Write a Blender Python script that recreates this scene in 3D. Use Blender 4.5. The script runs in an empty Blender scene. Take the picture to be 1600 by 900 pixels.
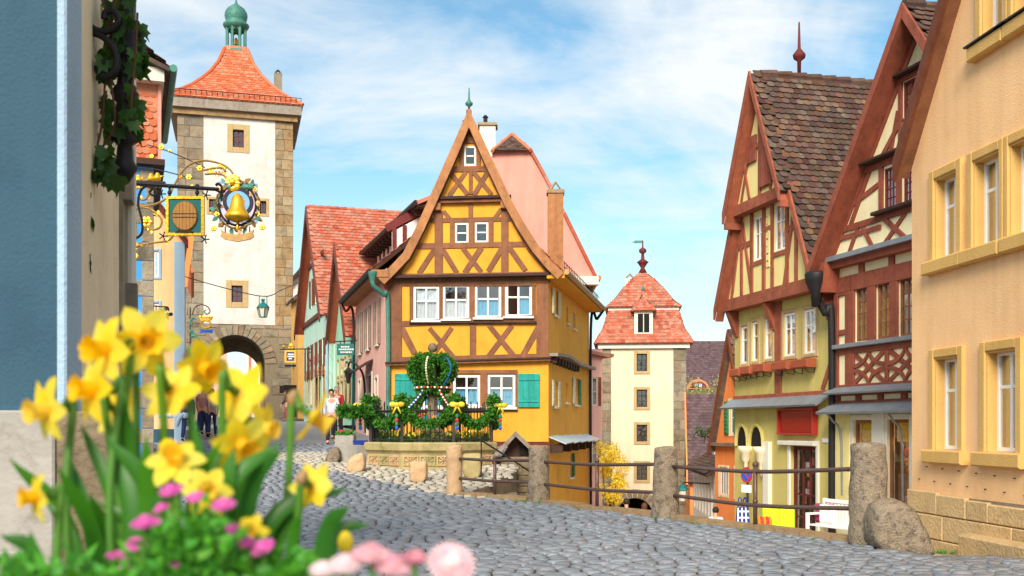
import bpy, bmesh, math, random
from mathutils import Vector, Matrix, Euler, noise as mnoise
from mathutils.geometry import tessellate_polygon
R = math.radians
random.seed(7)
rnd = random.random
def ru(a, b): return a + (b - a) * rnd()

# ------------------------------------------------------------------ camera, sky, sun, exposure
scn = bpy.context.scene
C = scn.collection
FPX, HORIZON, CAMZ = 1600.0, 668.0, 1.5          # photograph measured at 1600 x 900
cd = bpy.data.cameras.new('camera'); cam = bpy.data.objects.new('camera', cd); C.objects.link(cam)
cam.location = (0, 0, CAMZ); cam.rotation_euler = (R(90), 0, 0)
cd.sensor_width = 36; cd.lens = 36 * FPX / 1600; cd.shift_y = (HORIZON - 450) / 1600
cd.clip_start = 0.05; cd.clip_end = 5000
cd.dof.use_dof = True; cd.dof.focus_distance = 27; cd.dof.aperture_fstop = 4.4
scn.camera = cam

SUN_EL, SUN_AZ = R(34), R(192)                    # azimuth from +Y towards +X
to_sun = Vector((math.sin(SUN_AZ) * math.cos(SUN_EL), math.cos(SUN_AZ) * math.cos(SUN_EL), math.sin(SUN_EL)))
sl = bpy.data.lights.new('sun', 'SUN'); sun = bpy.data.objects.new('sun', sl); C.objects.link(sun)
sl.energy = 3.0; sl.angle = R(26); sl.color = (1.0, 0.90, 0.76)
sun.rotation_euler = to_sun.to_track_quat('Z', 'Y').to_euler()
sun.location = (0, -30, 60)

world = bpy.data.worlds.new('World'); scn.world = world; world.use_nodes = True
wn = world.node_tree; wn.nodes.clear()
def wnode(t, **k):
    n = wn.nodes.new(t)
    for a, b in k.items(): setattr(n, a, b)
    return n
def build_sky():
    L = wn.links.new
    sky = wnode('ShaderNodeTexSky', sky_type='NISHITA', sun_disc=False, sun_elevation=SUN_EL, sun_rotation=SUN_AZ)
    sky.air_density = 1.0; sky.dust_density = 0.6; sky.ozone_density = 1.3; sky.altitude = 300
    tc = wnode('ShaderNodeTexCoord'); sep = wnode('ShaderNodeSeparateXYZ'); L(tc.outputs['Generated'], sep.inputs[0])
    zz = wnode('ShaderNodeMath', operation='MAXIMUM'); L(sep.outputs[2], zz.inputs[0]); zz.inputs[1].default_value = 0.0
    za = wnode('ShaderNodeMath', operation='ADD'); L(zz.outputs[0], za.inputs[0]); za.inputs[1].default_value = 0.34
    dx = wnode('ShaderNodeMath', operation='DIVIDE'); L(sep.outputs[0], dx.inputs[0]); L(za.outputs[0], dx.inputs[1])
    dy = wnode('ShaderNodeMath', operation='DIVIDE'); L(sep.outputs[1], dy.inputs[0]); L(za.outputs[0], dy.inputs[1])
    cb = wnode('ShaderNodeCombineXYZ'); L(dx.outputs[0], cb.inputs[0]); L(dy.outputs[0], cb.inputs[1])
    mp = wnode('ShaderNodeMapping'); mp.inputs['Rotation'].default_value = (0, 0, R(28)); mp.inputs['Scale'].default_value = (1.5, 1.5, 1)
    mp.inputs['Location'].default_value = (5.1, 2.2, 0)
    L(cb.outputs[0], mp.inputs[0])
    n1 = wnode('ShaderNodeTexNoise'); n1.inputs['Scale'].default_value = 0.8; n1.inputs['Detail'].default_value = 9
    n1.inputs['Roughness'].default_value = 0.56; n1.inputs['Distortion'].default_value = 0.9
    L(mp.outputs[0], n1.inputs['Vector'])
    mp2 = wnode('ShaderNodeMapping'); mp2.inputs['Rotation'].default_value = (0, 0, R(35)); mp2.inputs['Scale'].default_value = (2.2, 4.6, 1)
    L(cb.outputs[0], mp2.inputs[0])
    n2 = wnode('ShaderNodeTexNoise'); n2.inputs['Scale'].default_value = 1.6; n2.inputs['Detail'].default_value = 10
    n2.inputs['Roughness'].default_value = 0.62; n2.inputs['Distortion'].default_value = 0.5
    L(mp2.outputs[0], n2.inputs['Vector'])
    ad = wnode('ShaderNodeMath', operation='MULTIPLY_ADD'); L(n2.outputs['Fac'], ad.inputs[0]); ad.inputs[1].default_value = 0.42
    L(n1.outputs['Fac'], ad.inputs[2])
    rp = wnode('ShaderNodeValToRGB'); L(ad.outputs[0], rp.inputs[0])
    rp.color_ramp.elements[0].position = 0.56; rp.color_ramp.elements[0].color = (0.04, 0.04, 0.04, 1)
    rp.color_ramp.elements[1].position = 0.82; rp.color_ramp.elements[1].color = (0.97, 0.97, 0.97, 1)
    # the air is paler towards the horizon
    hz = wnode('ShaderNodeMapRange'); L(zz.outputs[0], hz.inputs[0]); hz.inputs[1].default_value = 0.0; hz.inputs[2].default_value = 0.27; hz.inputs[3].default_value = 0.85; hz.inputs[4].default_value = 0.0
    mxx = wnode('ShaderNodeMath', operation='MAXIMUM'); L(rp.outputs[0], mxx.inputs[0]); L(hz.outputs[0], mxx.inputs[1])
    mx = wnode('ShaderNodeMix', data_type='RGBA'); L(mxx.outputs[0], mx.inputs['Factor'])
    # the thin haze of the cloud deck over the blue
    tint = wnode('ShaderNodeMix', data_type='RGBA', blend_type='MULTIPLY'); tint.inputs['Factor'].default_value = 1
    L(sky.outputs[0], tint.inputs['A']); tint.inputs['B'].default_value = SKY_TINT
    L(tint.outputs['Result'], mx.inputs['A']); mx.inputs['B'].default_value = CLOUD
    bg = wnode('ShaderNodeBackground'); L(mx.outputs['Result'], bg.inputs[0]); bg.inputs[1].default_value = 0.15
    out = wnode('ShaderNodeOutputWorld'); L(bg.outputs[0], out.inputs[0])
SKY_TINT = (.50, .73, .71, 1); CLOUD = (3.75, 3.9, 3.95, 1)
build_sky()
vs = scn.view_settings
vs.view_transform = 'Standard'; vs.look = 'None'; vs.gamma = 1; vs.use_curve_mapping = False
vs.exposure = 0.8

# ------------------------------------------------------------------ materials
def lin(r, g, b):
    f = lambda c: (c / 255 / 12.92) if c / 255 <= 0.04045 else ((c / 255 + 0.055) / 1.055) ** 2.4
    return (f(r), f(g), f(b), 1)
MATS = {}
def M(name, rgb, rough=0.85, var=0.12, scale=3.0, bump=0.25, bscale=40.0, stain=None, stain_amt=0.0, stain_scale=0.8, piece=0.0, piece_hue=0.0, streak=0.0, big=0.0, sat=(1.12, .78), metal=0.0, spec=0.3, bdist=0.01, stretch=None):
    """a procedural surface: base colour, mottling, stains with a shape of their own, fine relief, and a colour step from piece to piece"""
    m = bpy.data.materials.new(name); m.use_nodes = True; MATS[name] = m
    nt = m.node_tree; N = nt.nodes; L = nt.links.new
    p = N['Principled BSDF']; p.inputs['Roughness'].default_value = rough; p.inputs['Metallic'].default_value = metal
    p.inputs['Specular IOR Level'].default_value = spec
    tc = N.new('ShaderNodeTexCoord'); src = tc.outputs['Object']
    geo = N.new('ShaderNodeNewGeometry'); oi = N.new('ShaderNodeObjectInfo')
    if piece or piece_hue:
        # shift the pattern from piece to piece
        off = N.new('ShaderNodeVectorMath'); off.operation = 'MULTIPLY_ADD'
        cbx = N.new('ShaderNodeCombineXYZ'); L(oi.outputs['Random'], cbx.inputs[0]); L(geo.outputs['Random Per Island'], cbx.inputs[1]); L(oi.outputs['Random'], cbx.inputs[2])
        off.inputs[1].default_value = (17, 23, 31); L(cbx.outputs[0], off.inputs[0]); L(src, off.inputs[2]); src = off.outputs[0]
    if stretch:
        mp = N.new('ShaderNodeMapping'); mp.inputs['Scale'].default_value = stretch; L(src, mp.inputs[0]); src = mp.outputs[0]
    no = N.new('ShaderNodeTexNoise'); no.inputs['Scale'].default_value = scale; no.inputs['Detail'].default_value = 6; no.inputs['Roughness'].default_value = 0.62
    L(src, no.inputs['Vector'])
    rp = N.new('ShaderNodeMapRange'); L(no.outputs['Fac'], rp.inputs[0]); rp.inputs[1].default_value = 0.25; rp.inputs[2].default_value = 0.75
    rp.inputs[3].default_value = 1 - var; rp.inputs[4].default_value = 1 + var
    col = N.new('ShaderNodeRGB'); col.outputs[0].default_value = lin(*rgb); cout = col.outputs[0]
    if stain is not None:
        ns = N.new('ShaderNodeTexNoise'); ns.inputs['Scale'].default_value = stain_scale; ns.inputs['Detail'].default_value = 7; ns.inputs['Roughness'].default_value = 0.7; ns.inputs['Distortion'].default_value = 0.4
        L(src, ns.inputs['Vector'])
        rs = N.new('ShaderNodeMapRange'); L(ns.outputs['Fac'], rs.inputs[0]); rs.inputs[1].default_value = 0.48; rs.inputs[2].default_value = 0.7; rs.inputs[3].default_value = 0; rs.inputs[4].default_value = stain_amt
        ms = N.new('ShaderNodeMix'); ms.data_type = 'RGBA'; L(rs.outputs[0], ms.inputs['Factor']); L(cout, ms.inputs['A']); ms.inputs['B'].default_value = lin(*stain); cout = ms.outputs['Result']
    fac = rp.outputs[0]
    if piece or piece_hue:
        s = N.new('ShaderNodeMath'); s.operation = 'ADD'; L(oi.outputs['Random'], s.inputs[0]); L(geo.outputs['Random Per Island'], s.inputs[1])
        fr = N.new('ShaderNodeMath'); fr.operation = 'FRACT'; L(s.outputs[0], fr.inputs[0])
        pm = N.new('ShaderNodeMapRange'); L(fr.outputs[0], pm.inputs[0]); pm.inputs[3].default_value = 1 - piece; pm.inputs[4].default_value = 1 + piece
        mu = N.new('ShaderNodeMath'); mu.operation = 'MULTIPLY'; L(fac, mu.inputs[0]); L(pm.outputs[0], mu.inputs[1]); fac = mu.outputs[0]
        if piece_hue:
            w2 = N.new('ShaderNodeTexWhiteNoise'); w2.noise_dimensions = '1D'; L(fr.outputs[0], w2.inputs['W'])
            hs = N.new('ShaderNodeHueSaturation'); L(cout, hs.inputs['Color'])
            hm = N.new('ShaderNodeMapRange'); L(w2.outputs['Value'], hm.inputs[0]); hm.inputs[3].default_value = 0.5 - piece_hue; hm.inputs[4].default_value = 0.5 + piece_hue
            L(hm.outputs[0], hs.inputs['Hue'])
            sm = N.new('ShaderNodeMapRange'); L(w2.outputs['Value'], sm.inputs[0]); sm.inputs[3].default_value = sat[0]; sm.inputs[4].default_value = sat[1]
            L(sm.outputs[0], hs.inputs['Saturation']); cout = hs.outputs[0]
    for amt, sc in ((streak, (4.5, 4.5, .3)), (big, (.35, .35, .35))):
        if not amt: continue
        gm = N.new('ShaderNodeMapping'); gm.inputs['Scale'].default_value = sc; L(geo.outputs['Position'], gm.inputs[0])
        gn = N.new('ShaderNodeTexNoise'); gn.inputs['Scale'].default_value = 1.0; gn.inputs['Detail'].default_value = 5; gn.inputs['Roughness'].default_value = 0.6; L(gm.outputs[0], gn.inputs['Vector'])
        gr = N.new('ShaderNodeMapRange'); L(gn.outputs['Fac'], gr.inputs[0]); gr.inputs[1].default_value = 0.38; gr.inputs[2].default_value = 0.66; gr.inputs[3].default_value = 1 + amt * .4; gr.inputs[4].default_value = 1 - amt
        gx = N.new('ShaderNodeMath'); gx.operation = 'MULTIPLY'; L(fac, gx.inputs[0]); L(gr.outputs[0], gx.inputs[1]); fac = gx.outputs[0]
    mm = N.new('ShaderNodeVectorMath'); mm.operation = 'SCALE'; L(cout, mm.inputs[0]); L(fac, mm.inputs['Scale'])
    L(mm.outputs[0], p.inputs['Base Color'])
    if bump:
        nb = N.new('ShaderNodeTexNoise'); nb.inputs['Scale'].default_value = bscale; nb.inputs['Detail'].default_value = 5; L(src, nb.inputs['Vector'])
        b = N.new('ShaderNodeBump'); b.inputs['Strength'].default_value = bump; b.inputs['Distance'].default_value = bdist
        L(nb.outputs['Fac'], b.inputs['Height']); L(b.outputs[0], p.inputs['Normal'])
    return m
def plaster(name, rgb, stain=None, amt=0.35, var=0.07):
    st = stain or tuple(int(c * 0.72) for c in rgb)
    return M(name, rgb, 0.9, var, 1.3, 0.5, 40, st, amt, 0.9, streak=0.07, big=0.06, bdist=0.015)
def wood(name, rgb, var=0.16): return M(name, rgb, 0.75, var, 5, 0.4, 30, tuple(int(c * 0.62) for c in rgb), 0.5, 4, piece=0.09, streak=0.16)
def glassmat(name, tint, gloss=0.25):
    m = bpy.data.materials.new(name); m.use_nodes = True; MATS[name] = m
    nt = m.node_tree; N = nt.nodes; L = nt.links.new; N.clear()
    o = N.new('ShaderNodeOutputMaterial'); mx = N.new('ShaderNodeMixShader'); t = N.new('ShaderNodeBsdfTransparent'); t.inputs[0].default_value = tint
    g = N.new('ShaderNodeBsdfGlossy'); g.inputs['Roughness'].default_value = 0.04; g.inputs[0].default_value = (0.95, 0.97, 1, 1)
    lw = N.new('ShaderNodeLayerWeight'); lw.inputs[0].default_value = gloss
    tc = N.new('ShaderNodeTexCoord'); nb = N.new('ShaderNodeTexNoise'); nb.inputs['Scale'].default_value = 3; L(tc.outputs['Object'], nb.inputs['Vector'])
    b = N.new('ShaderNodeBump'); b.inputs['Strength'].default_value = 0.25; b.inputs['Distance'].default_value = 0.02; L(nb.outputs['Fac'], b.inputs['Height']); L(b.outputs[0], g.inputs['Normal'])
    ad = N.new('ShaderNodeMath'); ad.operation = 'ADD'; ad.use_clamp = True; L(lw.outputs['Facing'], ad.inputs[0]); ad.inputs[1].default_value = 0.14
    L(ad.outputs[0], mx.inputs[0]); L(t.outputs[0], mx.inputs[1]); L(g.outputs[0], mx.inputs[2]); L(mx.outputs[0], o.inputs[0])
    return m
def leafmat(name, rgb, var=0.25, trans=0.3, rough=0.5):
    m = M(name, rgb, rough, 0.15, 6, 0, 1, piece=var, piece_hue=0.012, sat=(1.06, .94), spec=0.4)
    nt = m.node_tree; N = nt.nodes; L = nt.links.new; p = N['Principled BSDF']; o = N['Material Output']
    t = N.new('ShaderNodeBsdfTranslucent'); src = p.inputs['Base Color'].links[0].from_socket; L(src, t.inputs[0])
    mx = N.new('ShaderNodeMixShader'); mx.inputs[0].default_value = trans; L(p.outputs[0], mx.inputs[1]); L(t.outputs[0], mx.inputs[2]); L(mx.outputs[0], o.inputs[0])
    return m
def emit(name, rgb, s):
    m = bpy.data.materials.new(name); m.use_nodes = True; MATS[name] = m
    p = m.node_tree.nodes['Principled BSDF']; p.inputs['Base Color'].default_value = lin(*rgb); p.inputs['Emission Color'].default_value = lin(*rgb); p.inputs['Emission Strength'].default_value = s
    return m

plaster('yellow', (238, 170, 58), (214, 140, 40), 0.45); wood('brown', (140, 92, 64)); wood('brown_light', (178, 122, 78))
plaster('plaster_white', (214, 210, 203), (190, 182, 166), 0.6); plaster('peach', (255, 204, 148), (242, 182, 122), 0.45)
plaster('tower_cream', (238, 218, 184), (222, 192, 150), 0.4); plaster('orange_wall', (246, 148, 84), (226, 120, 60), 0.3)
plaster('mint', (186, 226, 210), (214, 232, 205), 0.4); plaster('mint_deep', (160, 216, 186), (196, 222, 180), 0.4); plaster('pink', (240, 188, 172), (222, 160, 146), 0.3)
plaster('pink_gable', (226, 158, 142), (208, 136, 122), 0.4); plaster('green_wall', (206, 190, 112), (186, 166, 84), 0.45); plaster('cream', (252, 238, 192), (238, 214, 150), 0.3)
plaster('cream_yellow', (244, 226, 152), (222, 198, 112), 0.35); plaster('ochre_trim', (220, 176, 104), (198, 150, 78), 0.35); plaster('stucco', (246, 232, 198), (200, 180, 140), 0.4)
plaster('blue_grey', (58, 90, 108), (42, 70, 90), 0.6); plaster('blue_fresco', (70, 156, 226), (110, 176, 226), 0.5); plaster('light_blue', (166, 192, 212), (140, 168, 190), 0.3)
plaster('brown_yellow', (216, 168, 96), (180, 132, 74), 0.4); plaster('white_wall', (244, 236, 226), (216, 204, 190), 0.4)
wood('red_timber', (152, 82, 62)); wood('g_timber', (160, 90, 66)); wood('maroon', (116, 46, 44)); wood('dark_wood', (70, 48, 40)); wood('verge_brown', (118, 66, 44))
wood('teal', (44, 160, 150)); wood('shutter_green', (58, 132, 84)); wood('grey_wood', (150, 138, 124)); wood('door_red', (104, 40, 34)); wood('shutter_brown', (112, 62, 50)); wood('shutter_cream', (226, 216, 176))
M('white_paint', (242, 240, 234), 0.5, 0.04, 6, 0.1, 60); M('offwhite', (226, 220, 204), 0.7, 0.06, 5, 0.2, 50)
M('stone', (146, 131, 108), 0.9, 0.2, 4, 1.0, 14, (92, 82, 68), 0.8, 1.6, piece=0.2, piece_hue=0.012, bdist=0.03)
M('stone_warm', (162, 138, 102), 0.9, 0.2, 4, 1.0, 14, (112, 88, 60), 0.8, 1.6, piece=0.14, piece_hue=0.012, bdist=0.03)
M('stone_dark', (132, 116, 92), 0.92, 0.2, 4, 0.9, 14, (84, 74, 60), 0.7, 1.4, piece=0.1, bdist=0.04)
M('stone_frame', (190, 164, 118), 0.9, 0.1, 6, 0.4, 40, (160, 130, 84), 0.5, 3)
M('mortar', (138, 124, 102), 0.95, 0.2, 6, 0.6, 40)
M('bollard', (152, 136, 116), 0.92, 0.35, 22, 1.0, 40, (56, 50, 46), 0.95, 11, big=0.2, bdist=0.03)
M('bollard_light', (204, 168, 128), 0.92, 0.14, 6, 0.8, 30, (140, 112, 84), 0.6, 3, bdist=0.02)
M('fountain_stone', (176, 160, 112), 0.9, 0.16, 4, 0.7, 22, (110, 106, 62), 0.75, 1.8, bdist=0.02)
M('plinth', (204, 172, 124), 0.9, 0.16, 5, 0.8, 22, (150, 120, 80), 0.6, 2.5, piece=0.1, bdist=0.02)
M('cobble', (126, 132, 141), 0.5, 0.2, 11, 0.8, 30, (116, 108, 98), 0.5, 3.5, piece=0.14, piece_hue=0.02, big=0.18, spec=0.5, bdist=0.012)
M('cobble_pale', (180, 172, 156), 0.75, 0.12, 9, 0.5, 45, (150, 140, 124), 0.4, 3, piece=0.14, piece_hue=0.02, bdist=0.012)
M('joint', (64, 54, 44), 0.95, 0.25, 12, 0.6, 60)
M('kerb', (158, 130, 96), 0.92, 0.2, 8, 0.9, 40, (120, 92, 62), 0.7, 5, piece=0.1, bdist=0.02)
M('tile_orange', (200, 108, 66), 0.85, 0.12, 6, 0.4, 40, (158, 92, 72), 0.5, 1.2, piece=0.1, piece_hue=0.008, sat=(1.05, .85))
M('tile_red', (186, 102, 72), 0.85, 0.16, 6, 0.4, 40, (118, 78, 66), 0.7, 0.9, piece=0.15, piece_hue=0.008, sat=(1.05, .8))
M('tile_dark', (90, 66, 58), 0.88, 0.3, 14, 0.8, 40, (150, 116, 48), 0.42, 1.3, piece=0.42, piece_hue=0.014, big=0.12, sat=(1.1, .7))
M('tile_dusky', (96, 76, 78), 0.9, 0.2, 6, 0.5, 40, (70, 58, 64), 0.5, 0.7, piece=0.25)
M('lead', (146, 152, 158), 0.5, 0.12, 4, 0.2, 20, (110, 112, 114), 0.4, 3, metal=0.3); M('lead_pale', (196, 214, 222), 0.4, 0.08, 4, 0.1, 20, metal=0.3)
M('iron', (62, 58, 60), 0.5, 0.2, 10, 0.3, 60, (96, 62, 44), 0.5, 6, metal=0.5); M('rail_iron', (104, 84, 78), 0.45, 0.2, 10, 0.3, 60, (120, 74, 54), 0.5, 6, metal=0.5)
M('black_metal', (48, 46, 48), 0.5, 0.15, 8, 0.2, 60, metal=0.4); M('copper', (76, 134, 118), 0.55, 0.25, 5, 0.3, 30, (60, 92, 92), 0.6, 3, metal=0.2)
M('teal_metal', (40, 120, 118), 0.4, 0.15, 8, 0.2, 60, metal=0.2); M('gold', (246, 190, 50), 0.32, 0.15, 12, 0.4, 40, metal=0.65, spec=0.5); M('brass', (168, 134, 84), 0.45, 0.2, 12, 0.4, 50, metal=0.5)
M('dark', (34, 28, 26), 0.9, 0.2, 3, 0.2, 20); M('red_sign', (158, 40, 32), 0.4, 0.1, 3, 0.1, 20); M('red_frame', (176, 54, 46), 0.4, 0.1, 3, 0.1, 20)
M('sign_teal', (24, 112, 106), 0.5, 0.08, 5, 0.1, 30); M('barrel', (196, 140, 74), 0.6, 0.2, 4, 0.5, 30, stretch=(14, 14, 1.2)); M('barrel_hoop', (120, 84, 48), 0.5)
M('navy', (34, 62, 112), 0.5); M('royal_blue', (30, 96, 200), 0.5); M('text_white', (240, 240, 236), 0.6, 0.02); M('mural_pink', (226, 190, 206), 0.8, 0.1); M('mural_dark', (52, 50, 62), 0.8, 0.2); M('mural_sky', (126, 178, 214), 0.8, 0.15)
M('mural_red', (216, 120, 100), 0.8, 0.1); M('mural_blue', (130, 166, 222), 0.8, 0.08); M('curtain', (236, 238, 240), 0.9, 0.05, 8, 0.2, 30); M('curtain_blue', (120, 190, 220), 0.9, 0.06, 8, 0.2, 30); M('curtain_yellow', (250, 206, 60), 0.85, 0.08, 8, 0.2, 30)
M('cushion', (232, 140, 40), 0.8, 0.15); M('lime', (206, 240, 40), 0.7, 0.05); M('plastic_blue', (36, 60, 150), 0.5); M('plastic_red', (206, 50, 50), 0.5); M('soil', (70, 52, 40), 0.95, 0.3, 20, 0.8, 40)
M('terracotta', (164, 84, 56), 0.8, 0.15); M('concrete', (166, 160, 152), 0.9, 0.14, 5, 0.6, 30, (110, 100, 84), 0.6, 3)
M('glass_frost', (226, 222, 206), 0.4, 0.03, 4, 0)
glassmat('glass', (0.82, 0.86, 0.88, 1)); glassmat('glass_clear', (0.94, 0.95, 0.95, 1), 0.12)
leafmat('thuja', (70, 130, 40), 0.5); leafmat('ivy', (58, 96, 34), 0.4); leafmat('daff_leaf', (58, 120, 30), 0.2, 0.35, 0.4); leafmat('foliage', (84, 160, 46), 0.35, 0.35)
leafmat('far_leaf', (164, 160, 96), 0.3); leafmat('forsythia', (255, 234, 84), 0.2, 0.4); leafmat('petal_yellow', (255, 232, 70), 0.04, 0.5, 0.6); leafmat('petal_orange', (255, 206, 40), 0.05, 0.45, 0.6)
leafmat('petal_pink', (236, 112, 196), 0.15, 0.3, 0.6); leafmat('petal_white', (250, 224, 228), 0.06, 0.3, 0.6); leafmat('petal_rose', (246, 176, 190), 0.08, 0.3, 0.6)
leafmat('stem', (88, 138, 42), 0.1, 0.2); leafmat('sheath', (186, 150, 104), 0.1, 0.3)
M('skin', (224, 170, 140), 0.6, 0.05, 8, 0); M('hair_dark', (50, 36, 30), 0.6, 0.2, 30, 0.5, 60); M('hair_grey', (150, 146, 142), 0.6, 0.2, 30, 0.5, 60); M('hair_brown', (96, 56, 36), 0.6, 0.2, 30, 0.5, 60)
for nm, c in (('denim', (46, 62, 100)), ('cloth_navy', (44, 58, 100)), ('cloth_pink', (190, 140, 140)), ('cloth_grey', (170, 172, 180)), ('cloth_white', (226, 226, 232)), ('cloth_red', (168, 44, 52)), ('cloth_dark', (44, 44, 52)), ('cloth_magenta', (170, 60, 96)), ('cloth_tan', (140, 96, 56)), ('cloth_pale', (186, 206, 226)), ('shoe', (40, 38, 40))):
    M(nm, c, 0.9, 0.12, 14, 0.3, 60)

# ------------------------------------------------------------------ objects
def mesh_obj(name, verts, faces, mat, parent=None, smooth=False):
    me = bpy.data.meshes.new(name); me.from_pydata([tuple(v) for v in verts], [], faces)
    me.materials.append(MATS[mat] if isinstance(mat, str) else mat)
    if smooth: me.polygons.foreach_set('use_smooth', [True] * len(me.polygons))
    me.update()
    o = bpy.data.objects.new(name, me); C.objects.link(o)
    if parent is not None: o.parent = parent
    return o
def inst(src, name, parent, mat4):
    o = bpy.data.objects.new(name, src); C.objects.link(o); o.parent = parent; o.matrix_basis = mat4
    return o
def tag(o, label, cat, group=None):
    o['label'] = label; o['category'] = cat
    if group: o['group'] = group
    return o
def thing(name, label, cat, loc=(0, 0, 0), rz=0.0, group=None):
    o = bpy.data.objects.new(name, None); C.objects.link(o); o.location = loc; o.rotation_euler = (0, 0, rz); o.empty_display_size = 0.3
    return tag(o, label, cat, group)
class B:
    """collects shapes in one mesh"""
    def __init__(s): s.v = []; s.f = []
    def add(s, vs, fs):
        n = len(s.v); s.v += [tuple(v) for v in vs]; s.f += [tuple(i + n for i in f) for f in fs]; return s
    def box(s, x0, x1, y0, y1, z0, z1):
        return s.add([(x0, y0, z0), (x1, y0, z0), (x1, y1, z0), (x0, y1, z0), (x0, y0, z1), (x1, y0, z1), (x1, y1, z1), (x0, y1, z1)],
                     [(0, 3, 2, 1), (4, 5, 6, 7), (0, 1, 5, 4), (1, 2, 6, 5), (2, 3, 7, 6), (3, 0, 4, 7)])
    def bbox(s, x0, x1, y0, y1, z0, z1, b=0.02):
        """box with chamfered front (-y) edges"""
        b = min(b, (x1 - x0) * .3, (z1 - z0) * .3, (y1 - y0) * .6)
        return s.add([(x0, y1, z0), (x1, y1, z0), (x1, y1, z1), (x0, y1, z1), (x0, y0 + b, z0), (x1, y0 + b, z0), (x1, y0 + b, z1), (x0, y0 + b, z1),
                      (x0 + b, y0, z0 + b), (x1 - b, y0, z0 + b), (x1 - b, y0, z1 - b), (x0 + b, y0, z1 - b)],
                     [(0, 3, 2, 1), (0, 1, 5, 4), (1, 2, 6, 5), (2, 3, 7, 6), (3, 0, 4, 7), (4, 5, 9, 8), (5, 6, 10, 9), (6, 7, 11, 10), (7, 4, 8, 11), (8, 9, 10, 11)])
    def prism(s, poly, w0, w1):
        """polygon in (u, z), from w0 (back) to w1 (front); front is -y"""
        a = sum(poly[i][0] * poly[(i + 1) % len(poly)][1] - poly[(i + 1) % len(poly)][0] * poly[i][1] for i in range(len(poly)))
        if a < 0: poly = poly[::-1]
        n = len(poly)
        vs = [(u, -w1, z) for u, z in poly] + [(u, -w0, z) for u, z in poly]
        return s.add(vs, [tuple(range(n)), tuple(range(2 * n - 1, n - 1, -1))] + [(i, n + i, n + (i + 1) % n, (i + 1) % n) for i in range(n)])
    def tube(s, pts, r, seg=6, cap=True, closed=False):
        pts = [Vector(p) for p in pts]; n = len(pts)
        rs = r if isinstance(r, (list, tuple)) else [r] * n
        t0 = (pts[1] - pts[0]).normalized(); up = Vector((0, 0, 1)) if abs(t0.z) < 0.9 else Vector((1, 0, 0))
        nx = t0.cross(up).normalized(); vs = []
        for i, p in enumerate(pts):
            t = (pts[(i + 1) % n] - pts[i - 1]) if closed else (pts[min(i + 1, n - 1)] - pts[max(i - 1, 0)])
            t.normalize(); nx = (nx - t * nx.dot(t)); nx = nx.normalized() if nx.length > 1e-6 else t.orthogonal().normalized(); ny = t.cross(nx)
            for k in range(seg):
                a = 2 * math.pi * k / seg; vs.append(p + (nx * math.cos(a) + ny * math.sin(a)) * rs[i])
        fs = []
        for i in range(n if closed else n - 1):
            j = (i + 1) % n
            for k in range(seg):
                k2 = (k + 1) % seg; fs.append((i * seg + k, i * seg + k2, j * seg + k2, j * seg + k))
        if cap and not closed:
            fs.append(tuple(range(seg - 1, -1, -1))); fs.append(tuple((n - 1) * seg + k for k in range(seg)))
        return s.add(vs, fs)
    def lathe(s, prof, c=(0, 0, 0), seg=16, a0=0.0):
        vs = []
        for r, z in prof:
            for k in range(seg):
                a = a0 + 2 * math.pi * k / seg; vs.append((c[0] + r * math.cos(a), c[1] + r * math.sin(a), c[2] + z))
        fs = [(i * seg + k, i * seg + (k + 1) % seg, (i + 1) * seg + (k + 1) % seg, (i + 1) * seg + k) for i in range(len(prof) - 1) for k in range(seg)]
        fs.append(tuple(range(seg - 1, -1, -1))); fs.append(tuple((len(prof) - 1) * seg + k for k in range(seg)))
        return s.add(vs, fs)
    def ball(s, c, r, seg=8, rings=5, sc=(1, 1, 1)):
        prof = [(r * math.sin(math.pi * i / rings), -r * math.cos(math.pi * i / rings)) for i in range(rings + 1)]
        vs = []; n0 = len(s.v)
        b = B(); b.lathe([(max(p[0], 1e-4), p[1]) for p in prof], (0, 0, 0), seg)
        return s.add([(c[0] + x * sc[0], c[1] + y * sc[1], c[2] + z * sc[2]) for x, y, z in b.v], b.f)
    def obj(s, name, mat, parent=None, smooth=False): return mesh_obj(name, s.v, s.f, mat, parent, smooth)
def beamq(p, q, wd):
    """quad polygon of a straight timber from p to q in the facade plane"""
    dx, dz = q[0] - p[0], q[1] - p[1]; l = math.hypot(dx, dz) or 1; nx, nz = -dz / l * wd / 2, dx / l * wd / 2
    j = lambda: ru(-.008, .008)
    return [(p[0] + nx + j(), p[1] + nz + j()), (p[0] - nx + j(), p[1] - nz + j()), (q[0] - nx + j(), q[1] - nz + j()), (q[0] + nx + j(), q[1] + nz + j())]
def spiral(cx, cz, r0, r1, a0, turns, n=28):
    return [(cx + (r0 + (r1 - r0) * i / n) * math.cos(a0 + turns * 2 * math.pi * i / n), cz + (r0 + (r1 - r0) * i / n) * math.sin(a0 + turns * 2 * math.pi * i / n)) for i in range(n + 1)]
def bez(pts, n=8):
    """smooth path through points (Catmull-Rom)"""
    P = [Vector(p) for p in pts]; P = [P[0] * 2 - P[1]] + P + [P[-1] * 2 - P[-2]]; out = []
    for i in range(1, len(P) - 2):
        for k in range(n):
            t = k / n; a, b, c, d = P[i - 1], P[i], P[i + 1], P[i + 2]
            out.append(0.5 * ((2 * b) + (c - a) * t + (2 * a - 5 * b + 4 * c - d) * t * t + (3 * b - a - 3 * c + d) * t * t * t))
    out.append(P[-2]); return out
def at(px, py, Y): return Vector(((px - 800) / FPX * Y, Y, CAMZ + (HORIZON - py) / FPX * Y))

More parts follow.
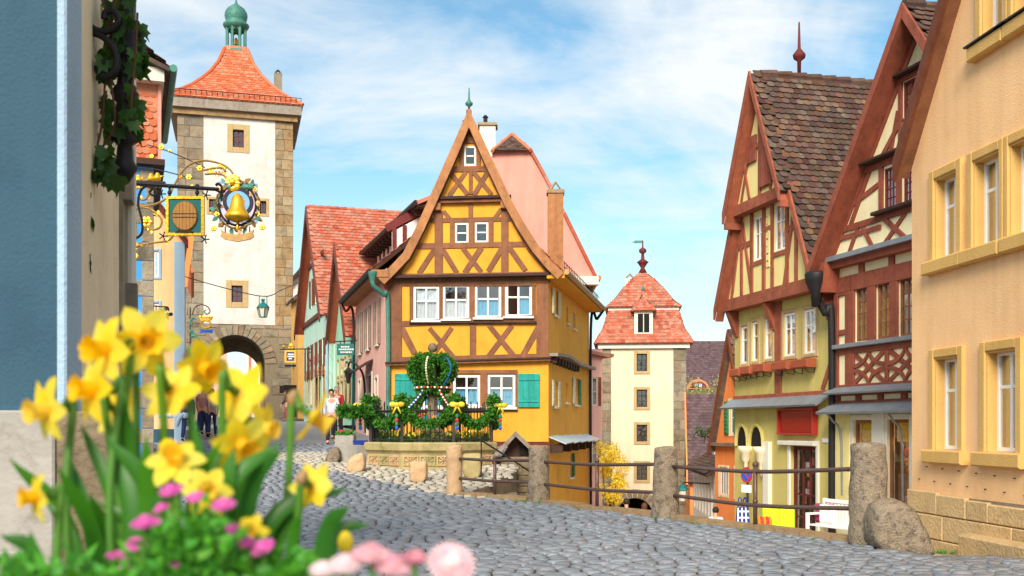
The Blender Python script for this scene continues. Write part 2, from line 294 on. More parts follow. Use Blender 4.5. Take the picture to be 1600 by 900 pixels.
class House:
    """a facade frame: u runs right along the facade as seen from the street, z up from the base, w out of the wall"""
    def __init__(s, name, label, cat, x0, y0, phi, zb, group=None):
        s.o = thing(name, label, cat, (x0, y0, zb), phi, group); s.x0, s.y0, s.phi, s.zb = x0, y0, phi, zb
        s.d = Vector((math.cos(phi), math.sin(phi), 0)); s.n = Vector((math.sin(phi), -math.cos(phi), 0)); s.p0 = Vector((x0, y0, 0))
    def uv(s, px, py, w=0.0):
        """where the sight line through a measured point meets the facade plane"""
        ray = Vector(((px - 800) / FPX, 1, (HORIZON - py) / FPX)); t = (s.p0 + s.n * w).dot(s.n) / ray.dot(s.n)
        P = ray * t; return ((P - s.p0).dot(s.d), CAMZ + P.z - s.zb)
    def z(s, Z): return Z - s.zb
    def prism(s, name, poly, w0, w1, mat, parent=None): return B().prism(poly, w0, w1).obj(name, mat, parent or s.o)
    def beam(s, p, q, wd, w0, w1, mat, name='timber', parent=None): return s.prism(name, beamq(p, q, wd), w0, w1, mat, parent)
    def rect(s, name, u0, z0, u1, z1, w0, w1, mat, parent=None): return B().bbox(u0, u1, -w1, -w0, z0, z1, 0.012).obj(name, mat, parent or s.o)
    def wall(s, outer, holes, w, mat, rd=0.2, name='wall'):
        """front wall with real openings and reveals"""
        loops = [[Vector((u, z, 0)) for u, z in outer]] + [[Vector((a, b, 0)), Vector((c, b, 0)), Vector((c, d, 0)), Vector((a, d, 0))] for a, b, c, d in holes]
        tris = tessellate_polygon(loops); flat = [p for l in loops for p in l]
        vs = [(p.x, -w, p.y) for p in flat]; fs = []
        for t in tris:
            a, b, c = (flat[i] for i in t)
            fs.append(tuple(t) if (b - a).cross(c - a).z > 0 else tuple(t[::-1]))
        n = len(outer); k = n
        for h in holes:
            m = len(vs); vs += [(u, -w + rd, z) for u, z in ((h[0], h[1]), (h[2], h[1]), (h[2], h[3]), (h[0], h[3]))]
            for i in range(4): fs.append((k + i, m + i, m + (i + 1) % 4, k + (i + 1) % 4))
            k += 4
        m = len(vs); vs += [(u, -w + rd, z) for u, z in outer]
        for i in range(n): fs.append((i, (i + 1) % n, m + (i + 1) % n, m + i))
        return mesh_obj(name, vs, fs, mat, s.o)
    def window(s, r, w, rd=0.1, fm='white_paint', fw=0.055, nx=2, nz=2, bar=0.03, glass='glass', sill=None, curtain=None, cfrac=1.0, surround=None, sw=0.15, sproud=0.03, zsplit=None, opened=None, swd=0.05):
        u0, z0, u1, z1 = r; wb = w - rd; e = 0.004
        b = B(); y0, y1 = -(wb + 0.05), -wb
        b.box(u0 + e, u1 - e, y0, y1, z0 + e, z0 + fw); b.box(u0 + e, u1 - e, y0, y1, z1 - fw, z1 - e)
        b.box(u0 + e, u0 + fw, y0, y1, z0 + fw, z1 - fw); b.box(u1 - fw, u1 - e, y0, y1, z0 + fw, z1 - fw)
        o = b.obj('window', fm, s.o)
        us = [u0 + fw + (u1 - u0 - 2 * fw) * i / nx for i in range(nx + 1)]
        zs = [z0 + fw + (z1 - z0 - 2 * fw) * (i / nz if zsplit is None else ([0] + list(zsplit) + [1])[i]) for i in range(nz + 1)]
        for i in range(1, nx): B().box(us[i] - bar * .6, us[i] + bar * .6, y0 + .006, y1 - .006, z0 + fw, z1 - fw).obj('glazing_bar', fm, o)
        for i in range(1, nz):
            for k in range(nx): B().box(us[k] + bar * .5, us[k + 1] - bar * .5, y0 + .012, y1 - .012, zs[i] - bar / 2, zs[i] + bar / 2).obj('glazing_bar', fm, o)
        for i in range(nx):
            if opened == i: continue
            for k in range(nz):
                mesh_obj('pane', [(us[i], -(wb + .025), zs[k]), (us[i + 1], -(wb + .025), zs[k]), (us[i + 1], -(wb + .025 + ru(-.004, .004)), zs[k + 1]), (us[i], -(wb + .025), zs[k + 1])], [(0, 1, 2, 3)], glass, o)
        if curtain:
            for i in range(nx):
                if opened == i: continue
                a, c = us[i] + .01, us[i + 1] - .01; zt = z0 + fw + (z1 - z0 - 2 * fw) * cfrac; n = 12; vs = []; fs = []
                for k in range(n + 1):
                    t = k / n; yy = -(wb - .05 + .015 * math.sin(t * 19 + i)); vs += [(a + (c - a) * t, yy, z0 + fw), (a + (c - a) * t, yy, zt)]
                for k in range(n): fs.append((2 * k, 2 * k + 2, 2 * k + 3, 2 * k + 1))
                mesh_obj('curtain', vs, fs, curtain, o)
        if sill: B().bbox(u0 - .06, u1 + .06, -(w + .09), -(wb + .03), z0 - .06, z0 + .004, .01).obj('sill', sill, o)
        if surround:
            b = B(); f, g = -(w + sproud), -(w - .02)
            b.bbox(u0 - sw, u0 - .002, f, g, z0 - sw, z1 + sw); b.bbox(u1 + .002, u1 + sw, f, g, z0 - sw, z1 + sw)
            b.bbox(u0 - .002, u1 + .002, f + .002, g, z1 + .002, z1 + sw); b.bbox(u0 - .002, u1 + .002, f + .002, g, z0 - sw, z0 - .002)
            b.obj('surround', surround, o)
        return o
def slab(pts, th):
    """quad roof slab: four corners, thickness downwards along its normal"""
    P = [Vector(p) for p in pts]; n = (P[1] - P[0]).cross(P[3] - P[0]).normalized()
    if n.z < 0: P = P[::-1]; n = -n
    return P + [p - n * th for p in P], [(0, 1, 2, 3), (7, 6, 5, 4), (0, 4, 5, 1), (1, 5, 6, 2), (2, 6, 7, 3), (3, 7, 4, 0)]
TILE = [(-.49, 1.5), (-.49, .22), (-.36, .07), (-.16, .0), (.16, .0), (.36, .07), (.49, .22), (.49, 1.5)]
def tile_geo(tw, th, lift, thick=0.016, sq=False):
    T = TILE if not sq else [(-.49, 1.5), (-.49, .0), (.49, .0), (.49, 1.5)]
    vs = []; n = len(T)
    for a, b in T: vs.append((a * tw, b * th, .012 + lift * (1 - b / 1.5)))
    for a, b in T: vs.append((a * tw, b * th, .012 + lift * (1 - b / 1.5) - thick))
    fs = [tuple(range(n))] + [(i, n + i, n + i + 1, i + 1) for i in range(n - 1)]
    return vs, fs
def tiles(roof, P0, U, V, ulen, vlen, tw, th, mat, inside=None, pick=0, lift=0.03, sq=False, name='roof_tile', shear=None, jit=1.0):
    """lay overlapping tiles on a slope; the `pick` largest in view are single pieces, the rest one joined piece"""
    P0, U, V = Vector(P0), Vector(U).normalized(), Vector(V).normalized(); Nn = U.cross(V).normalized()
    vs, fs = tile_geo(tw, th, lift, sq=sq)
    spots = []
    for r in range(int(vlen / th)):
        for k in range(-1, int(ulen / tw) + 2):
            u = (k + (0.5 if r % 2 else 0.0)) * tw; v = r * th
            if u < tw * .3 or u > ulen - tw * .3: continue
            if inside and not inside(u, v + th * .7): continue
            spots.append((u, v))
    single = set()
    if pick:
        mw = roof.parent.matrix_basis if roof.parent else roof.matrix_basis
        def key(sp):
            p = mw @ (P0 + U * sp[0] + V * sp[1]); px = 800 + p.x / p.y * FPX; py = HORIZON - (p.z - CAMZ) / p.y * FPX
            return p.y + (1000 if not (0 < px < 1600 and 0 < py < 900) else 0)
        single = set(sorted(spots, key=key)[:pick])
    me = None; b = B()
    for sp in spots:
        p = P0 + U * sp[0] + V * sp[1] + Nn * (ru(0, .008) * jit)
        a = ru(-.035, .035) * jit; U2 = (U * math.cos(a) + V * math.sin(a)); V2 = (V * math.cos(a) - U * math.sin(a)); N2 = (Nn + U * ru(-.04, .04) * jit).normalized()
        m = Matrix((U2, V2, N2)).transposed().to_4x4(); m.translation = p
        if sp in single:
            if me is None:
                me = bpy.data.meshes.new(name); me.from_pydata(vs, [], fs); me.materials.append(MATS[mat]); me.update()
            inst(me, name, roof, m)
        else: b.add([m @ Vector(x) for x in vs], fs)
    if b.v:
        o = b.obj(name + 's', mat, roof); o['kind'] = 'stuff'
def blocks(h, parent, u0, z0, u1, z1, w0, w1, mat, bw=0.7, bh=0.45, skip=None, name='stone_block', gap=0.012, proud=0.02):
    """a coursed wall of single stones"""
    z = z0
    while z < z1 - .06:
        hh = min(bh * ru(.8, 1.2), z1 - z); 
        if z1 - z - hh < bh * .35: hh = z1 - z
        u = u0; first = True
        while u < u1 - .05:
            ww = bw * ru(.65, 1.35) * (ru(.45, 1) if first else 1); first = False
            if u1 - u - ww < bw * .4: ww = u1 - u
            a, c = u + gap / 2, u + ww - gap / 2; zz0, zz1 = z + gap / 2, z + hh - gap / 2
            if not (skip and skip(a, zz0, c, zz1)):
                B().bbox(a, c, -(w1 + ru(0, proud)), -w0, zz0, zz1, .02).obj(name, mat, parent)
            u += ww
        z += hh
def interp(T, x):
    if x <= T[0][0]: return T[0][1]
    for (a, b), (c, d) in zip(T, T[1:]):
        if x <= c: return b + (d - b) * (x - a) / (c - a)
    return T[-1][1]
def gable_roof(h, W, ez, rz, dep, of, os, mat_tile, mat_verge, tw=.2, th=.17, left=True, right=True, pick=0, verge=.28, back=None, sq=False, sag=0.0, apexu=None, dark='dark_wood'):
    """two slopes with eaves, verge boards and tiles. of: overhang in front, os: beyond the side walls"""
    au = W / 2 if apexu is None else apexu; roof = None
    for side in ('l', 'r'):
        ue, sgn = (0, -1) if side == 'l' else (W, 1)
        run = abs(au - ue); sl_ = (rz - ez) / run; ue2 = ue + sgn * os; ze2 = ez - os * sl_
        pts = [(ue2, -of, ze2), (ue2, dep, ze2), (au, dep, rz), (au, -of, rz)]
        v, f = slab([(p[0], p[1], p[2] + .06) for p in pts], .1)
        r = mesh_obj('roof', v, f, mat_tile, h.o)
        if (side == 'l' and left) or (side == 'r' and right):
            vlen = math.hypot(au - ue2, rz - ze2); Vd = Vector((au - ue2, 0, rz - ze2)).normalized()
            if side == 'r': P0, U = (ue2, -of, ze2 + .075), (0, 1, 0)
            else: P0, U = (ue2, dep, ze2 + .075), (0, -1, 0)
            tiles(r, P0, U, Vd, dep + of, vlen, tw, th, mat_tile, pick=pick if side == 'r' else 0, sq=sq, lift=.045)
        # verge board along the front edge
        q = verge
        poly = [(ue2, ze2 + .1), (au, rz + .1), (au, rz + .1 - q * math.hypot(1, sl_)), (ue2, ze2 + .1 - q * math.hypot(1, sl_) * .9)]
        B().prism(poly, of - .0, of + .06).obj('verge_board', mat_verge, h.o)
    b = B(); n = int((dep + of) / .4)
    for i in range(n):
        y = -of + i * .4; b.tube([(au, y, rz + .07), (au, y + .42, rz + .09)], [.1, .12], 8)
    b.obj('ridge_tiles', mat_tile, h.o)
def body(h, W, ez, rz, dep, mat, w=0.0, apexu=None, z0=0.0):
    """side and back walls of a gabled house"""
    au = W / 2 if apexu is None else apexu; y0 = -w + .02
    mesh_obj('wall', [(0, y0, z0), (0, dep, z0), (0, dep, ez), (0, y0, ez)], [(0, 1, 2, 3)], mat, h.o)
    mesh_obj('wall', [(W, y0, z0), (W, dep, z0), (W, dep, ez), (W, y0, ez)], [(0, 3, 2, 1)], mat, h.o)
    mesh_obj('wall', [(0, dep, z0), (W, dep, z0), (W, dep, ez), (au, dep, rz), (0, dep, ez)], [(0, 1, 2, 3, 4)], mat, h.o)
# ------------------------------------------------------------------ ground
ZU = [(-20, 0), (14, 0), (19, .05), (22, .13), (26, .5), (34, 1.08), (48, 1.65), (61, 2.0), (120, 3)]
ZL = [(-20, 0), (10, 0), (12, -.05), (15.8, -.4), (20.5, -.9), (23.5, -1.3), (27, -1.9), (30, -2.35), (40, -3.4), (50, -4.8), (65, -6.6), (120, -8)]
EDGE = [(13.3, 4.63), (16.8, 2.52), (19.8, .52), (21.5, -1.21), (22.6, -.6), (24.5, .0), (27.5, .2), (31.6, 1.0), (33, 0), (140, 0)]   # (Y, X) where the street drops to the lane
def xb(Y): return 30.0 if Y < 13.3 else interp(EDGE, Y)
def smooth(t): t = max(0, min(1, t)); return t * t * (3 - 2 * t)
def zs(X, Y):
    u = interp(ZU, Y)
    if Y < 14:
        t = smooth((X - 4.5) / .9); return u * (1 - t) + interp(ZL, Y) * t
    return u
def zl(X, Y): return interp(ZL, Y)
def sheet(name, ys, xlo, xhi, nx, zf, mat):
    vs = []; fs = []
    for Y in ys:
        a, b = xlo(Y), xhi(Y)
        for i in range(nx + 1):
            X = a + (b - a) * i / nx; vs.append((X, Y, zf(X, Y)))
    for j in range(len(ys) - 1):
        for i in range(nx):
            k = j * (nx + 1) + i; fs.append((k, k + 1, k + nx + 2, k + nx + 1))
    o = mesh_obj(name, vs, fs, mat); o['kind'] = 'structure'; return o
g = mesh_obj('ground', [(-3000, -3000, -9), (3000, -3000, -9), (3000, 3000, -9), (-3000, 3000, -9)], [(0, 1, 2, 3)], 'soil'); g['kind'] = 'structure'
M('street_far', (138, 142, 146), 0.8, 0.2, 2, 0.9, 9, (104, 98, 92), 0.5, 5, bdist=0.03)
M('lane_bounce_paving', (176, 164, 146), 0.85, 0.2, 2, 0.9, 9, (130, 118, 100), 0.5, 5, bdist=0.03)  # kept pale to bounce added fill light onto the yellow house's side
ys1 = [-20, 0, 6, 9, 10, 10.5, 11, 11.5, 12, 12.5, 13, 13.29]
street_near = sheet('street', ys1, lambda y: -45, lambda y: 30, 150, lambda x, y: zs(x, y) - .03, 'joint')
ys2 = [13.3 + .3 * i for i in range(0, 64)]
street_mid = sheet('street_slope', ys2, lambda y: -45, lambda y: xb(y) - .02, 40, lambda x, y: zs(x, y) - .03, 'joint')
ys3 = [32.2 + i * 2 for i in range(0, 54)]
street_far = sheet('street_by_tower', ys3, lambda y: -45, lambda y: min(xb(y) - .02, 0), 20, lambda x, y: zs(x, y) - .03, 'street_far')
lane = sheet('lane', [13.3 + i * .6 for i in range(0, 150)], lambda y: xb(y) - .02, lambda y: 30, 12, lambda x, y: zl(x, y) - .02, 'lane_bounce_paving')
# cobblestones: single stones where they show largest, one joined mass beyond
def stone_geo(w, d, h=.035):
    vs = []; n = 8
    for ring, (s, z) in enumerate(((1.0, -.03), (.97, .008), (.84, h * .86))):
        for k in range(n):
            a = 2 * math.pi * (k + .5) / n; c, sn = math.cos(a), math.sin(a); q = 1 / max(abs(c), abs(sn)) ** .93
            vs.append((c * q * w / 2 * s, sn * q * d / 2 * s, z))
    vs.append((0, 0, h)); fs = []
    for r in range(2):
        for k in range(n): fs.append((r * n + k, r * n + (k + 1) % n, (r + 1) * n + (k + 1) % n, (r + 1) * n + k))
    for k in range(n): fs.append((2 * n + k, 2 * n + (k + 1) % n, 3 * n))
    return vs, fs
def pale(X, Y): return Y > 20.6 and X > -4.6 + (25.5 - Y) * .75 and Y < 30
def lay_cobbles():
    spots = []; Y = 9.0; row = 0
    while Y < 33:
        d = .21 + .008 * max(0, Y - 12); d = min(d, .28); w0 = .19
        Xl = max(-.53 * Y - .6, -14); Xr = min(xb(Y) - .16, .54 * Y + .5, 7.2); X = Xl + ru(0, w0)
        while X < Xr:
            w = w0 * ru(.8, 1.55)
            yy = Y + .05 * math.sin(X * 1.1 + row * .07) + ru(-.012, .012)
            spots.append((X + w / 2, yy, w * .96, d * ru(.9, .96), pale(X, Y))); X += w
        Y += d * .99; row += 1
    def key(s):
        px = 800 + s[0] / s[1] * FPX; py = HORIZON + (CAMZ - zs(s[0], s[1])) / s[1] * FPX
        return s[1] + (100 if px < 470 or px > 1590 or py > 896 or (px < 760 and py > 840) else 0)
    order = sorted(range(len(spots)), key=lambda i: key(spots[i])); single = set(order[:300])
    geos = [stone_geo(.2, .2, ru(.022, .036)) for _ in range(5)]; mes = []
    for v, f in geos:
        for k in range(len(v)): v[k] = (v[k][0] * ru(.9, 1.04), v[k][1] * ru(.88, 1.03), v[k][2] + ru(-.003, .003))
        me = bpy.data.meshes.new('cobblestone'); me.from_pydata(v, [], f); me.materials.append(MATS['cobble']); me.polygons.foreach_set('use_smooth', [True] * len(me.polygons)); mes.append(me)
    bn, bm, bp = B(), B(), B()
    for i, (X, Y, w, d, p) in enumerate(spots):
        k = i % 5; m = Matrix.Translation((X, Y, zs(X, Y) - .022 + ru(-.006, .006))) @ Euler((ru(-.05, .05), ru(-.05, .05), ru(-.08, .08))).to_matrix().to_4x4() @ Matrix.Diagonal((w / .2, d / .2, 1, 1))
        if i in single: inst(mes[k], 'cobblestone', street_near if Y < 13.3 else street_mid, m)
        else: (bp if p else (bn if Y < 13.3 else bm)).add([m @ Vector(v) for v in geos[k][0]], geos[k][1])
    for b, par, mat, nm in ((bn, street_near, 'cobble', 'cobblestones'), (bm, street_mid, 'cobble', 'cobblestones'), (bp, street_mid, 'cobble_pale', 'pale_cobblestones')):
        o = b.obj(nm, mat, par, True); o['kind'] = 'stuff'
lay_cobbles()
# retaining wall with its kerb stones
def retaining():
    t = thing('retaining_wall', 'low stone retaining wall with worn kerb stones under the iron railings', 'wall', (2.5, 16.8, -.8))
    inv = Vector((2.5, 16.8, -.8)); E = [Vector((x, y, 0)) for y, x in EDGE[:8]]
    fine = []
    for a, b in zip(E, E[1:]):
        n = max(1, int((b - a).length / .5))
        for i in range(n): fine.append(a + (b - a) * i / n)
    fine.append(E[-1]); vs = []; fs = []
    for p in fine: vs += [(p.x - 2.5, p.y - 16.8, zs(p.x - .3, p.y) + .8), (p.x - 2.5, p.y - 16.8, zl(p.x, p.y) - .2 + .8)]
    for i in range(len(fine) - 1): fs.append((2 * i, 2 * i + 1, 2 * i + 3, 2 * i + 2))
    mesh_obj('wall_face', vs, fs, 'stone_dark', t)
    s = 0
    for a, b in zip(E[:4], E[1:4]):
        L = (b - a).length; d = (b - a) / L; nrm = Vector((-d.y, d.x, 0)); x = .25
        while x < L - .3:
            l = min(ru(.8, 1.3), L - .25 - x); q = a + d * (x + l / 2); m = Matrix((d, nrm, Vector((0, 0, 1)))).transposed().to_4x4(); m.translation = q - inv
            z0 = zs(q.x - .2, q.y); z1 = (zs((q + d * l / 2).x, (q + d * l / 2).y) - zs((q - d * l / 2).x, (q - d * l / 2).y))
            bx = B(); bx.bbox(-l / 2 + .006, l / 2 - .006, -.16, .1, -.12, .06 + ru(-.01, .012), .02)
            o = bx.obj('kerb_stone', 'kerb', t); o.matrix_basis = m @ Matrix.Translation((0, 0, z0)); x += l
retaining()
# ------------------------------------------------------------------ the yellow half-timbered house
def yellow_house():
    h = House('half_timbered_house', 'tall yellow half-timbered house with brown timbers and teal shutters behind the fountain', 'house', -3.84, 32.0, 0.0, .9)
    U = lambda x, y, w=0: h.uv(x, y, w)
    zr = lambda x0, y0, x1, y1, w=0: (*U(x0, y1, w), *U(x1, y0, w))
    W = 4.98
    wins_up = [zr(646, 447, 686, 501), zr(692, 445, 733, 499), zr(742, 444, 783, 497), zr(789, 441, 831, 495)]
    wins_low = [zr(660, 588, 697, 637), zr(708, 586, 750, 635), zr(762, 585, 805, 637)]
    zg = U(733, 432)[1]; zbot = -4.2
    h.wall([(0, zbot), (W, zbot), (W, zg), (0, zg)], wins_up + wins_low, 0, 'yellow', .18)
    # gable
    gp = [(600, 430), (632, 398), (664, 332), (700, 250), (733, 182), (766, 250), (803, 328), (836, 386), (872, 428)]
    top_w = zr(725, 228, 744, 259, .12); mid = [zr(711, 348, 732, 380, .12), zr(742, 347, 763, 379, .12)]
    h.wall([U(x, y, .12) for x, y in gp[::-1]][::-1][::-1], [top_w] + mid, .12, 'yellow', .2)
    # roof following the curved gable
    prof = [(592, 436), (612, 416), (630, 397), (650, 358), (668, 318), (700, 246), (733, 172), (767, 246), (800, 316), (820, 352), (842, 386), (862, 410), (880, 428)]
    pu = [U(x, y, .3) for x, y in prof]; dep = 9.2
    skew = 1.95 / 9.2                                    # the body runs off to the right behind the front
    sk = lambda i: {12: .212, 11: .13, 10: .05}.get(i, -.045)   # only the eave runs off to the right
    for k in range(len(pu) - 1):
        (a, za), (b, zb_) = pu[k], pu[k + 1]
        ska, skb = sk(k), sk(k + 1)
        v, f = slab([(a, -.45, za), (b, -.45, zb_), (b + skb * dep, dep, zb_), (a + ska * dep, dep, za)], .09)
        r = mesh_obj('roof', v, f, 'tile_red', h.o)
        left = k < 6
        if k in (10, 11):
            lo, hi = ((a, za), (b, zb_)) if left else ((b, zb_), (a, za)); Vd = Vector((hi[0] - lo[0], 0, hi[1] - lo[1])); vl = Vd.length
            tiles(r, (lo[0], -.45, lo[1] + .01), (skb, 1, 0), Vd, dep + .4, vl, .19, .16, 'tile_red')
    for k in range(len(pu) - 1):
        (a, za), (b, zb_) = pu[k], pu[k + 1]; q = .26
        def off(i):
            t0 = Vector(pu[max(i - 1, 0)]); t1 = Vector(pu[min(i + 1, len(pu) - 1)]); t = (t1 - t0).normalized(); n = Vector((t.y, -t.x))
            if i == 6: return (pu[i][0], pu[i][1] - q * 2.2)
            return (pu[i][0] + n.x * q, pu[i][1] + n.y * q)
        h.prism('verge_board', [pu[k], pu[k + 1], off(k + 1), off(k)], .38, .47, 'brown_light')
    m = 'brown'; w0, w1 = 0.0, .035
    def b(x0, y0, x1, y1, wd, w=0.0, mat=m): h.beam(U(x0, y0, w), U(x1, y1, w), wd / 50, w, w + ru(.03, .042), mat)
    def rc(x0, y0, x1, y1, w=0.0, t=.04, mat=m, name='timber'): a = zr(x0, y0, x1, y1, w); h.rect(name, *a, w, w + t, mat)
    # upper storey timbers
    rc(606, 445, 628, 566); rc(838, 443, 857.5, 560); b(604, 438, 860, 434, 15); rc(628, 444, 838, 447.2, 0, .037)
    for x0, x1 in ((640, 645.5), (686.5, 691.5), (733.5, 741.5), (783.5, 788.5), (831.5, 837)): rc(x0, 447, x1, 500, 0, .038)
    b(628, 506, 838, 497, 9); rc(640, 503, 838, 506, 0, .12, 'dark_wood', 'window_ledge')
    b(627, 512, 648, 552, 10); b(671, 513, 712, 562, 7.5); b(706, 512, 680, 549, 7.5); rc(734, 506, 744, 560); b(764, 508, 806, 560, 8); b(800, 508, 762, 559, 8); b(841, 512, 815, 558, 9)
    b(606, 562, 857, 556, 7); h.prism('ledge', [U(603, 572), U(860, 564), U(860, 559), U(603, 567)], 0, .2, 'brown'); h.prism('ledge', [U(602, 568, .2), U(861, 560, .2), U(861, 557.6, .2), U(602, 565.6, .2)], -.0, .25, 'dark_wood')
    # lower storey
    for x0, x1 in ((652, 659.5), (697.5, 707.5), (750.5, 761.5), (805.5, 808.5)): rc(x0, 580, x1, 640, 0, .05)
    rc(652, 578, 808.5, 584.5, 0, .055); rc(652, 638, 808.5, 642, 0, .09, 'dark_wood', 'window_ledge')
    rc(606, 690, 857, 698, 0, .05, 'maroon', 'base_board')
    for (x0, x1) in ((617, 650.5), (809.5, 843)):
        a = zr(x0, 584, x1, 637); s = h.rect('shutter', *a, .03, .065, 'teal')
        for k in range(1, 5): h.rect('board', a[0] + (a[2] - a[0]) * (k - 1) / 4 + .006, a[1] + .01, a[0] + (a[2] - a[0]) * k / 4 - .006, a[3] - .01, .065, .078, 'teal', s)
        for zz in (.18, .82): h.rect('batten', a[0] + .01, a[1] + (a[3] - a[1]) * zz - .03, a[2] - .01, a[1] + (a[3] - a[1]) * zz + .03, .078, .1, 'teal', s)
    for i, r in enumerate(wins_up): h.window(r, .04, .1, fw=.075, bar=.05, curtain='curtain' if i < 2 else 'curtain_blue', cfrac=.97 if i == 0 else .58, opened=0 if i == 3 else None, zsplit=(.58,), sill='white_paint')
    # the sash that stands open
    a = wins_up[3]; sx = a[0] + .08; sash = B(); sw_ = .34
    for (p, q) in (((0, a[1] + .08), (.05, a[3] - .08)), ((sw_ - .05, a[1] + .08), (sw_, a[3] - .08))): sash.box(sx - .02, sx + .02, -.0 + p[0], q[0], p[1], q[1])
    sash.box(sx - .018, sx + .018, .0, sw_, a[1] + .03, a[1] + .08); sash.box(sx - .018, sx + .018, .0, sw_, a[3] - .08, a[3] - .03); sash.obj('open_sash', 'white_paint', h.o)
    for r in wins_low: h.window(r, .05, .1, fw=.075, bar=.05, curtain='curtain_blue', cfrac=.6, zsplit=(.6,), sill='white_paint')
    # gable timbers
    g = .12
    def gb(x0, y0, x1, y1, wd): b(x0, y0, x1, y1, wd, g)
    def gr(x0, y0, x1, y1, t=.04, mat=m, name='timber'): rc(x0, y0, x1, y1, g, t, mat, name)
    for q in ((735, 190, 612, 424, 9), (733, 190, 866, 424, 9)): pass
    for k in range(len(gp) - 1):
        (x0, y0), (x1, y1) = gp[k], gp[k + 1]; s = 1 if k < 4 else -1
        gb(x0 + 7 * s, y0 + 5, x1 + (7 * s if k not in (3, 4) else 0), y1 + (5 if k not in (3, 4) else 16), 9)
    gb(716, 221, 750, 221, 7); gr(718, 224, 724.6, 262); gr(744.4, 224, 751, 262); gb(700, 265, 769, 264, 8)
    gb(704, 270, 731, 304, 7); gb(728, 268, 702, 306, 7); gr(732.5, 268, 738.5, 304); gb(739, 268, 768, 304, 7); gb(763, 267, 741, 304, 7)
    h.prism('ledge', [U(677, 319, g), U(797, 316, g), U(797, 311, g), U(677, 314, g)], g, g + .16, 'brown'); h.prism('ledge', [U(675, 314, g), U(799, 310.6, g), U(799, 306.6, g), U(675, 309.6, g)], g, g + .24, 'dark_wood')
    gr(679, 330, 692, 428); gr(783, 327, 794.5, 428); gr(732, 319, 739, 342, .039)
    for xx, yy in ((684, 325), (787, 322)): a = zr(xx - 5, yy - 6, xx + 5, yy + 5, g); h.rect('beam_end', *a, g, g + .2, 'brown_light')
    gb(666, 345, 808, 342, 6.5)
    for x0, x1 in ((703, 710.4), (732.6, 741.4), (763.6, 771)): gr(x0, 345, x1, 383, .038)
    gb(646, 385, 829, 381, 8)
    gb(679, 390, 655, 427, 8); gb(646, 388, 622, 428, 8); gb(692, 390, 714, 426, 8); gb(723, 388, 752, 425, 8); gb(752, 387, 726, 426, 8); gb(784, 388, 763, 424, 8); gb(795, 386, 821, 423, 8)
    gb(693, 330, 703, 342, 6); gb(783, 327, 773, 341, 6)
    h.prism('ledge', [U(598, 436, g), U(872, 431, g), U(872, 427, g), U(598, 432, g)], 0, g + .2, 'dark_wood'); gb(604, 430.5, 868, 426.5, 5)
    h.window(top_w, g + .04, .09, fw=.06, bar=.04, nx=1, nz=2); [h.window(r, g + .04, .09, fw=.06, bar=.04, nx=1, nz=2) for r in mid]
    # finial
    ap = pu[6]; bb = B(); bb.lathe([(.03, -.1), (.035, .08), (.11, .14), (.12, .2), (.05, .27), (.03, .35), (.02, .65), (.004, .68)], (ap[0], -.35, ap[1]), 10); bb.obj('finial', 'copper', h.o, True)
    # right side wall along the lane, with its small windows, ledges and shutters
    s_phi = math.atan2(9.2, 1.95); sd = Vector((math.cos(s_phi), math.sin(s_phi), 0))
    side = bpy.data.objects.new('side_wall', None); C.objects.link(side); side.parent = h.o; side.location = (W, 0, 0); side.rotation_euler = (0, 0, s_phi)
    hs = House.__new__(House); hs.o = side; hs.phi = s_phi; hs.zb = h.zb; hs.d = sd; hs.n = Vector((sd.y, -sd.x, 0)); hs.p0 = Vector((h.x0 + W, h.y0, 0)); hs.x0, hs.y0 = hs.p0.x, hs.p0.y
    SU = hs.uv; L = 9.4; ze = U(857, 436)[1]
    def sr(x0, y0, x1, y1): p, q = SU(x0, y1), SU(x1, y0); return (p[0], p[1], q[0], q[1])
    hw = [(1.0, SU(866, 492)[1], 1.62, SU(866, 452)[1]), (3.6, SU(890, 508)[1], 4.0, SU(890, 482)[1]), (5.0, SU(898, 515)[1], 5.7, SU(898, 490)[1])]
    lw = [(.95, SU(864, 635)[1], 1.6, SU(864, 594)[1]), (3.5, SU(890, 630)[1], 3.9, SU(890, 600)[1]), (5.4, SU(908, 634)[1], 6.4, SU(908, 594)[1])]
    dw = [(4.2, SU(895, 745)[1], 4.9, SU(895, 708)[1])]
    hs.wall([(0, zbot), (L, zbot), (L, ze), (0, ze)], hw + lw + dw, 0, 'yellow', .2)
    for r in hw + lw + dw: hs.window(r, 0, .12, fm='white_paint', fw=.05, nx=1 if r[2] - r[0] < .5 else 2, nz=2, bar=.03, sill='offwhite')
    def shut(u0, z0, u1, z1, mat):
        s = hs.rect('shutter', u0, z0, u1, z1, .02, .06, mat)
        n = 6
        for k in range(n): hs.rect('slat', u0 + .05, z0 + .06 + (z1 - z0 - .12) * k / n, u1 - .05, z0 + .06 + (z1 - z0 - .12) * (k + .8) / n, .06, .072, mat, s)
    shut(.55, hw[0][1], .98, hw[0][3], 'shutter_cream'); shut(1.64, hw[0][1], 2.05, hw[0][3], 'shutter_cream'); shut(1.62, lw[0][1], 2.0, lw[0][3], 'shutter_cream'); shut(.5, lw[0][1], .92, lw[0][3], 'shutter_cream'); shut(6.42, lw[2][1], 6.9, lw[2][3], 'shutter_green'); shut(4.9, lw[2][1], 5.38, lw[2][3], 'shutter_cream'); shut(4.92, dw[0][1], 5.3, dw[0][3], 'shutter_green')
    zc = SU(858, 552)[1]
    lp = [(0.0, zc), (2.5, zc + .12), (5, zc + .02), (L, zc + .08)]
    for (a, za), (c, zc_) in zip(lp, lp[1:]): hs.prism('ledge', [(a, za - .1), (c, zc_ - .1), (c, zc_), (a, za)], 0, .3, 'grey_wood')
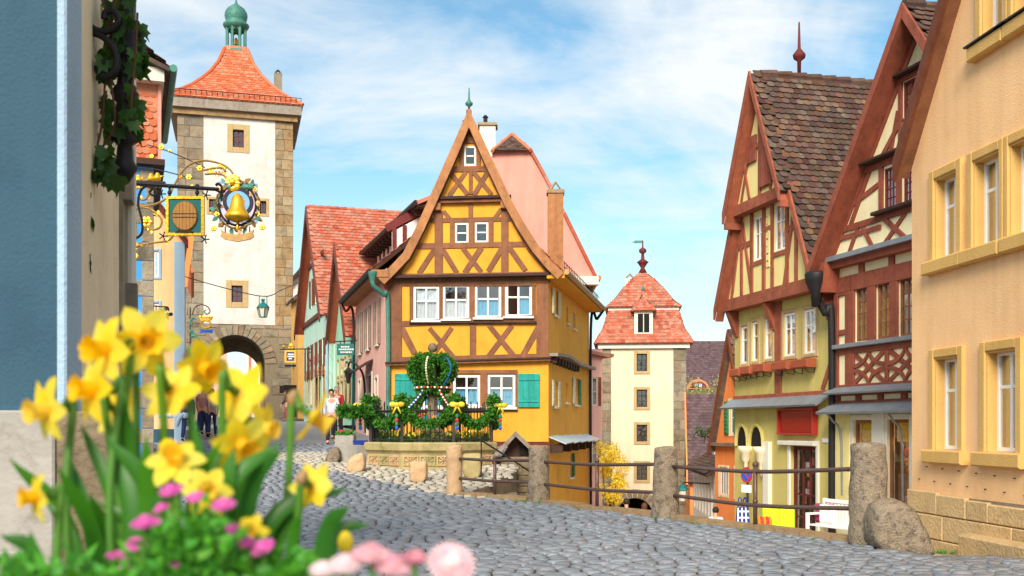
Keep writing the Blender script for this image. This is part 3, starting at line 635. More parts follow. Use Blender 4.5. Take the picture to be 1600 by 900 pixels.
    for k in range(9): hs.rect('beam_end', .2 + k * .62, zc - .3, .36 + k * .62, zc - .09, 0, .22, 'dark_wood')
    zd = SU(857, 688)[1]
    for k in range(5):
        u = .1 + k * 1.75; v, f = slab([(u, -.55, zd - .1), (u + 1.7, -.55, zd - .06), (u + 1.7, 0, zd + .16), (u, 0, zd + .12)], .03); mesh_obj('canopy_sheet', v, f, 'lead_pale', side)
        hs.rect('bracket', u + .2, zd - .4, u + .32, zd - .12, 0, .4, 'dark_wood')
    # eave, gutter and downpipe of the side
    b2 = B(); b2.box(-.3, L, -.55, .0, ze - .02, ze + .12); b2.obj('eave_board', 'yellow', side)
    b2 = B(); b2.tube([(-.3, -.62, ze + .16), (L + .1, -.62, ze + .12)], .09, 8); b2.obj('gutter', 'brass', side)
    b2 = B(); b2.tube(bez([(L - .1, -.6, ze + .05), (L - .1, -.35, ze - .3), (L - .12, -.1, ze - .7), (L - .12, -.1, zbot)]), .055, 8); b2.obj('downpipe', 'black_metal', side)
    for k in range(24): b2 = B(); b2.tube([(k * .36, -.5, ze + .24), (k * .36, -.5, ze + .55)], .012, 4); b2.obj('snow_guard', 'iron', side)
    b2 = B(); b2.tube([(-.1, -.5, ze + .5), (L - .6, -.5, ze + .5)], .015, 4).tube([(-.1, -.5, ze + .36), (L - .6, -.5, ze + .36)], .015, 4); b2.obj('snow_guard_rail', 'iron', side)
    # left and back walls close the body
    bx = B(); bx.add([(0, .02, zbot), (-.4, 9.2, zbot), (-.4, 9.2, zg), (0, .02, zg)], [(0, 1, 2, 3)]); bx.obj('wall', 'yellow', h.o)
    bx = B(); bx.add([(-.4, 9.2, zbot), (W + 1.95, 9.2, zbot), (W + 1.95, 9.2, zg), (W / 2 - .4, 9.2, ap[1] - .1), (-.4, 9.2, zg)], [(0, 1, 2, 3, 4)]); bx.obj('wall', 'yellow', h.o)
    # chimney on the right slope
    q = at(868, 405, 35.0); lx, ly = q.x - h.x0, q.y - h.y0; z0, z1 = h.z(CAMZ + (668 - 420) / 1600 * 35), h.z(CAMZ + (668 - 298) / 1600 * 35)
    ch = B().box(lx - .26, lx + .26, ly - .2, ly + .3, z0 - .5, z1).obj('chimney', 'brown_light', h.o)
    bb = B(); bb.box(lx - .3, lx + .3, ly - .24, ly + .34, z1 - .12, z1); bb.tube([(lx - .2, ly, z1), (lx, ly, z1 + .3)], .05, 6).tube([(lx + .2, ly, z1), (lx, ly, z1 + .3)], .03, 6); bb.obj('chimney_cap', 'stone_warm', ch)
    # gutter head and downpipe at the left corner
    bb = B(); bb.tube(bez([(-.45, -.5, zg - .05), (-.42, -.5, zg - .35), (-.15, -.3, zg - .6), (-.02, -.12, zg - .95), (-.02, -.12, .1)]), .07, 8); bb.lathe([(.06, -.3), (.14, .0), (.14, .08)], (-.45, -.5, zg), 8); bb.obj('downpipe', 'copper', h.o)
    bb = B(); bb.bbox(-.5, .06, -.5, .1, zg - .1, zg + .14); bb.obj('eave_box', 'brown_light', h.o)
    return h
yellow_house()

# the taller pink-gabled house behind it
def pink_gable_house():
    h = House('gabled_house', 'taller house with pink plastered gable behind the yellow half-timbered house', 'house', -3.6, 41.6, 0, -1)
    U = lambda x, y: h.uv(x, y)
    poly = [(680, 430), (930, 432), (908, 392), (880, 335), (850, 278), (824, 232), (776, 236), (690, 330)]
    P = [U(x, y) for x, y in poly]
    h.wall([(P[0][0], 0), (P[1][0] - .25, 0), (P[1][0] - .25, P[1][1])] + P[1:], [], 0, 'pink_gable')
    ridge = [(930, 434), (908, 390), (880, 333), (850, 275), (826, 232)]; pr = [U(x, y) for x, y in ridge]
    for (a, za), (c, zc) in zip(pr, pr[1:]):
        v, f = slab([(a + .1, -.15, za), (c + .1, -.15, zc), (c + .1, 7, zc), (a + .1, 7, za)], .12); mesh_obj('roof', v, f, 'tile_red', h.o)
    a, c = pr[0]; h.rect('cornice', a - 1.4, c - .32, a + .12, c + .02, -.05, .3, 'offwhite')
    # little hip at the top
    t0, t1, t2 = U(769, 239), U(829, 237), U(800, 204)
    v = [(t0[0], -.25, t0[1]), (t1[0], -.25, t1[1]), (t2[0], 1.4, t2[1] + .25), (t0[0], 3, t0[1]), (t1[0], 3, t1[1])]
    rf = mesh_obj('roof', v, [(0, 1, 2), (1, 4, 2), (3, 0, 2)], 'tile_dark', h.o)
    Vd = Vector(v[2]) - (Vector(v[0]) + Vector(v[1])) / 2; wl = t1[0] - t0[0]; vl = Vd.length
    tiles(rf, Vector(v[0]) + Vector((0, 0, .02)), (1, 0, 0), Vd, wl, vl, .17, .15, 'tile_dark', inside=lambda u, q: abs(u - wl / 2) < (wl / 2) * (1 - q / vl) + .05, pick=40)
    bb = B(); bb.tube([v[0], v[2]], .08, 6).tube([v[1], v[2]], .08, 6); bb.obj('hip_tiles', 'tile_orange', h.o)
    # left side: maroon eave with white infill over a dark timber storey
    w0 = Vector((at(578, 400, 44.0).x - h.x0, 44.0 - h.y0, 0)); w1 = Vector((at(664, 322, 34.6).x - h.x0, 34.6 - h.y0, 0))
    ze = h.z(CAMZ + (668 - 396) / 1600 * 44)
    side = bpy.data.objects.new('timber_storey', None); C.objects.link(side); side.parent = h.o; d = (w1 - w0).normalized(); side.location = (w0.x, w0.y, 0); side.rotation_euler = (0, 0, math.atan2(d.y, d.x)); L = (w1 - w0).length
    B().box(0, L, 0.25, .4, ze - 3.5, ze).obj('wall', 'white_wall', side)
    for k in range(12): B().bbox(.15 + k * L / 12, .33 + k * L / 12, .2, .26, ze - 3.5, ze - .1).obj('timber', 'maroon', side)
    B().box(-.1, L + .1, .19, .27, ze - 2.0, ze - 1.8).obj('timber', 'maroon', side)
    for k in range(16): B().box(.1 + k * L / 16, .22 + k * L / 16, -.25, .3, ze - .22, ze - .06).obj('rafter_end', 'dark_wood', side)
    B().box(-.2, L + .2, -.3, .35, ze - .06, ze + .06).obj('eave_board', 'dark_wood', side)
    bb = B(); bb.tube([(-.2, -.36, ze + .02), (L + .2, -.36, ze + .06)], .09, 8); bb.obj('gutter', 'black_metal', side)
    v, f = slab([(-.3, -.35, ze + .1), (L + .3, -.35, ze + .1), (L + .3, 1.6, ze + 1.0), (-.3, 1.6, ze + 1.0)], .12); mesh_obj('roof', v, f, 'tile_red', side)
    # near end: maroon verge and white panel
    a = at(590, 398, 35.4); c = at(664, 318, 35.4); p = lambda q: (q.x - h.x0, q.z - h.zb)
    y = 35.4 - h.y0
    bb = B(); bb.add([(p(at(X, Yp, 35.4))[0], y + yo, p(at(X, Yp, 35.4))[1]) for yo in (0, .12) for X, Yp in ((600, 352), (664, 316), (668, 330), (606, 362))], [(0, 1, 2, 3), (7, 6, 5, 4), (0, 4, 5, 1), (2, 6, 7, 3), (3, 7, 4, 0)]); bb.obj('verge_board', 'maroon', h.o)
    bb = B(); bb.add([(p(at(X, Yp, 35.4))[0], y + .06, p(at(X, Yp, 35.4))[1]) for X, Yp in ((612, 362), (668, 332), (668, 440), (612, 440))], [(0, 1, 2, 3)]); bb.obj('wall', 'white_wall', h.o)
    for X in (613, 629): B().box(p(at(X, 400, 35.4))[0], p(at(X, 400, 35.4))[0] + .14, y - .03, y + .05, p(at(X, 440, 35.4))[1], p(at(X, 352, 35.4))[1]).obj('timber', 'maroon', h.o)
    # chimney
    q = at(762, 230, 44); bb = B(); bb.box(q.x - h.x0 - .34, q.x - h.x0 + .34, 2.2, 2.9, h.z(9.0), h.z(CAMZ + (668 - 196) / 1600 * 44)); ch = bb.obj('chimney', 'offwhite', h.o)
    zt = h.z(CAMZ + (668 - 196) / 1600 * 44); bb = B(); bb.box(q.x - h.x0 - .42, q.x - h.x0 + .42, 2.12, 2.98, zt - .05, zt + .06); bb.obj('chimney_cap', 'stone_warm', ch); B().lathe([(.09, 0), (.09, .3), (.14, .32), (.05, .42)], (q.x - h.x0 - .1, 2.5, zt + .05), 8).obj('chimney_pot', 'black_metal', ch)
    B().lathe([(.1, 0), (.1, .35), (.13, .36), (.13, .42)], (t1[0] - .25, 1.6, t1[1] + .2), 8).obj('vent_pipe', 'lead', h.o)
    B().box(P[0][0], P[0][0] + .1, 0, 7, 0, P[0][1]).obj('wall', 'pink_gable', h.o); B().box(P[1][0] - .35, P[1][0] - .26, 0, 7, 0, P[1][1]).obj('wall', 'pink_gable', h.o)
    bb = B(); bb.tube([(pr[0][0] + .15, -.2, pr[0][1] - .02), (pr[0][0] + .15, 7, pr[0][1] - .02)], .1, 8); bb.obj('gutter', 'brass', h.o)
pink_gable_house()
# ------------------------------------------------------------------ right-hand row
def green_house():
    phi = math.atan2(-.970, .2425)
    h = House('green_gabled_house', 'pale green house with red-timbered gable and old tiled roof above the lane', 'house', 5.94, 27.3, phi, -2.1)
    U = h.uv; W = 4.74; ez, rz = h.z(4.85), h.z(10.02)
    def zr(x0, y0, x1, y1, w=0): a, b = U(x0, (y0 + y1) / 2, w)[0], U(x1, (y0 + y1) / 2, w)[0]; xm = (x0 + x1) / 2; return (a, U(xm, y1, w)[1], b, U(xm, y0, w)[1])
    W1 = [zr(1158, 510, 1168, 568), zr(1175, 503, 1184.5, 564), zr(1195, 497, 1207, 560), zr(1225, 489, 1243, 556), zr(1256, 483, 1275, 552)]
    door = (U(1236, 750)[0], .35, U(1276, 750)[0], U(1255, 697)[1])
    ent = []
    h.wall([(0, 0), (W, 0), (W, ez), (0, ez)], W1 + [door], 0, 'green_wall', .16)
    body(h, W, ez, rz, 8.0, 'green_wall')
    for r in W1:
        h.window(r, 0, .07, fw=.05, nx=2 if r[2] - r[0] > .4 else 1, nz=2, bar=.03, zsplit=(.65,), curtain='curtain', surround='stone_frame', sw=.1, sproud=.025)
        b = B(); b.bbox(r[0] - .1, r[2] + .1, -.3, -.05, r[1] - .34, r[1] - .14); fb = b.obj('flower_box', 'terracotta', h.o)
        for uu in (r[0], r[2]): bb = B(); bb.tube([(uu, -.02, r[1] - .2), (uu, -.05, r[1] - .46), (uu, -.2, r[1] - .44), (uu, -.28, r[1] - .36)], .012, 5); bb.obj('bracket', 'iron', fb)
    # gable wall, jettied
    j = .28; g1 = zr(1178, 338, 1192, 406, j); g2 = zr(1210, 315, 1228, 391, j); j2 = .5
    fl = (rz - ez) / (W / 2); zm = U(1190, 312, j)[1]
    h.wall([(0, ez - .05), (W, ez - .05), (W, ez), (W / 2, rz), (0, ez)], [g1, g2], j, 'cream_yellow', .2)
    for r in (g1, g2): h.window(r, j + .02, .09, fw=.05, nx=2, nz=2, bar=.03, zsplit=(.62,), curtain='curtain')
    um = (W / 2) * (zm - ez) / (rz - ez)
    h.wall([(um, zm), (W - um, zm), (W / 2, rz)], [], j2, 'cream_yellow', j2 - j)
    tm = 'g_timber'
    def b(x0, y0, x1, y1, wd, w=j): h.beam(U(x0, y0, w), U(x1, y1, w), wd, w, w + ru(.03, .045), tm)
    # long jetty beam and consoles
    h.prism('jetty_beam', [(-.05, ez - .28), (W + .05, ez - .28), (W + .05, ez + .02), (-.05, ez + .02)], -.02, j + .06, tm)
    for u in (.04, 2.05, W - .14):
        h.prism('console', [(u, ez - .28), (u + .2, ez - .28), (u + .2, ez - .95), (u, ez - .95)], 0, .06, tm)
        bb = B(); bb.add([(u, -.06, ez - .9), (u + .18, -.06, ez - .9), (u + .18, -.3, ez - .29), (u, -.3, ez - .29), (u, -.06, ez - .29), (u + .18, -.06, ez - .29)], [(0, 1, 2, 3), (0, 3, 4), (1, 5, 2)]); bb.obj('console', tm, h.o)
    # gable timbers: posts, rails, splayed braces
    zt = zm - .02; hz = lambda t: ez + (zt - ez) * t
    def ub(u0, z0, u1, z1, wd, w=j): h.beam((u0, z0), (u1, z1), wd, w, w + ru(.03, .045), tm)
    for uc in (.98, 3.72):
        ub(uc, ez + .02, uc, ez + 2.05, .11); ub(uc - .55, ez + .02, uc - .05, ez + 1.9, .1); ub(uc + .55, ez + .02, uc + .05, ez + 1.9, .1); ub(uc - .5, ez + 1.3, uc + .55, ez + 1.3, .13)
    for uc in (g1[0] - .08, g1[2] + .08, g2[0] - .08, g2[2] + .08): ub(uc, ez + .02, uc, zt, .13)
    ub(g1[0] - .1, g1[1] - .07, g1[2] + .1, g1[1] - .07, .1); ub(g2[0] - .1, g2[1] - .07, g2[2] + .1, g2[1] - .07, .1); ub(g1[2] + .1, ez + 1.5, g2[0] - .1, ez + 1.5, .1)
    um1 = (W / 2) * (zt - .1 - ez) / (rz - ez); h.prism('jetty_beam', [(um - .1, zm - .24), (W - um + .1, zm - .24), (W - um + .1, zm + .02), (um - .1, zm + .02)], j, j2 + .06, tm)
    mid = W / 2
    ub(mid, zm, mid, rz - .5, .12, j2); 
    for s in (-1, 1):
        e = lambda t: mid + s * (mid - um) * t
        ub(e(.72), zm + .05, e(.42), zm + 1.15, .08, j2); ub(e(.4), zm + .05, e(.62), zm + .95, .08, j2); ub(e(.93), zm + .1, e(.03), rz - .25, .14, j2); ub(e(.66), zm + 1.25, e(0), zm + 1.25, .1, j2)
    sh = h.rect('shutter', mid + .08, zm + .15, mid + .62, zm + 1.75, j2 + .02, j2 + .07, 'red_timber')
    for k in range(4): h.rect('board', mid + .09 + k * .13, zm + .17, mid + .21 + k * .13, zm + 1.73, j2 + .07, j2 + .085, 'red_timber', sh)
    h.rect('shutter', mid - .62, zm + .9, mid - .14, zm + 1.55, j2 + .02, j2 + .06, 'red_timber')
    for s, u in ((-1, .0), (1, W)):
        ub(u - s * .12, ez, mid + s * (mid - um) + 0, zm - .1, .16)
    # inscription board between the gable windows: rows of faint lettering
    pl = h.rect('inscription_board', g1[2] + .2, ez + .55, g2[0] - .2, ez + 2.0, j, j + .03, 'cream_yellow')
    for k in range(7):
        u = g1[2] + .24
        while u < g2[0] - .3: ww = ru(.03, .09); h.rect('lettering', u, ez + .68 + k * .18, u + ww, ez + .72 + k * .18, j + .03, j + .034, 'g_timber', pl); u += ww + .03
    # first-floor posts and bottom rail
    h.rect('timber', *zr(1212, 462, 1222, 617), 0, .04, tm); h.beam((W - .02, ez - 1.95), (W - .35, ez - 2.5), .12, 0, .04, tm); h.rect('timber', -.02, U(1225, 622)[1] , W, U(1225, 614)[1], 0, .05, tm)
    # lead-covered pent roof
    zp = U(1225, 624)[1]; n = 6
    for k in range(n):
        a, c = -.12 + (W + .1) * k / n, -.12 + (W + .1) * (k + 1) / n - .01
        v, f = slab([(a, -.4, zp - .16), (c, -.4, zp - .16), (c, -.02, zp + .08), (a, -.02, zp + .08)], .05); mesh_obj('lead_sheet', v, f, 'lead', h.o)
    # red sign board, lintel, door, street plate
    r = zr(1224, 641, 1277, 676); s = h.rect('sign_board', *r, .02, .1, 'red_sign')
    for q in ((r[0] - .05, r[1] - .05, r[2] + .05, r[1]), (r[0] - .05, r[3], r[2] + .05, r[3] + .05), (r[0] - .05, r[1], r[0], r[3]), (r[2], r[1], r[2] + .05, r[3])): h.rect('frame', *q, .02, .16, 'red_frame', s)
    h.rect('lintel', *zr(1222, 689, 1279, 696), 0, .14, 'offwhite'); h.rect('street_plate', *zr(1286, 685, 1299, 692), 0, .03, 'text_white')
    d = h.window(door, 0, .12, fm='door_red', fw=.09, nx=3, nz=5, bar=.045, glass='glass_clear', surround='offwhite', sw=.13, sproud=.04)
    for k in range(9):
        u = ru(door[0] + .15, door[2] - .25); z = ru(door[1] + .4, door[3] - .4); h.rect('notice', u, z, u + ru(.1, .2), z + ru(.12, .26), -.19, -.185, random.choice(['text_white', 'text_white', 'curtain_yellow', 'mural_red']), d)
    B().box(door[0] - .2, door[2] + .2, .9, .92, door[1] - .2, door[3] + .2).obj('shop_interior', 'brown_yellow', h.o)
    # corbelled arches of the corner
    for k, (x0, x1) in enumerate(((1152, 1170), (1173, 1194))):
        u0, u1 = U(x0, 690)[0], U(x1, 690)[0]; zt_, zb_ = U(1170, 664)[1], U(1170, 697)[1]; n = 10
        arc = [(u0 + (u1 - u0) * (.5 - .5 * math.cos(math.pi * i / n)), zb_ + (zt_ - zb_) * math.sin(math.pi * i / n) ** .8) for i in range(n + 1)]
        h.prism('arch_shade', arc, .002, .012, 'dark'); bb = B(); bb.tube([(u, -.03, z) for u, z in arc], .05, 6); bb.obj('arch_rib', 'green_wall', h.o)  # flat dark sheet on the wall, shade of the arch put into its colour
        bb = B(); bb.lathe([(.02, -.75), (.05, -.6), (.06, -.42), (.12, -.35), (.14, -.18), (.2, -.12), (.22, 0)], (u1, -.08, zb_), 8); bb.obj('corbel', 'stucco', h.o, True)
    h.rect('pilaster', U(1197, 700)[0], 0, U(1206, 700)[0], U(1200, 690)[1], 0, .1, 'offwhite')
    gable_roof(h, W, ez, rz, 8.0, .5, .14, 'tile_dark', 'g_timber', .19, .165, left=False, right=True, pick=300, verge=.13)
    for s in (-1, 1):   # the upper gable roof steps further out, so its verge is kinked
        e = mid + s * (mid - um + .12); zk = zm - .12 * fl; q = .13 * math.hypot(1, fl)
        v, f = slab([(e, -.76, zk + .07), (e, -.48, zk + .07), (mid, -.48, rz + .07), (mid, -.76, rz + .07)], .1); r = mesh_obj('roof', v, f, 'tile_dark', h.o)
        if s > 0: tiles(r, (e, -.78, zk + .09), (0, 1, 0), (mid - e, 0, rz - zk), .42, math.hypot(mid - e, rz - zk), .19, .165, 'tile_dark', pick=60, lift=.045)
        B().prism([(e, zk + .12), (mid, rz + .12), (mid, rz + .12 - q), (e, zk + .12 - q * .9)], .76, .82).obj('verge_board', 'g_timber', h.o)
        v, f = slab([(e, -.76, zk - .2), (e, -.4, zk - .2), (mid, -.4, rz - .2), (mid, -.76, rz - .2)], .02); mesh_obj('soffit', v, f, 'g_timber', h.o)
        B().box(min(e, e - s * .1), max(e, e - s * .1), -.76, -.3, zk - .3, zk - .14).obj('beam_end', 'g_timber', h.o)
    for s in (0, 1):   # red soffit under the verge
        ue, sg = (-.14, 1) if s == 0 else (W + .14, -1); z0 = ez - .14 * fl
        dz = .1 * math.hypot(1, fl) - .03; v, f = slab([(ue, -.5, z0 - dz), (ue, -j, z0 - dz), (W / 2, -j, rz - dz), (W / 2, -.5, rz - dz)], .03); mesh_obj('soffit', v, f, 'g_timber', h.o)
    bb = B(); bb.lathe([(.04, -.2), (.05, .35), (.14, .42), (.16, .5), (.1, .58), (.04, .66), (.02, 1.3), (.004, 1.32)], (mid, .55, rz + .12), 10); bb.obj('finial', 'maroon', h.o, True)
    # rainwater head and pipe between the two houses
    bb = B(); bb.lathe([(.1, -.6), (.13, -.3), (.24, -.05), (.26, .1), (.24, .16)], (W + .12, -.45, ez - .1), 10); bb.tube(bez([(W + .12, -.42, ez - .55), (W + .16, -.25, ez - .85), (W + .2, -.12, ez - 1.2), (W + .2, -.12, 0)]), .085, 8); bb.obj('downpipe', 'black_metal', h.o, True)
    return h
G = green_house()

def timber_house():
    phi = math.atan2(-.961, .2764)
    h = House('red_timbered_house', 'cream and red half-timbered house with leaded windows beside the green house', 'house', 7.1, 22.5, phi, -1.4)
    U = h.uv; W = 6.14; ez, rz = h.z(5.15), h.z(9.45)
    def zr(x0, y0, x1, y1, w=0): a, b = U(x0, (y0 + y1) / 2, w)[0], U(x1, (y0 + y1) / 2, w)[0]; xm = (x0 + x1) / 2; return (a, U(xm, y1, w)[1], b, U(xm, y0, w)[1])
    W1 = [zr(1337, 449, 1356, 533), zr(1370, 441, 1391, 529), zr(1405, 434, 1428, 525)]
    shop = [zr(1334, 656, 1363, 790), zr(1387, 655, 1421, 800)]
    h.wall([(0, 0), (W, 0), (W, ez), (0, ez)], W1 + shop, 0, 'cream', .16)
    body(h, W, ez, rz, 8, 'cream')
    tm = 'red_timber'
    def rc(x0, y0, x1, y1, t=.04, w=0.0, mat=tm, name='timber'): h.rect(name, *zr(x0, y0, x1, y1, w), w, w + t, mat)
    def ub(u0, z0, u1, z1, wd, w=0.0): h.beam((u0, z0), (u1, z1), wd, w, w + ru(.03, .045), tm)
    for r in W1: h.window(r, 0, .08, fm='brown', fw=.05, nx=2, nz=4, bar=.025, zsplit=(.27, .52, .76), curtain='curtain_yellow' if r is not W1[2] else 'curtain', cfrac=.75)
    # upper storey framing
    zA, zB = U(1360, 432)[1], U(1360, 447)[1]; z0, z1 = U(1360, 540)[1], U(1360, 600)[1]
    uL = .05
    h.rect('timber', 0, zB - .02, W, zA + .12, 0, .05, tm); h.rect('timber', 0, z1 - .05, .16, zA, 0, .045, tm)
    ux = [W1[0][0] - .32] + [W1[0][2] + .02, W1[1][0] - .02, W1[1][2] + .02, W1[2][0] - .02]
    h.rect('timber', W1[0][0] - .34, z1, W1[0][0] - .01, zB, 0, .044, tm); h.rect('timber', W1[0][2] + .01, z0, W1[1][0] - .01, zB, 0, .044, tm); h.rect('timber', W1[1][2] + .01, z0, W1[2][0] - .01, zB, 0, .044, tm)
    h.rect('timber', .16, W1[0][3] - .1, W1[0][0] - .3, W1[0][3] + .06, 0, .042, tm); h.rect('timber', .16, z0 + .3, W1[0][0] - .3, z0 + .42, 0, .042, tm)
    for k in range(5): h.rect('timber', .9 + k * 1.0, zA + .1, 1.08 + k * 1.0, ez - .03, 0, .046, tm)
    h.rect('window_ledge', .1, z0 + .0, W, z0 + .09, 0, .16, 'lead'); h.rect('timber', .15, z0 - .13, W, z0 - .002, 0, .048, tm)
    # carved panels: crossed and curved braces
    zt, zb_ = z0 - .13, z1 + .02; n = 4; u = W1[0][0] - .04; pw = 1.18
    for k in range(n):
        a, c = u + k * pw, u + (k + 1) * pw - .12; m_ = (a + c) / 2
        h.rect('timber', c, zb_, c + .12, zt, 0, .043, tm)
        ub(a, zt, c, zb_, .1); ub(c, zt, a, zb_, .1)
        for sx in (a, c):
            s = 1 if sx == a else -1
            for szz in (1, -1):
                pts = []
                for i in range(9):
                    t = i / 8; ang = t * math.pi / 2; pts.append((sx + s * (m_ - a) * math.sin(ang) * .98, ((zt + zb_) / 2) + szz * ((zt - zb_) / 2) * (1 - math.cos(ang)) * .98 + szz * .05))
                for i in range(8): pass
                P = [(x, zq - .045) for x, zq in pts] + [(x, zq + .045) for x, zq in pts[::-1]]; h.prism('curved_brace', P, 0, .05, tm)
    h.rect('timber', 0, z1 - .1, W, zb_, 0, .05, tm)
    # ledges and pent roofs
    zl1 = U(1365, 604)[1]; v, f = slab([(-.05, -.3, zl1 - .1), (W, -.3, zl1 - .1), (W, 0, zl1 + .05), (-.05, 0, zl1 + .05)], .04); mesh_obj('lead_sheet', v, f, 'lead', h.o)
    za, zb2 = U(1365, 612)[1], U(1365, 626)[1]
    h.rect('timber', 0, za - .06, W, za, 0, .06, tm); h.rect('timber', 0, zb2 - .06, W, zb2 + .02, 0, .06, tm)
    for k in range(8): h.rect('timber', .05 + k * .75, zb2 + .02, .22 + k * .75, za - .06, 0, .055, tm)
    zaw = U(1365, 634)[1]; v, f = slab([(.0, -.5, zaw - .12), (W * .62, -.5, zaw - .12), (W * .62, 0, zaw + .1), (.0, 0, zaw + .1)], .05); mesh_obj('awning', v, f, 'lead', h.o)
    for uu in (.35, U(1415, 700)[0]): bb = B(); bb.tube(bez([(uu, -.44, zaw - .14), (uu, -.3, zaw - .3), (uu, -.1, zaw - .6), (uu, -.06, zaw - 1.9)]), .024, 6); bb.obj('awning_arm', 'lead', h.o)
    # shop front
    h.rect('shop_pier', *zr(1303, 645, 1330, 800), 0, .05, 'cream_yellow'); h.rect('shop_pier', *zr(1365, 645, 1385, 800), 0, .06, 'offwhite')
    for i, r in enumerate(shop):
        w = h.window(r, 0, .1, fm='brown', fw=.07, nx=1, nz=1, glass='glass_clear', surround='offwhite', sw=.12)
        n = 10; vs = []; fs = []
        for k in range(n * 2 + 1): t = k / (n * 2); x = r[0] + .08 + (r[2] - r[0] - .16) * t; yy = .16 + .02 * math.sin(t * 40); vs += [(x, yy, r[3] - .45), (x, yy, r[3] - .05)]
        for k in range(n * 2): fs.append((2 * k, 2 * k + 2, 2 * k + 3, 2 * k + 1))
        mesh_obj('valance', vs, fs, 'curtain_yellow', w)
        if i == 1:
            B().box(r[0], r[2], .25, .9, r[1] + .1, r[1] + .75).obj('display_shelf', 'brown_light', w); B().box(r[0], r[2], .5, .9, r[3] - .9, r[3] - .85).obj('display_shelf', 'brown', w)
            for k in range(8): bb = B(); bb.ball((ru(r[0] + .1, r[2] - .1), ru(.3, .7), r[1] + .75 + ru(.02, .45)), ru(.09, .17), 8, 6, (1, .8, .9)); bb.obj('cushion', random.choice(['cushion', 'curtain_yellow', 'mural_red', 'cushion']), w, True)
    B().box(shop[0][0] - .2, shop[1][2] + .2, 1.3, 1.32, 0, shop[0][3] + .2).obj('shop_interior', 'brown_yellow', h.o)
    emit('lamp_glow', (255, 206, 120), 26.0); bb = B(); bb.ball((shop[1][0] + .3, .6, shop[1][3] - .6), .12, 10, 6); bb.obj('shop_lamp', 'lamp_glow', h.o, True)
    # gable, slightly jettied
    j = .14; fl = (rz - ez) / (W / 2); mid = W / 2
    gw = [zr(1382, 261, 1401, 327, j), zr(1412, 250, 1432, 318, j)]; gt = (mid - .55, h.z(7.55), mid + .1, h.z(8.25))
    h.wall([(0, ez), (W, ez), (mid, rz)], gw + [gt], j, 'cream', .2)
    for r in gw: h.window(r, j + .02, .08, fm='maroon', fw=.05, nx=3, nz=4, bar=.02, curtain='curtain', cfrac=1)
    h.window(gt, j + .02, .08, fm='maroon', fw=.05, nx=3, nz=3, bar=.02)
    h.prism('ledge', [(-.1, ez - .06), (W, ez - .06), (W, ez + .04), (-.1, ez + .04)], 0, j + .2, 'lead'); h.prism('jetty_beam', [(0, ez - .2), (W, ez - .2), (W, ez - .06), (0, ez - .06)], 0, j + .08, tm)
    def gb(u0, z0, u1, z1, wd): h.beam((u0, z0), (u1, z1), wd, j, j + ru(.03, .045), tm)
    z2 = gw[0][1] - .12; z3 = gw[0][3] + .12; eu = lambda z: (z - ez) / fl
    gb(.1, ez + .05, mid - .05, rz - .3, .16); gb(W - .1, ez + .05, mid + .05, rz - .3, .16)
    gb(eu(z2), z2, W - eu(z2), z2, .12); h.rect('window_ledge', gw[0][0] - .2, z2 + .05, gw[1][2] + .3, z2 + .12, j, j + .2, 'dark_wood'); gb(eu(z3), z3, W - eu(z3), z3, .14); h.rect('ledge', eu(z3) - .1, z3 + .07, W - eu(z3), z3 + .13, j, j + .24, 'dark_wood')
    zq = (ez + z2) / 2
    gb(eu(zq), zq + .12, gw[0][0] - .1, zq + .12, .1)
    for a, c in ((.75, 1.05), (1.55, 1.2), (1.95, 2.6), (2.6, 1.95), (3.2, 3.2), (3.4, 4.0), (4.0, 3.4)): gb(a, ez + .05, c, z2 - .05, .1)
    gb(gw[0][0] - .08, z2, gw[0][0] - .08, z3, .12); gb(gw[0][2] + .1, z2, gw[0][2] + .1, z3, .14); gb(eu(z2) + .35, z2, eu(z3) + .3, z3, .1); gb(eu(zq), zq + .6, gw[0][0] - .1, zq + 1.0, .1)
    gb(mid - .62, z3, mid - .62, gt[3], .1); gb(mid - .95, z3 + .1, mid - .7, gt[1] + .2, .1); gb(mid - .75, gt[3] + .07, mid + .7, gt[3] + .07, .12); gb(mid - 1.25, z3 + .1, mid - .55, z3 + .75, .1); h.rect('ledge', mid - .85, gt[3] + .1, mid + .85, gt[3] + .16, j, j + .2, 'dark_wood')
    gable_roof(h, W, ez, rz, 8, .55, .22, 'tile_dark', tm, .19, .165, left=False, right=True, pick=60, verge=.17)
    dz = .1 * math.hypot(1, fl) - .03; v, f = slab([(-.22, -.55, ez - .22 * fl - dz), (-.22, -j, ez - .22 * fl - dz), (mid, -j, rz - dz), (mid, -.55, rz - dz)], .03); mesh_obj('soffit', v, f, tm, h.o)
    h.prism('console', [(-.12, ez - .7), (.12, ez - .7), (.2, ez - .06), (-.12, ez - .06)], 0, .4, tm)
timber_house()

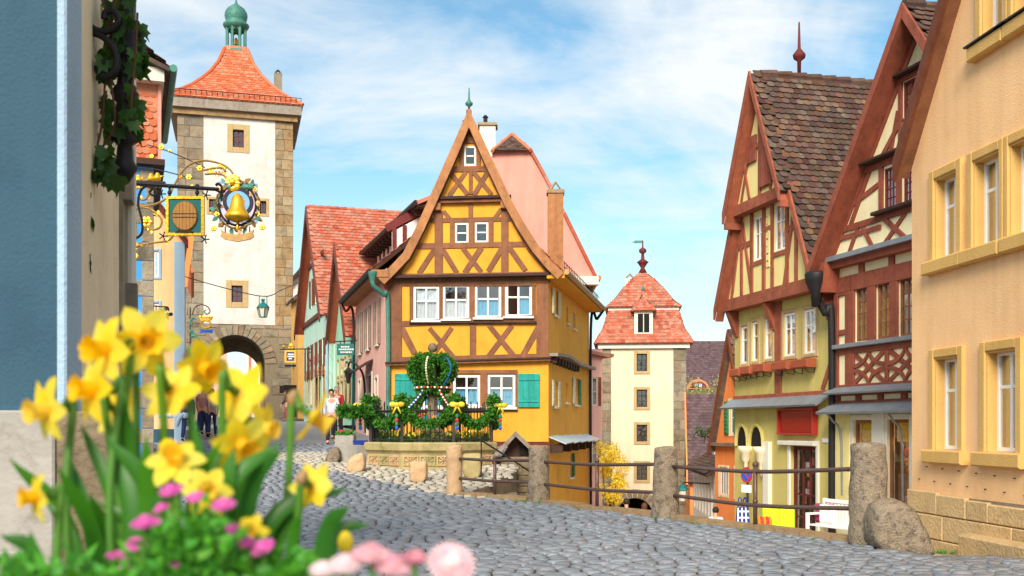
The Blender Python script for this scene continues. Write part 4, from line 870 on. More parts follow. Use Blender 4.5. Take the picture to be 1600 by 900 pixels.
def orange_house():
    phi = math.atan2(-.994, .11)
    h = House('plastered_house', 'apricot plastered house with ochre stone window frames and squared stone plinth', 'house', 6.17, 15.8, phi, -.5)
    U = h.uv; W = 10.0; ez, rz = h.z(5.7), h.z(12.9)
    zl0, zl1 = U(1480, 703)[1], U(1480, 558)[1]; zm0, zm1 = U(1480, 402)[1], U(1480, 273)[1]; zt0 = U(1560, 52)[1]; zt1 = zt0 + 1.25
    low = [(.72, zl0, 1.36, zl1), (2.05, zl0, 2.72, zl1), (3.45, zl0, 4.1, zl1), (5.2, zl0, 5.9, zl1), (6.8, zl0, 7.5, zl1)]
    midw = [(.72, zm0, 1.32, zm1), (1.74, zm0, 2.36, zm1), (2.58, zm0, 3.2, zm1), (5.2, zm0, 5.9, zm1), (6.8, zm0, 7.5, zm1)]
    top = [(1.95, zt0, 2.45, zt1), (2.66, zt0, 3.2, zt1), (5.2, zt0, 5.8, zt1)]
    h.wall([(0, 0), (W, 0), (W, ez), (W / 2, rz), (0, ez)], low + midw + top, 0, 'peach', .22)
    body(h, W, ez, rz, 7, 'peach')
    for r in low + midw + top:
        h.window(r, 0, .17, fw=.06, nx=2, nz=2, bar=.045, zsplit=(.66,), curtain='grey_wood', surround=None)
        o = B(); f, k = -.05, .01; u0, z0, u1, z1 = r; s = .14
        pair_l = r in (midw[2], top[1]); pair_r = r in (midw[1], top[0])
        o.bbox(u0 - (s if not pair_l else .105), u0 - .002, f, k, z0 - .02, z1 + s, .015); o.bbox(u1 + .002, u1 + (s if not pair_r else .105), f, k, z0 - .02, z1 + s, .015); o.bbox(u0 - .002, u1 + .002, f + .002, k, z1 + .002, z1 + s - .002, .015)
        o.box(u0 + .001, u0 + .02, -.02, .16, z0, z1).box(u1 - .02, u1 - .001, -.02, .16, z0, z1).box(u0 + .02, u1 - .02, -.02, .16, z1 - .02, z1 - .001)
        fr = o.obj('stone_surround', 'ochre_trim', h.o)
        B().bbox(u0 - (.22 if not pair_l else .1), u1 + (.22 if not pair_r else .1), -.13, .1, z0 - .2, z0 - .004, .02).obj('sill', 'ochre_trim', fr)
        if r in top: B().box(u0 - .24, u1 + .22, -.16, .02, z0 - .003, z0 + .02).obj('sill_flashing', 'black_metal', fr)
    # squared stone plinth
    pl = B().box(0, W, -.03, 0.05, 0, 1.02).obj('plinth', 'mortar', h.o)
    u = .0
    for row, (a, c) in enumerate(((0.0, .36), (.36, .72), (.72, 1.06))):
        u = 0 if row % 2 else -.0
        k = 0
        while u < W - .1:
            l = min(ru(.45, 1.1), W - u); drop = -.035 * u if row == 2 else 0
            B().bbox(u + .006, u + l - .006, -.08 - ru(0, .015), -.02, a + .006, max(a + .1, c - .006 + drop), .015).obj('stone_block', 'plinth', pl); u += l
    B().bbox(1.9, 6, -.35, -.09, .1, .56, .03).obj('stone_step', 'plinth', h.o)
    for k in range(16): uu = .25 + k * .22; zz = 1.22 + .2 * (k % 2) - .03 * k * .22; bb = B(); bb.tube([(uu, 0, zz), (uu, -.03, zz)], .008, 5); bb.obj('wall_anchor', 'iron', h.o)
    # steep roof with deep verge
    gable_roof(h, W, ez, rz, 7, .2, .12, 'tile_dark', 'verge_brown', .2, .17, left=True, right=False, verge=.2)
    fl = (rz - ez) / (W / 2)
    dz = .1 * math.hypot(1, fl) - .03; v, f = slab([(-.12, -.2, ez - .12 * fl - dz), (-.12, 0, ez - .12 * fl - dz), (W / 2, 0, rz - dz), (W / 2, -.2, rz - dz)], .03); mesh_obj('soffit', v, f, 'brown', h.o)
orange_house()

# ------------------------------------------------------------------ houses further down the lane
def lane_house():
    h = House('small_orange_house', 'narrow bright orange gabled house with green shutters down the lane', 'house', 7.93, 40.0, math.atan2(-2.5, .86), -3.6)
    U = h.uv; W = 2.65; ez, rz = h.z(.9), h.z(5.05)
    def zr(x0, y0, x1, y1, w=0): a, b = U(x0, (y0 + y1) / 2, w)[0], U(x1, (y0 + y1) / 2, w)[0]; xm = (x0 + x1) / 2; return (a, U(xm, y1, w)[1], b, U(xm, y0, w)[1])
    zs_ = h.z(-1.0)
    wl = [(.35, zs_ - .1, .95, zs_ + .95), (1.5, zs_ - .1, 2.1, zs_ + .95), (.4, zs_ - 2.3, 1.0, zs_ - 1.5)]; wg = (1.1, ez + .35, 1.5, ez + 1.6)
    h.wall([(0, 0), (W, 0), (W, ez), (W / 2, rz), (0, ez)], wl + [wg], 0, 'orange_wall', .2); body(h, W, ez, rz, 6, 'orange_wall')
    for r in wl: h.window(r, 0, .08, nx=3, nz=1, surround='shutter_cream', sw=.1)
    h.window(wg, 0, .08, nx=1, nz=2, surround='shutter_cream', sw=.1)
    for u in (wg[0] - .3, wg[2] + .02):
        s = h.rect('shutter', u, wg[1], u + .28, wg[3], .03, .09, 'shutter_green')
        for k in range(8): h.rect('slat', u + .03, wg[1] + .04 + k * .148, u + .25, wg[1] + .15 + k * .148, .09, .11, 'shutter_green', s)
    h.rect('ledge', -.2, ez - .12, W + .2, ez + .02, 0, .25, 'stone')
    gable_roof(h, W, ez, rz, 6, .22, .12, 'tile_dark', 'verge_brown', .22, .2, left=False, right=True, verge=.12)
    h2 = House('cream_house', 'low cream house with a row of tall windows below the orange house', 'house', 8.84, 50.0, math.atan2(-7.5, -.42), -5.4)
    W = 7.5; ez = h2.z(-.35)
    ws = [(.4 + k * 1.0, ez - 2.0, 1.05 + k * 1.0, ez - .45) for k in range(7)] + [(.6 + k * 1.4, ez - 4.2, 1.2 + k * 1.4, ez - 3.1) for k in range(5)]
    h2.wall([(0, 0), (W, 0), (W, ez), (0, ez)], ws, 0, 'white_wall', .2)
    for r in ws: h2.window(r, 0, .08, nx=1, nz=2, fm='offwhite')
    B().box(0, .1, .02, 5, 0, ez).box(W - .1, W, .02, 5, 0, ez).box(0, W, 4.9, 5, 0, ez).obj('wall', 'white_wall', h2.o)
    v, f = slab([(-.2, -.4, ez - .1), (W + .2, -.4, ez - .1), (W + .2, 3, ez + 2.1), (-.2, 3, ez + 2.1)], .12); r = mesh_obj('roof', v, f, 'tile_dark', h2.o)
    tiles(r, (-.2, -.4, ez - .09), (1, 0, 0), (0, 3.4, 2.2), W + .4, 4.05, .24, .2, 'tile_dark')
    for k in (2.2, 5.5): B().box(k, k + .9, .6, 2.4, ez + .5, ez + 1.5).obj('dormer', 'white_wall', h2.o); v, f = slab([(k - .15, .4, ez + 1.45), (k + 1.05, .4, ez + 1.45), (k + 1.05, 2.6, ez + 2.1), (k - .15, 2.6, ez + 2.1)], .08); mesh_obj('dormer_roof', v, f, 'tile_dark', h2.o); h2.rect('dormer_window', k + .2, ez + .75, k + .7, ez + 1.3, -.6, -.55, 'dark')
    h3 = House('dusky_roofed_house', 'house with dusky purple tiled roof and orange verge beyond the cream house', 'house', at(1078, 700, 56).x, 56, R(-8), -6)
    W = 5.5; ez, rz = h3.z(-1.2), h3.z(3.45); B().box(0, W, 0, 7, 0, ez).obj('wall', 'orange_wall', h3.o)
    v, f = slab([(-.1, -.4, ez - .3), (W, -.4, ez - .3), (W, 3.5, rz), (-.1, 3.5, rz)], .12); r = mesh_obj('roof', v, f, 'tile_dusky', h3.o); tiles(r, (-.1, -.4, ez - .29), (1, 0, 0), (0, 3.9, rz - ez + .3), W, 6.2, .26, .22, 'tile_dusky')
    mesh_obj('gable_wall', [(0, 0, ez), (0, 7, ez), (0, 3.5, rz - .2)], [(0, 1, 2)], 'orange_wall', h3.o); bb = B(); bb.add([(-.12, -.5, ez - .4), (-.12, 3.5, rz + .1), (-.12, 3.5, rz - .25), (-.12, -.5, ez - .8), (-.2, -.5, ez - .4), (-.2, 3.5, rz + .1), (-.2, 3.5, rz - .25), (-.2, -.5, ez - .8)], [(0, 1, 2, 3), (7, 6, 5, 4), (0, 4, 5, 1), (3, 2, 6, 7)]); bb.obj('verge_board', 'orange_wall', h3.o)
    v, f = slab([(W, 7.4, ez - .3), (-.1, 7.4, ez - .3), (-.1, 3.5, rz), (W, 3.5, rz)], .12); mesh_obj('roof', v, f, 'tile_dusky', h3.o)
    h4 = House('long_roofed_house', 'distant long brown tiled roof with eyebrow dormers on the skyline', 'house', at(1068, 600, 95).x, 95, 0, -8)
    W = 9; ez, rz = h4.z(2.0), h4.z(10.1); B().box(0, W, 0, 14, 0, ez).obj('wall', 'brown_yellow', h4.o)
    v, f = slab([(-.2, -.5, ez - .4), (W, -.5, ez - .4), (W, 7, rz), (-.2, 7, rz)], .15); r = mesh_obj('roof', v, f, 'tile_dusky', h4.o); tiles(r, (-.2, -.5, ez - .38), (1, 0, 0), (0, 7.5, rz - ez + .4), W, 11.2, .3, .26, 'tile_dusky')
    v, f = slab([(W, 14.5, ez - .4), (-.2, 14.5, ez - .4), (-.2, 7, rz), (W, 7, rz)], .15); mesh_obj('roof', v, f, 'tile_dusky', h4.o)
    for u in (1.8, 7.2):
        t = .42; yy, zz = -.5 + 7.5 * t, ez - .4 + (rz - ez + .4) * t; n = 10; arc = [(u + 1.1 * math.cos(math.pi * i / n), zz + .95 * math.sin(math.pi * i / n) ** 1.3) for i in range(n + 1)]
        d = B().prism(arc, -yy - 1.5, -yy + .25).obj('eyebrow_dormer', 'tile_orange', h4.o); arc2 = [(u + .8 * math.cos(math.pi * i / n), zz + .1 + .6 * math.sin(math.pi * i / n)) for i in range(n + 1)]
        B().prism(arc2, -yy + .2, -yy + .3).obj('dormer_window', 'maroon', d); 
        for q in (-.35, .05): B().box(u + q, u + q + .3, yy - .34, yy - .3, zz + .18, zz + .5).obj('pane', 'light_blue', d)
    bb = B(); bb.tube([(8.3, 7, rz), (8.3, 7, rz + 2.2)], .06, 6); bb.box(7.7, 8.3, 6.97, 7.03, rz + 1.9, rz + 2.15); bb.obj('weather_vane', 'iron', h4.o)
    h5 = House('white_side_house', 'slim white and pink house just past the yellow house beside its downpipe', 'house', at(917, 700, 47).x, 47, R(20), -5.5)
    W = .78; z1 = h5.z(CAMZ + (668 - 545) / 1600 * 47)
    h5.wall([(0, 0), (W, 0), (W, z1), (0, z1)], [(.25, z1 - 2.6, .55, z1 - 1.3), (.25, z1 - 5.4, .55, z1 - 4.2)], 0, 'pink', .2); B().box(0, W, .22, 8, 0, z1).obj('wall', 'white_wall', h5.o)
    for q in ((.25, z1 - 2.6, .55, z1 - 1.3), (.25, z1 - 5.4, .55, z1 - 4.2)): h5.window(q, 0, .08, nx=1, nz=2, fm='offwhite'); h5.rect('shutter', q[2] + .02, q[1], q[2] + .16, q[3], .01, .05, 'red_timber')
    v, f = slab([(-.5, -.3, z1), (W + .3, -.3, z1 - .25), (W + .3, 8, z1 - .25), (-.5, 8, z1 + .3)], .15); mesh_obj('roof', v, f, 'tile_red', h5.o); bb = B(); bb.tube([(W + .35, -.35, z1 - .3), (W + .35, 8, z1 - .3)], .09, 8); bb.obj('gutter', 'brass', h5.o)
    h6 = House('brick_annex', 'narrow house with brick red tiled side between the slim house and the square tower', 'house', at(929, 700, 54).x, 54, 0, -6.5)
    z1 = h6.z(CAMZ + (668 - 672) / 1600 * 54); z2 = h6.z(CAMZ + (668 - 576) / 1600 * 54)
    B().box(0, .42, 0, 4, 0, z1).obj('wall', 'white_wall', h6.o); r = B().box(0, .4, -.05, 4, z1, z2).obj('roof', 'tile_red', h6.o); tiles(r, (0, -.06, z1 - .05), (1, 0, 0), (0, .02, 1), .42, z2 - z1, .14, .16, 'tile_red'); bb = B(); bb.tube([(.4, -.12, 0), (.4, -.12, z1)], .05, 6); bb.obj('downpipe', 'lead', h6.o)
lane_house()
# ------------------------------------------------------------------ gate tower at the end of the street
def loft_roof(h, rings, mat, name='roof'):
    """square rings (half width x, half width y, z) around the centre c, lofted"""
    vs = []; fs = []
    for cx, cy, hx, hy, z in rings: vs += [(cx - hx, cy - hy, z), (cx + hx, cy - hy, z), (cx + hx, cy + hy, z), (cx - hx, cy + hy, z)]
    for i in range(len(rings) - 1):
        for k in range(4): fs.append((i * 4 + k, i * 4 + (k + 1) % 4, (i + 1) * 4 + (k + 1) % 4, (i + 1) * 4 + k))
    fs.append((3, 2, 1, 0)); n = len(rings) - 1; fs.append(tuple(n * 4 + k for k in range(4)))
    return mesh_obj(name, vs, fs, mat, h.o)
def roof_courses(h, roof, rings, tw, th, mat, sides=(0, 1, 3), pick=0):
    dirs = {0: ((1, 0), (0, -1)), 1: ((0, 1), (1, 0)), 3: ((0, -1), (-1, 0))}
    for i in range(len(rings) - 1):
        cx, cy, hx, hy, z0 = rings[i]; cx2, cy2, hx2, hy2, z1 = rings[i + 1]
        for s in sides:
            (ux, uy), (nx, ny) = dirs[s]; L0 = hx if s == 0 else hy; L1 = hx2 if s == 0 else hy2; D0 = hy if s == 0 else hx; D1 = hy2 if s == 0 else hx2
            P0 = Vector((cx + nx * D0 - ux * L0, cy + ny * D0 - uy * L0, z0 + .01)); V = Vector((-nx * (D0 - D1), -ny * (D0 - D1), z1 - z0)); vl = V.length
            tiles(roof, P0, (ux, uy, 0), V, 2 * L0, vl + th * .9, tw, th, mat, inside=lambda u, v, L0=L0, L1=L1, vl=vl: abs(u - L0) < L0 + (L1 - L0) * min(1, v / vl) - tw * .2, lift=.04, jit=.6)
def gate_tower():
    x0 = at(277, 0, 60.2).x; h = House('gate_tower', 'tall gate tower with stone corners, white plaster front and orange bell roof', 'tower', x0, 60.2, R(15), 1.9)
    U = h.uv; W = U(458, 600)[0]; dep = 7.0
    zr = lambda x0, y0, x1, y1: (*U(x0, y1), *U(x1, y0))
    ze = U(300, 172)[1]; zp = U(300, 505)[1]; uA, uB = U(318, 300)[0], U(430, 300)[0]
    # arch
    uc, ra = U(368, 600)[0], U(414, 600)[0] - U(368, 600)[0]; za = U(368, 523)[1]; zsx = za - ra
    n = 20; arch = [(uc + ra, 0)] + [(uc + ra * math.cos(math.pi * i / n), zsx + ra * math.sin(math.pi * i / n)) for i in range(n + 1)] + [(uc - ra, 0)]
    outer = [(0, 0)] + arch[::-1] + [(W, 0), (W, ze), (0, ze)]
    wins = [zr(364, 204, 381, 230), zr(362, 447, 379, 472), zr(327, 312, 338, 331), zr(406, 315, 416, 334)]
    h.wall(outer, wins, 0, 'mortar', .5)
    mesh_obj('wall', [(0, .02, 0), (0, dep, 0), (0, dep, ze), (0, .02, ze)], [(0, 1, 2, 3)], 'stone', h.o); mesh_obj('wall', [(W, .02, 0), (W, dep, 0), (W, dep, ze), (W, .02, ze)], [(0, 3, 2, 1)], 'stone_warm', h.o)
    outer2 = [(0, 0)] + arch[::-1] + [(W, 0), (W, ze), (0, ze)]; bk = h.wall(outer2, [], -dep, 'mortar', .05)
    # passage vault
    vs = []; fs = []
    for u, z in arch: vs += [(u, .5, z), (u, dep, z)]
    for i in range(len(arch) - 1): fs.append((2 * i, 2 * i + 1, 2 * i + 3, 2 * i + 2))
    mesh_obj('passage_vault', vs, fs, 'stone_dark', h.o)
    # lower inner arch
    rb, zi = ra * .86, zsx - .55; inner = [(uc + rb, 0)] + [(uc + rb * math.cos(math.pi * i / n), zi + rb * math.sin(math.pi * i / n)) for i in range(n + 1)] + [(uc - rb, 0)]
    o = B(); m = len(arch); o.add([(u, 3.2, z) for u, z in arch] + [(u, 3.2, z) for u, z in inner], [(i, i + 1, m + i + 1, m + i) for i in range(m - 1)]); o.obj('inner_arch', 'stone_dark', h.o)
    # voussoirs
    nv = 19
    for i in range(nv):
        a0, a1 = math.pi * i / nv + .012, math.pi * (i + 1) / nv - .012; r1 = ra + ru(.5, .7)
        h.prism('voussoir', [(uc + ra * math.cos(a0), zsx + ra * math.sin(a0)), (uc + r1 * math.cos(a0), zsx + r1 * math.sin(a0)), (uc + r1 * math.cos(a1), zsx + r1 * math.sin(a1)), (uc + ra * math.cos(a1), zsx + ra * math.sin(a1))], 0, .05 + ru(0, .015), 'stone')
    def skip(a, z0, c, z1):
        for x in (a, (a + c) / 2, c):
            for z in (z0, z1):
                if z < zsx and abs(x - uc) < ra + .02: return True
                if z >= zsx and math.hypot(x - uc, z - zsx) < ra + .5: return True
        return False
    blocks(h, h.o, 0, 0, W, zp, 0, .03, 'stone', .95, .55, skip)
    blocks(h, h.o, 0, zp, uA, ze - .3, 0, .03, 'stone', .75, .58); blocks(h, h.o, uB, zp, W, ze - .3, 0, .03, 'stone_warm', .75, .58)
    blk = B()   # plaster field
    pl = h.wall([(uA, zp), (uB, zp), (uB, ze - .3), (uA, ze - .3)], [(r[0] - .32, r[1] - .32, r[2] + .32, r[3] + .32) if i < 2 else (r[0] - .16, r[1] - .16, r[2] + .16, r[3] + .16) for i, r in enumerate(wins)], .06, 'plaster_white', .06, 'plaster')
    for i, r in enumerate(wins): h.window(r, .03, .2, fm='maroon', fw=.07, nx=2, nz=3 if i < 2 else 1, bar=.05, surround='stone_frame', sw=.33 if i < 2 else .17, sproud=.06)
    # painted panel
    r = zr(342, 287, 402, 346); m = h.rect('painted_panel', *r, .06, .1, 'mural_blue'); i = .16
    h.rect('painted_field', r[0] + i, r[1] + i, r[2] - i, r[3] - i, .1, .108, 'mural_pink', m); cx, cz = (r[0] + r[2]) / 2, (r[1] + r[3]) / 2
    disc = lambda rr, nn=28: [(cx + rr * math.cos(2 * math.pi * k / nn), cz + rr * math.sin(2 * math.pi * k / nn)) for k in range(nn)]
    h.prism('painted_roundel', disc(.9), .108, .114, 'mural_dark', m); h.prism('painted_roundel', disc(.66), .114, .12, 'mural_sky', m); h.prism('painted_figure', [(cx - .5, cz - .45), (cx + .2, cz - .5), (cx + .45, cz + .1), (cx + .1, cz + .3), (cx - .4, cz + .15)], .12, .126, 'mural_red', m)
    # cornice and bell roof
    cxm = W / 2; cy = dep / 2; zE = U(370, 160)[1]
    h2 = B(); h2.box(-.25, W + .25, -.25, dep + .25, ze - .3, ze + .05); h2.obj('cornice', 'stone_warm', h.o); B().box(-.48, W + .48, -.48, dep + .48, ze + .05, zE - .05).obj('eave_board', 'grey_wood', h.o)
    f = lambda px, py, Y: h.z(CAMZ + (668 - py) / 1600 * Y)
    zt = f(370, 84, 64.5); z0 = zE - .05; H = zt - z0; rings = []
    for t, s in ((0, 1.0), (.07, .92), (.16, .79), (.28, .645), (.42, .51), (.58, .38), (.76, .27), (1, .175)): rings.append((cxm, cy, (W / 2 + .55) * s, (dep / 2 + .55) * s, z0 + H * t))
    rf = loft_roof(h, rings, 'tile_orange'); roof_courses(h, rf, rings, .3, .24, 'tile_orange')
    for sx, sy in ((-1, -1), (1, -1), (1, 1), (-1, 1)): bb = B(); bb.tube([(cx_ + sx * hx, cy_ + sy * hy, z + .05) for cx_, cy_, hx, hy, z in rings], .11, 6); bb.obj('hip_tiles', 'tile_orange', h.o)
    for k in range(26): q = -.45 + k * (W + .9) / 25; bb = B(); bb.tube([(q, -.38, z0 + .15), (q, -.38, z0 + .5)], .02, 4); bb.obj('snow_guard', 'iron', rf)
    bb = B(); bb.tube([(-.45, -.38, z0 + .48), (W + .45, -.38, z0 + .48)], .02, 4); bb.obj('snow_guard_rail', 'iron', rf)
    # lantern and onion dome
    def S(px): return px / 1600 * 64.5
    yq = lambda py: f(0, py, 64.5)
    lan = B(); lan.lathe([(S(21), yq(86)), (S(21), yq(83)), (S(18), yq(81)), (S(17), yq(79)), (S(17), yq(77))], (cxm, cy, 0), 8, math.pi / 8); L = lan.obj('lantern', 'copper', h.o)
    for k in range(8):
        a = math.pi / 8 + k * math.pi / 4; bb = B(); bb.lathe([(S(2.4), yq(78)), (S(2.4), yq(46))], (cxm + S(14.5) * math.cos(a), cy + S(14.5) * math.sin(a), 0), 6); bb.obj('post', 'copper', L)
        a2 = a + math.pi / 8; bb = B(); tx, ty = -math.sin(a2), math.cos(a2); c0 = Vector((cxm + S(13.6) * math.cos(a2), cy + S(13.6) * math.sin(a2), 0)); pts = [c0 + Vector((tx, ty, 0)) * S(5) * math.cos(math.pi * i / 8) + Vector((0, 0, yq(54) + S(6) * math.sin(math.pi * i / 8))) for i in range(9)]; bb.tube(pts, S(1.3), 5); bb.obj('arch', 'copper', L)
    bb = B(); bb.lathe([(.05, yq(74)), (S(6), yq(72)), (S(4), yq(64)), (.05, yq(60))], (cxm, cy, 0), 8); bb.obj('bell', 'brass', L)
    bb = B(); bb.lathe([(S(16), yq(48)), (S(20), yq(42)), (S(20), yq(39.5)), (S(15), yq(37)), (S(16), yq(33)), (S(17.5), yq(27)), (S(17), yq(21)), (S(13.5), yq(15)), (S(8), yq(11)), (S(3), yq(7)), (S(1.5), yq(3)), (S(1), yq(-8)), (S(2.5), yq(-11)), (S(.5), yq(-15)), (.01, yq(-40))], (cxm, cy, 0), 16); bb.obj('onion_dome', 'copper', h.o, True)
    q = U(426, 120); bb = B(); bb.box(q[0] * 1.0 + .25, q[0] + .75, 4.6, 5.1, z0 + .4, f(0, 112, 66)); ch = bb.obj('chimney', 'stone', h.o); bb = B(); bb.tube([(q[0] + .28, 4.85, f(0, 112, 66)), (q[0] + .5, 4.85, f(0, 106, 66))], .06, 5).tube([(q[0] + .72, 4.85, f(0, 112, 66)), (q[0] + .5, 4.85, f(0, 106, 66))], .06, 5); bb.obj('chimney_cap', 'dark_wood', ch)
    # houses on the far side, seen through the arch
    h2 = House('striped_house', 'striped bright house front glimpsed through the tower arch', 'house', -21.8, 84, 0, 2.2)
    W2 = 9; h2.wall([(0, 0), (W2, 0), (W2, 7), (W2 / 2, 12), (0, 7)], [(1.5 + k * 2, 3.4, 2.4 + k * 2, 4.8) for k in range(3)], 0, 'white_wall', .2)
    for k in range(9): h2.rect('timber', .2 + k * 1.05, 0, .42 + k * 1.05, 7 + min(k, 8 - k) * .8, 0, .06, ('mural_red', 'light_blue', 'red_timber')[k % 3])
    for k in range(3): h2.window((1.5 + k * 2, 3.4, 2.4 + k * 2, 4.8), .05, .1)
    gable_roof(h2, W2, 7, 12.2, 8, .5, .4, 'tile_red', 'dark_wood', .3, .26, left=False, right=False)
    B().box(0, W2, .25, 8, 0, 7).obj('wall', 'white_wall', h2.o)
    h3 = House('pale_house', 'pale rose house beside the striped house beyond the tower arch', 'house', -34, 80, R(25), 2.2); B().box(0, 11.5, 0, 8, 0, 8).obj('wall', 'pink', h3.o)
    for k in range(5):
        h3.rect('window', 1 + k * 2.1, 3.5, 1.9 + k * 2.1, 5.0, 0, .05, 'dark'); h3.rect('window', 1 + k * 2.1, .8, 1.9 + k * 2.1, 2.3, 0, .05, 'dark')
    v, f_ = slab([(-.3, -.4, 7.9), (11.8, -.4, 7.9), (11.8, 4, 12), (-.3, 4, 12)], .15); mesh_obj('roof', v, f_, 'tile_red', h3.o)
gate_tower()

def lane_tower():
    x0 = at(940, 0, 65).x; h = House('square_tower', 'cream square tower with two-stage red roof and dormer at the bottom of the lane', 'tower', x0, 65.0, R(-6), -6.8)
    U = h.uv; W = U(1072, 600)[0]; dep = 5.4; zr = lambda a, b, c, d: (*U(a, d), *U(c, b))
    ze = U(1000, 544)[1]; uA, uB = U(955, 600)[0], U(1052, 600)[0]
    wins = [zr(995, 553, 1011, 580), zr(995, 609, 1011, 636), zr(995, 664, 1011, 690), zr(995, 725, 1011, 750)]
    uc, ra = U(992, 780)[0], 1.15; zsx = U(992, 778)[1] - ra; n = 16
    arch = [(uc + ra, 0)] + [(uc + ra * math.cos(math.pi * i / n), zsx + ra * math.sin(math.pi * i / n)) for i in range(n + 1)] + [(uc - ra, 0)]
    h.wall([(0, 0)] + arch[::-1] + [(W, 0), (W, ze), (0, ze)], wins, 0, 'tower_cream', .35)
    for x, s in ((0, 1), (W, 0)): mesh_obj('wall', [(x, .02, 0), (x, dep, 0), (x, dep, ze), (x, .02, ze)], [(0, 1, 2, 3)], 'tower_cream', h.o)
    mesh_obj('wall', [(0, dep, 0), (W, dep, 0), (W, dep, ze), (0, dep, ze)], [(0, 1, 2, 3)], 'tower_cream', h.o)
    vs = []; fs = []
    for u, z in arch: vs += [(u, .35, z), (u, dep - .1, z)]
    for i in range(len(arch) - 1): fs.append((2 * i, 2 * i + 1, 2 * i + 3, 2 * i + 2))
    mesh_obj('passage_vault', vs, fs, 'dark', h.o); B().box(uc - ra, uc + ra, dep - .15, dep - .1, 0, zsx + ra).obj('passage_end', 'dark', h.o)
    for i in range(13):
        a0, a1 = math.pi * i / 13 + .015, math.pi * (i + 1) / 13 - .015; r1 = ra + .55; h.prism('voussoir', [(uc + ra * math.cos(a0), zsx + ra * math.sin(a0)), (uc + r1 * math.cos(a0), zsx + r1 * math.sin(a0)), (uc + r1 * math.cos(a1), zsx + r1 * math.sin(a1)), (uc + ra * math.cos(a1), zsx + ra * math.sin(a1))], 0, .06, 'stone')
    for a, b in ((0, uA), (uB, W)): blocks(h, h.o, a, 0, b, ze - .02, 0, .03, 'stone', .7, .62)
    for r in wins: h.window(r, 0, .15, fm='dark_wood', fw=.06, nx=2, nz=3, bar=.04, surround='stone_frame', sw=.19, sproud=.05)
    B().box(-.22, W + .22, -.22, dep + .22, ze - .02, ze + .28).obj('cornice', 'offwhite', h.o)
    c, cy = W / 2, dep / 2; k = 67.7 / 1600; zz = lambda py: h.z(CAMZ + (668 - py) * k); zf = lambda py: h.z(CAMZ + (668 - py) / 1600 * 65.3)
    hw = lambda px: px / 1600 * 66.4
    r1 = [(c, cy, hw(75), hw(75) , ze + .28), (c, cy, hw(69), hw(69), ze + .75), (c, cy, hw(62), hw(62), zf(515)), (c, cy, hw(56), hw(56), zf(495)), (c, cy, hw(53), hw(53), zf(484))]
    o = loft_roof(h, r1, 'tile_red'); roof_courses(h, o, r1, .26, .23, 'tile_red', (0, 1, 3))
    B().box(c - hw(54), c + hw(54), cy - hw(54), cy + hw(54), zf(485), zf(479)).obj('cornice', 'offwhite', h.o)
    r2 = [(c, cy, hw(58), hw(58), zf(480)), (c, cy, hw(47), hw(47), zf(470)), (c, cy, hw(33), hw(33), zz(458)), (c, cy, hw(21), hw(21), zz(444)), (c, cy, hw(11), hw(11), zz(434)), (c, cy, .06, .06, zz(424))]
    o = loft_roof(h, r2, 'tile_red'); roof_courses(h, o, r2[:-1], .26, .23, 'tile_red', (0, 1, 3))
    bb = B(); bb.lathe([(.3, zz(428)), (.12, zz(420)), (.3, zz(413)), (.4, zz(411)), (.12, zz(406)), (.09, zz(398)), (.24, zz(395)), (.24, zz(391)), (.05, zz(388)), (.04, zz(377))], (c, cy, 0), 10); bb.obj('finial', 'maroon', h.o, True); bb = B(); bb.box(c - .55, c, cy - .02, cy + .02, zz(381), zz(377)).box(c - .7, c - .5, cy - .02, cy + .02, zz(380), zz(379)); bb.obj('weather_vane', 'copper', h.o)
    # dormer
    u0, u1 = U(991, 500)[0], U(1020, 500)[0]; z0, z1 = zf(536), zf(488); B().box(u0, u1, -.12, 2.2, z0, z1).obj('dormer', 'offwhite', h.o)
    h.rect('dormer_apron', u0 + .1, z0 + .1, u1 - .1, zf(524), .12, .15, 'tower_cream'); dwn = (u0 + .22, zf(521), u1 - .22, zf(492)); h.rect('dormer_window', *dwn, .12, .14, 'dark'); h.rect('window_bar', (dwn[0] + dwn[2]) / 2 - .03, dwn[1], (dwn[0] + dwn[2]) / 2 + .03, dwn[3], .14, .16, 'offwhite')
    r3 = [((u0 + u1) / 2, .6, (u1 - u0) / 2 + .2, .95, z1), ((u0 + u1) / 2, .8, (u1 - u0) / 2 * .6, .6, zf(474)), ((u0 + u1) / 2, 1.0, (u1 - u0) / 2 * .25, .3, zf(464)), ((u0 + u1) / 2, 1.1, .03, .03, zf(452))]
    o = loft_roof(h, r3, 'tile_red', 'dormer_roof'); roof_courses(h, o, r3[:-1], .2, .2, 'tile_red', (0, 1, 3))
    bb = B(); bb.lathe([(.06, 0), (.1, .2), (.03, .35), (.02, .6)], ((u0 + u1) / 2, 1.1, zf(454)), 8); bb.obj('finial', 'copper', h.o)
    bb = B(); q = U(984, 450)[0]; bb.box(q - .28, q + .34, 2.3, 3.0, zf(480), zz(437)); ch = bb.obj('chimney', 'offwhite', h.o); bb = B(); bb.tube([(q - .25, 2.6, zz(437)), (q + .03, 2.6, zz(429))], .06, 5).tube([(q + .3, 2.6, zz(437)), (q + .03, 2.6, zz(429))], .06, 5); bb.obj('chimney_cap', 'stone', ch)
lane_tower()

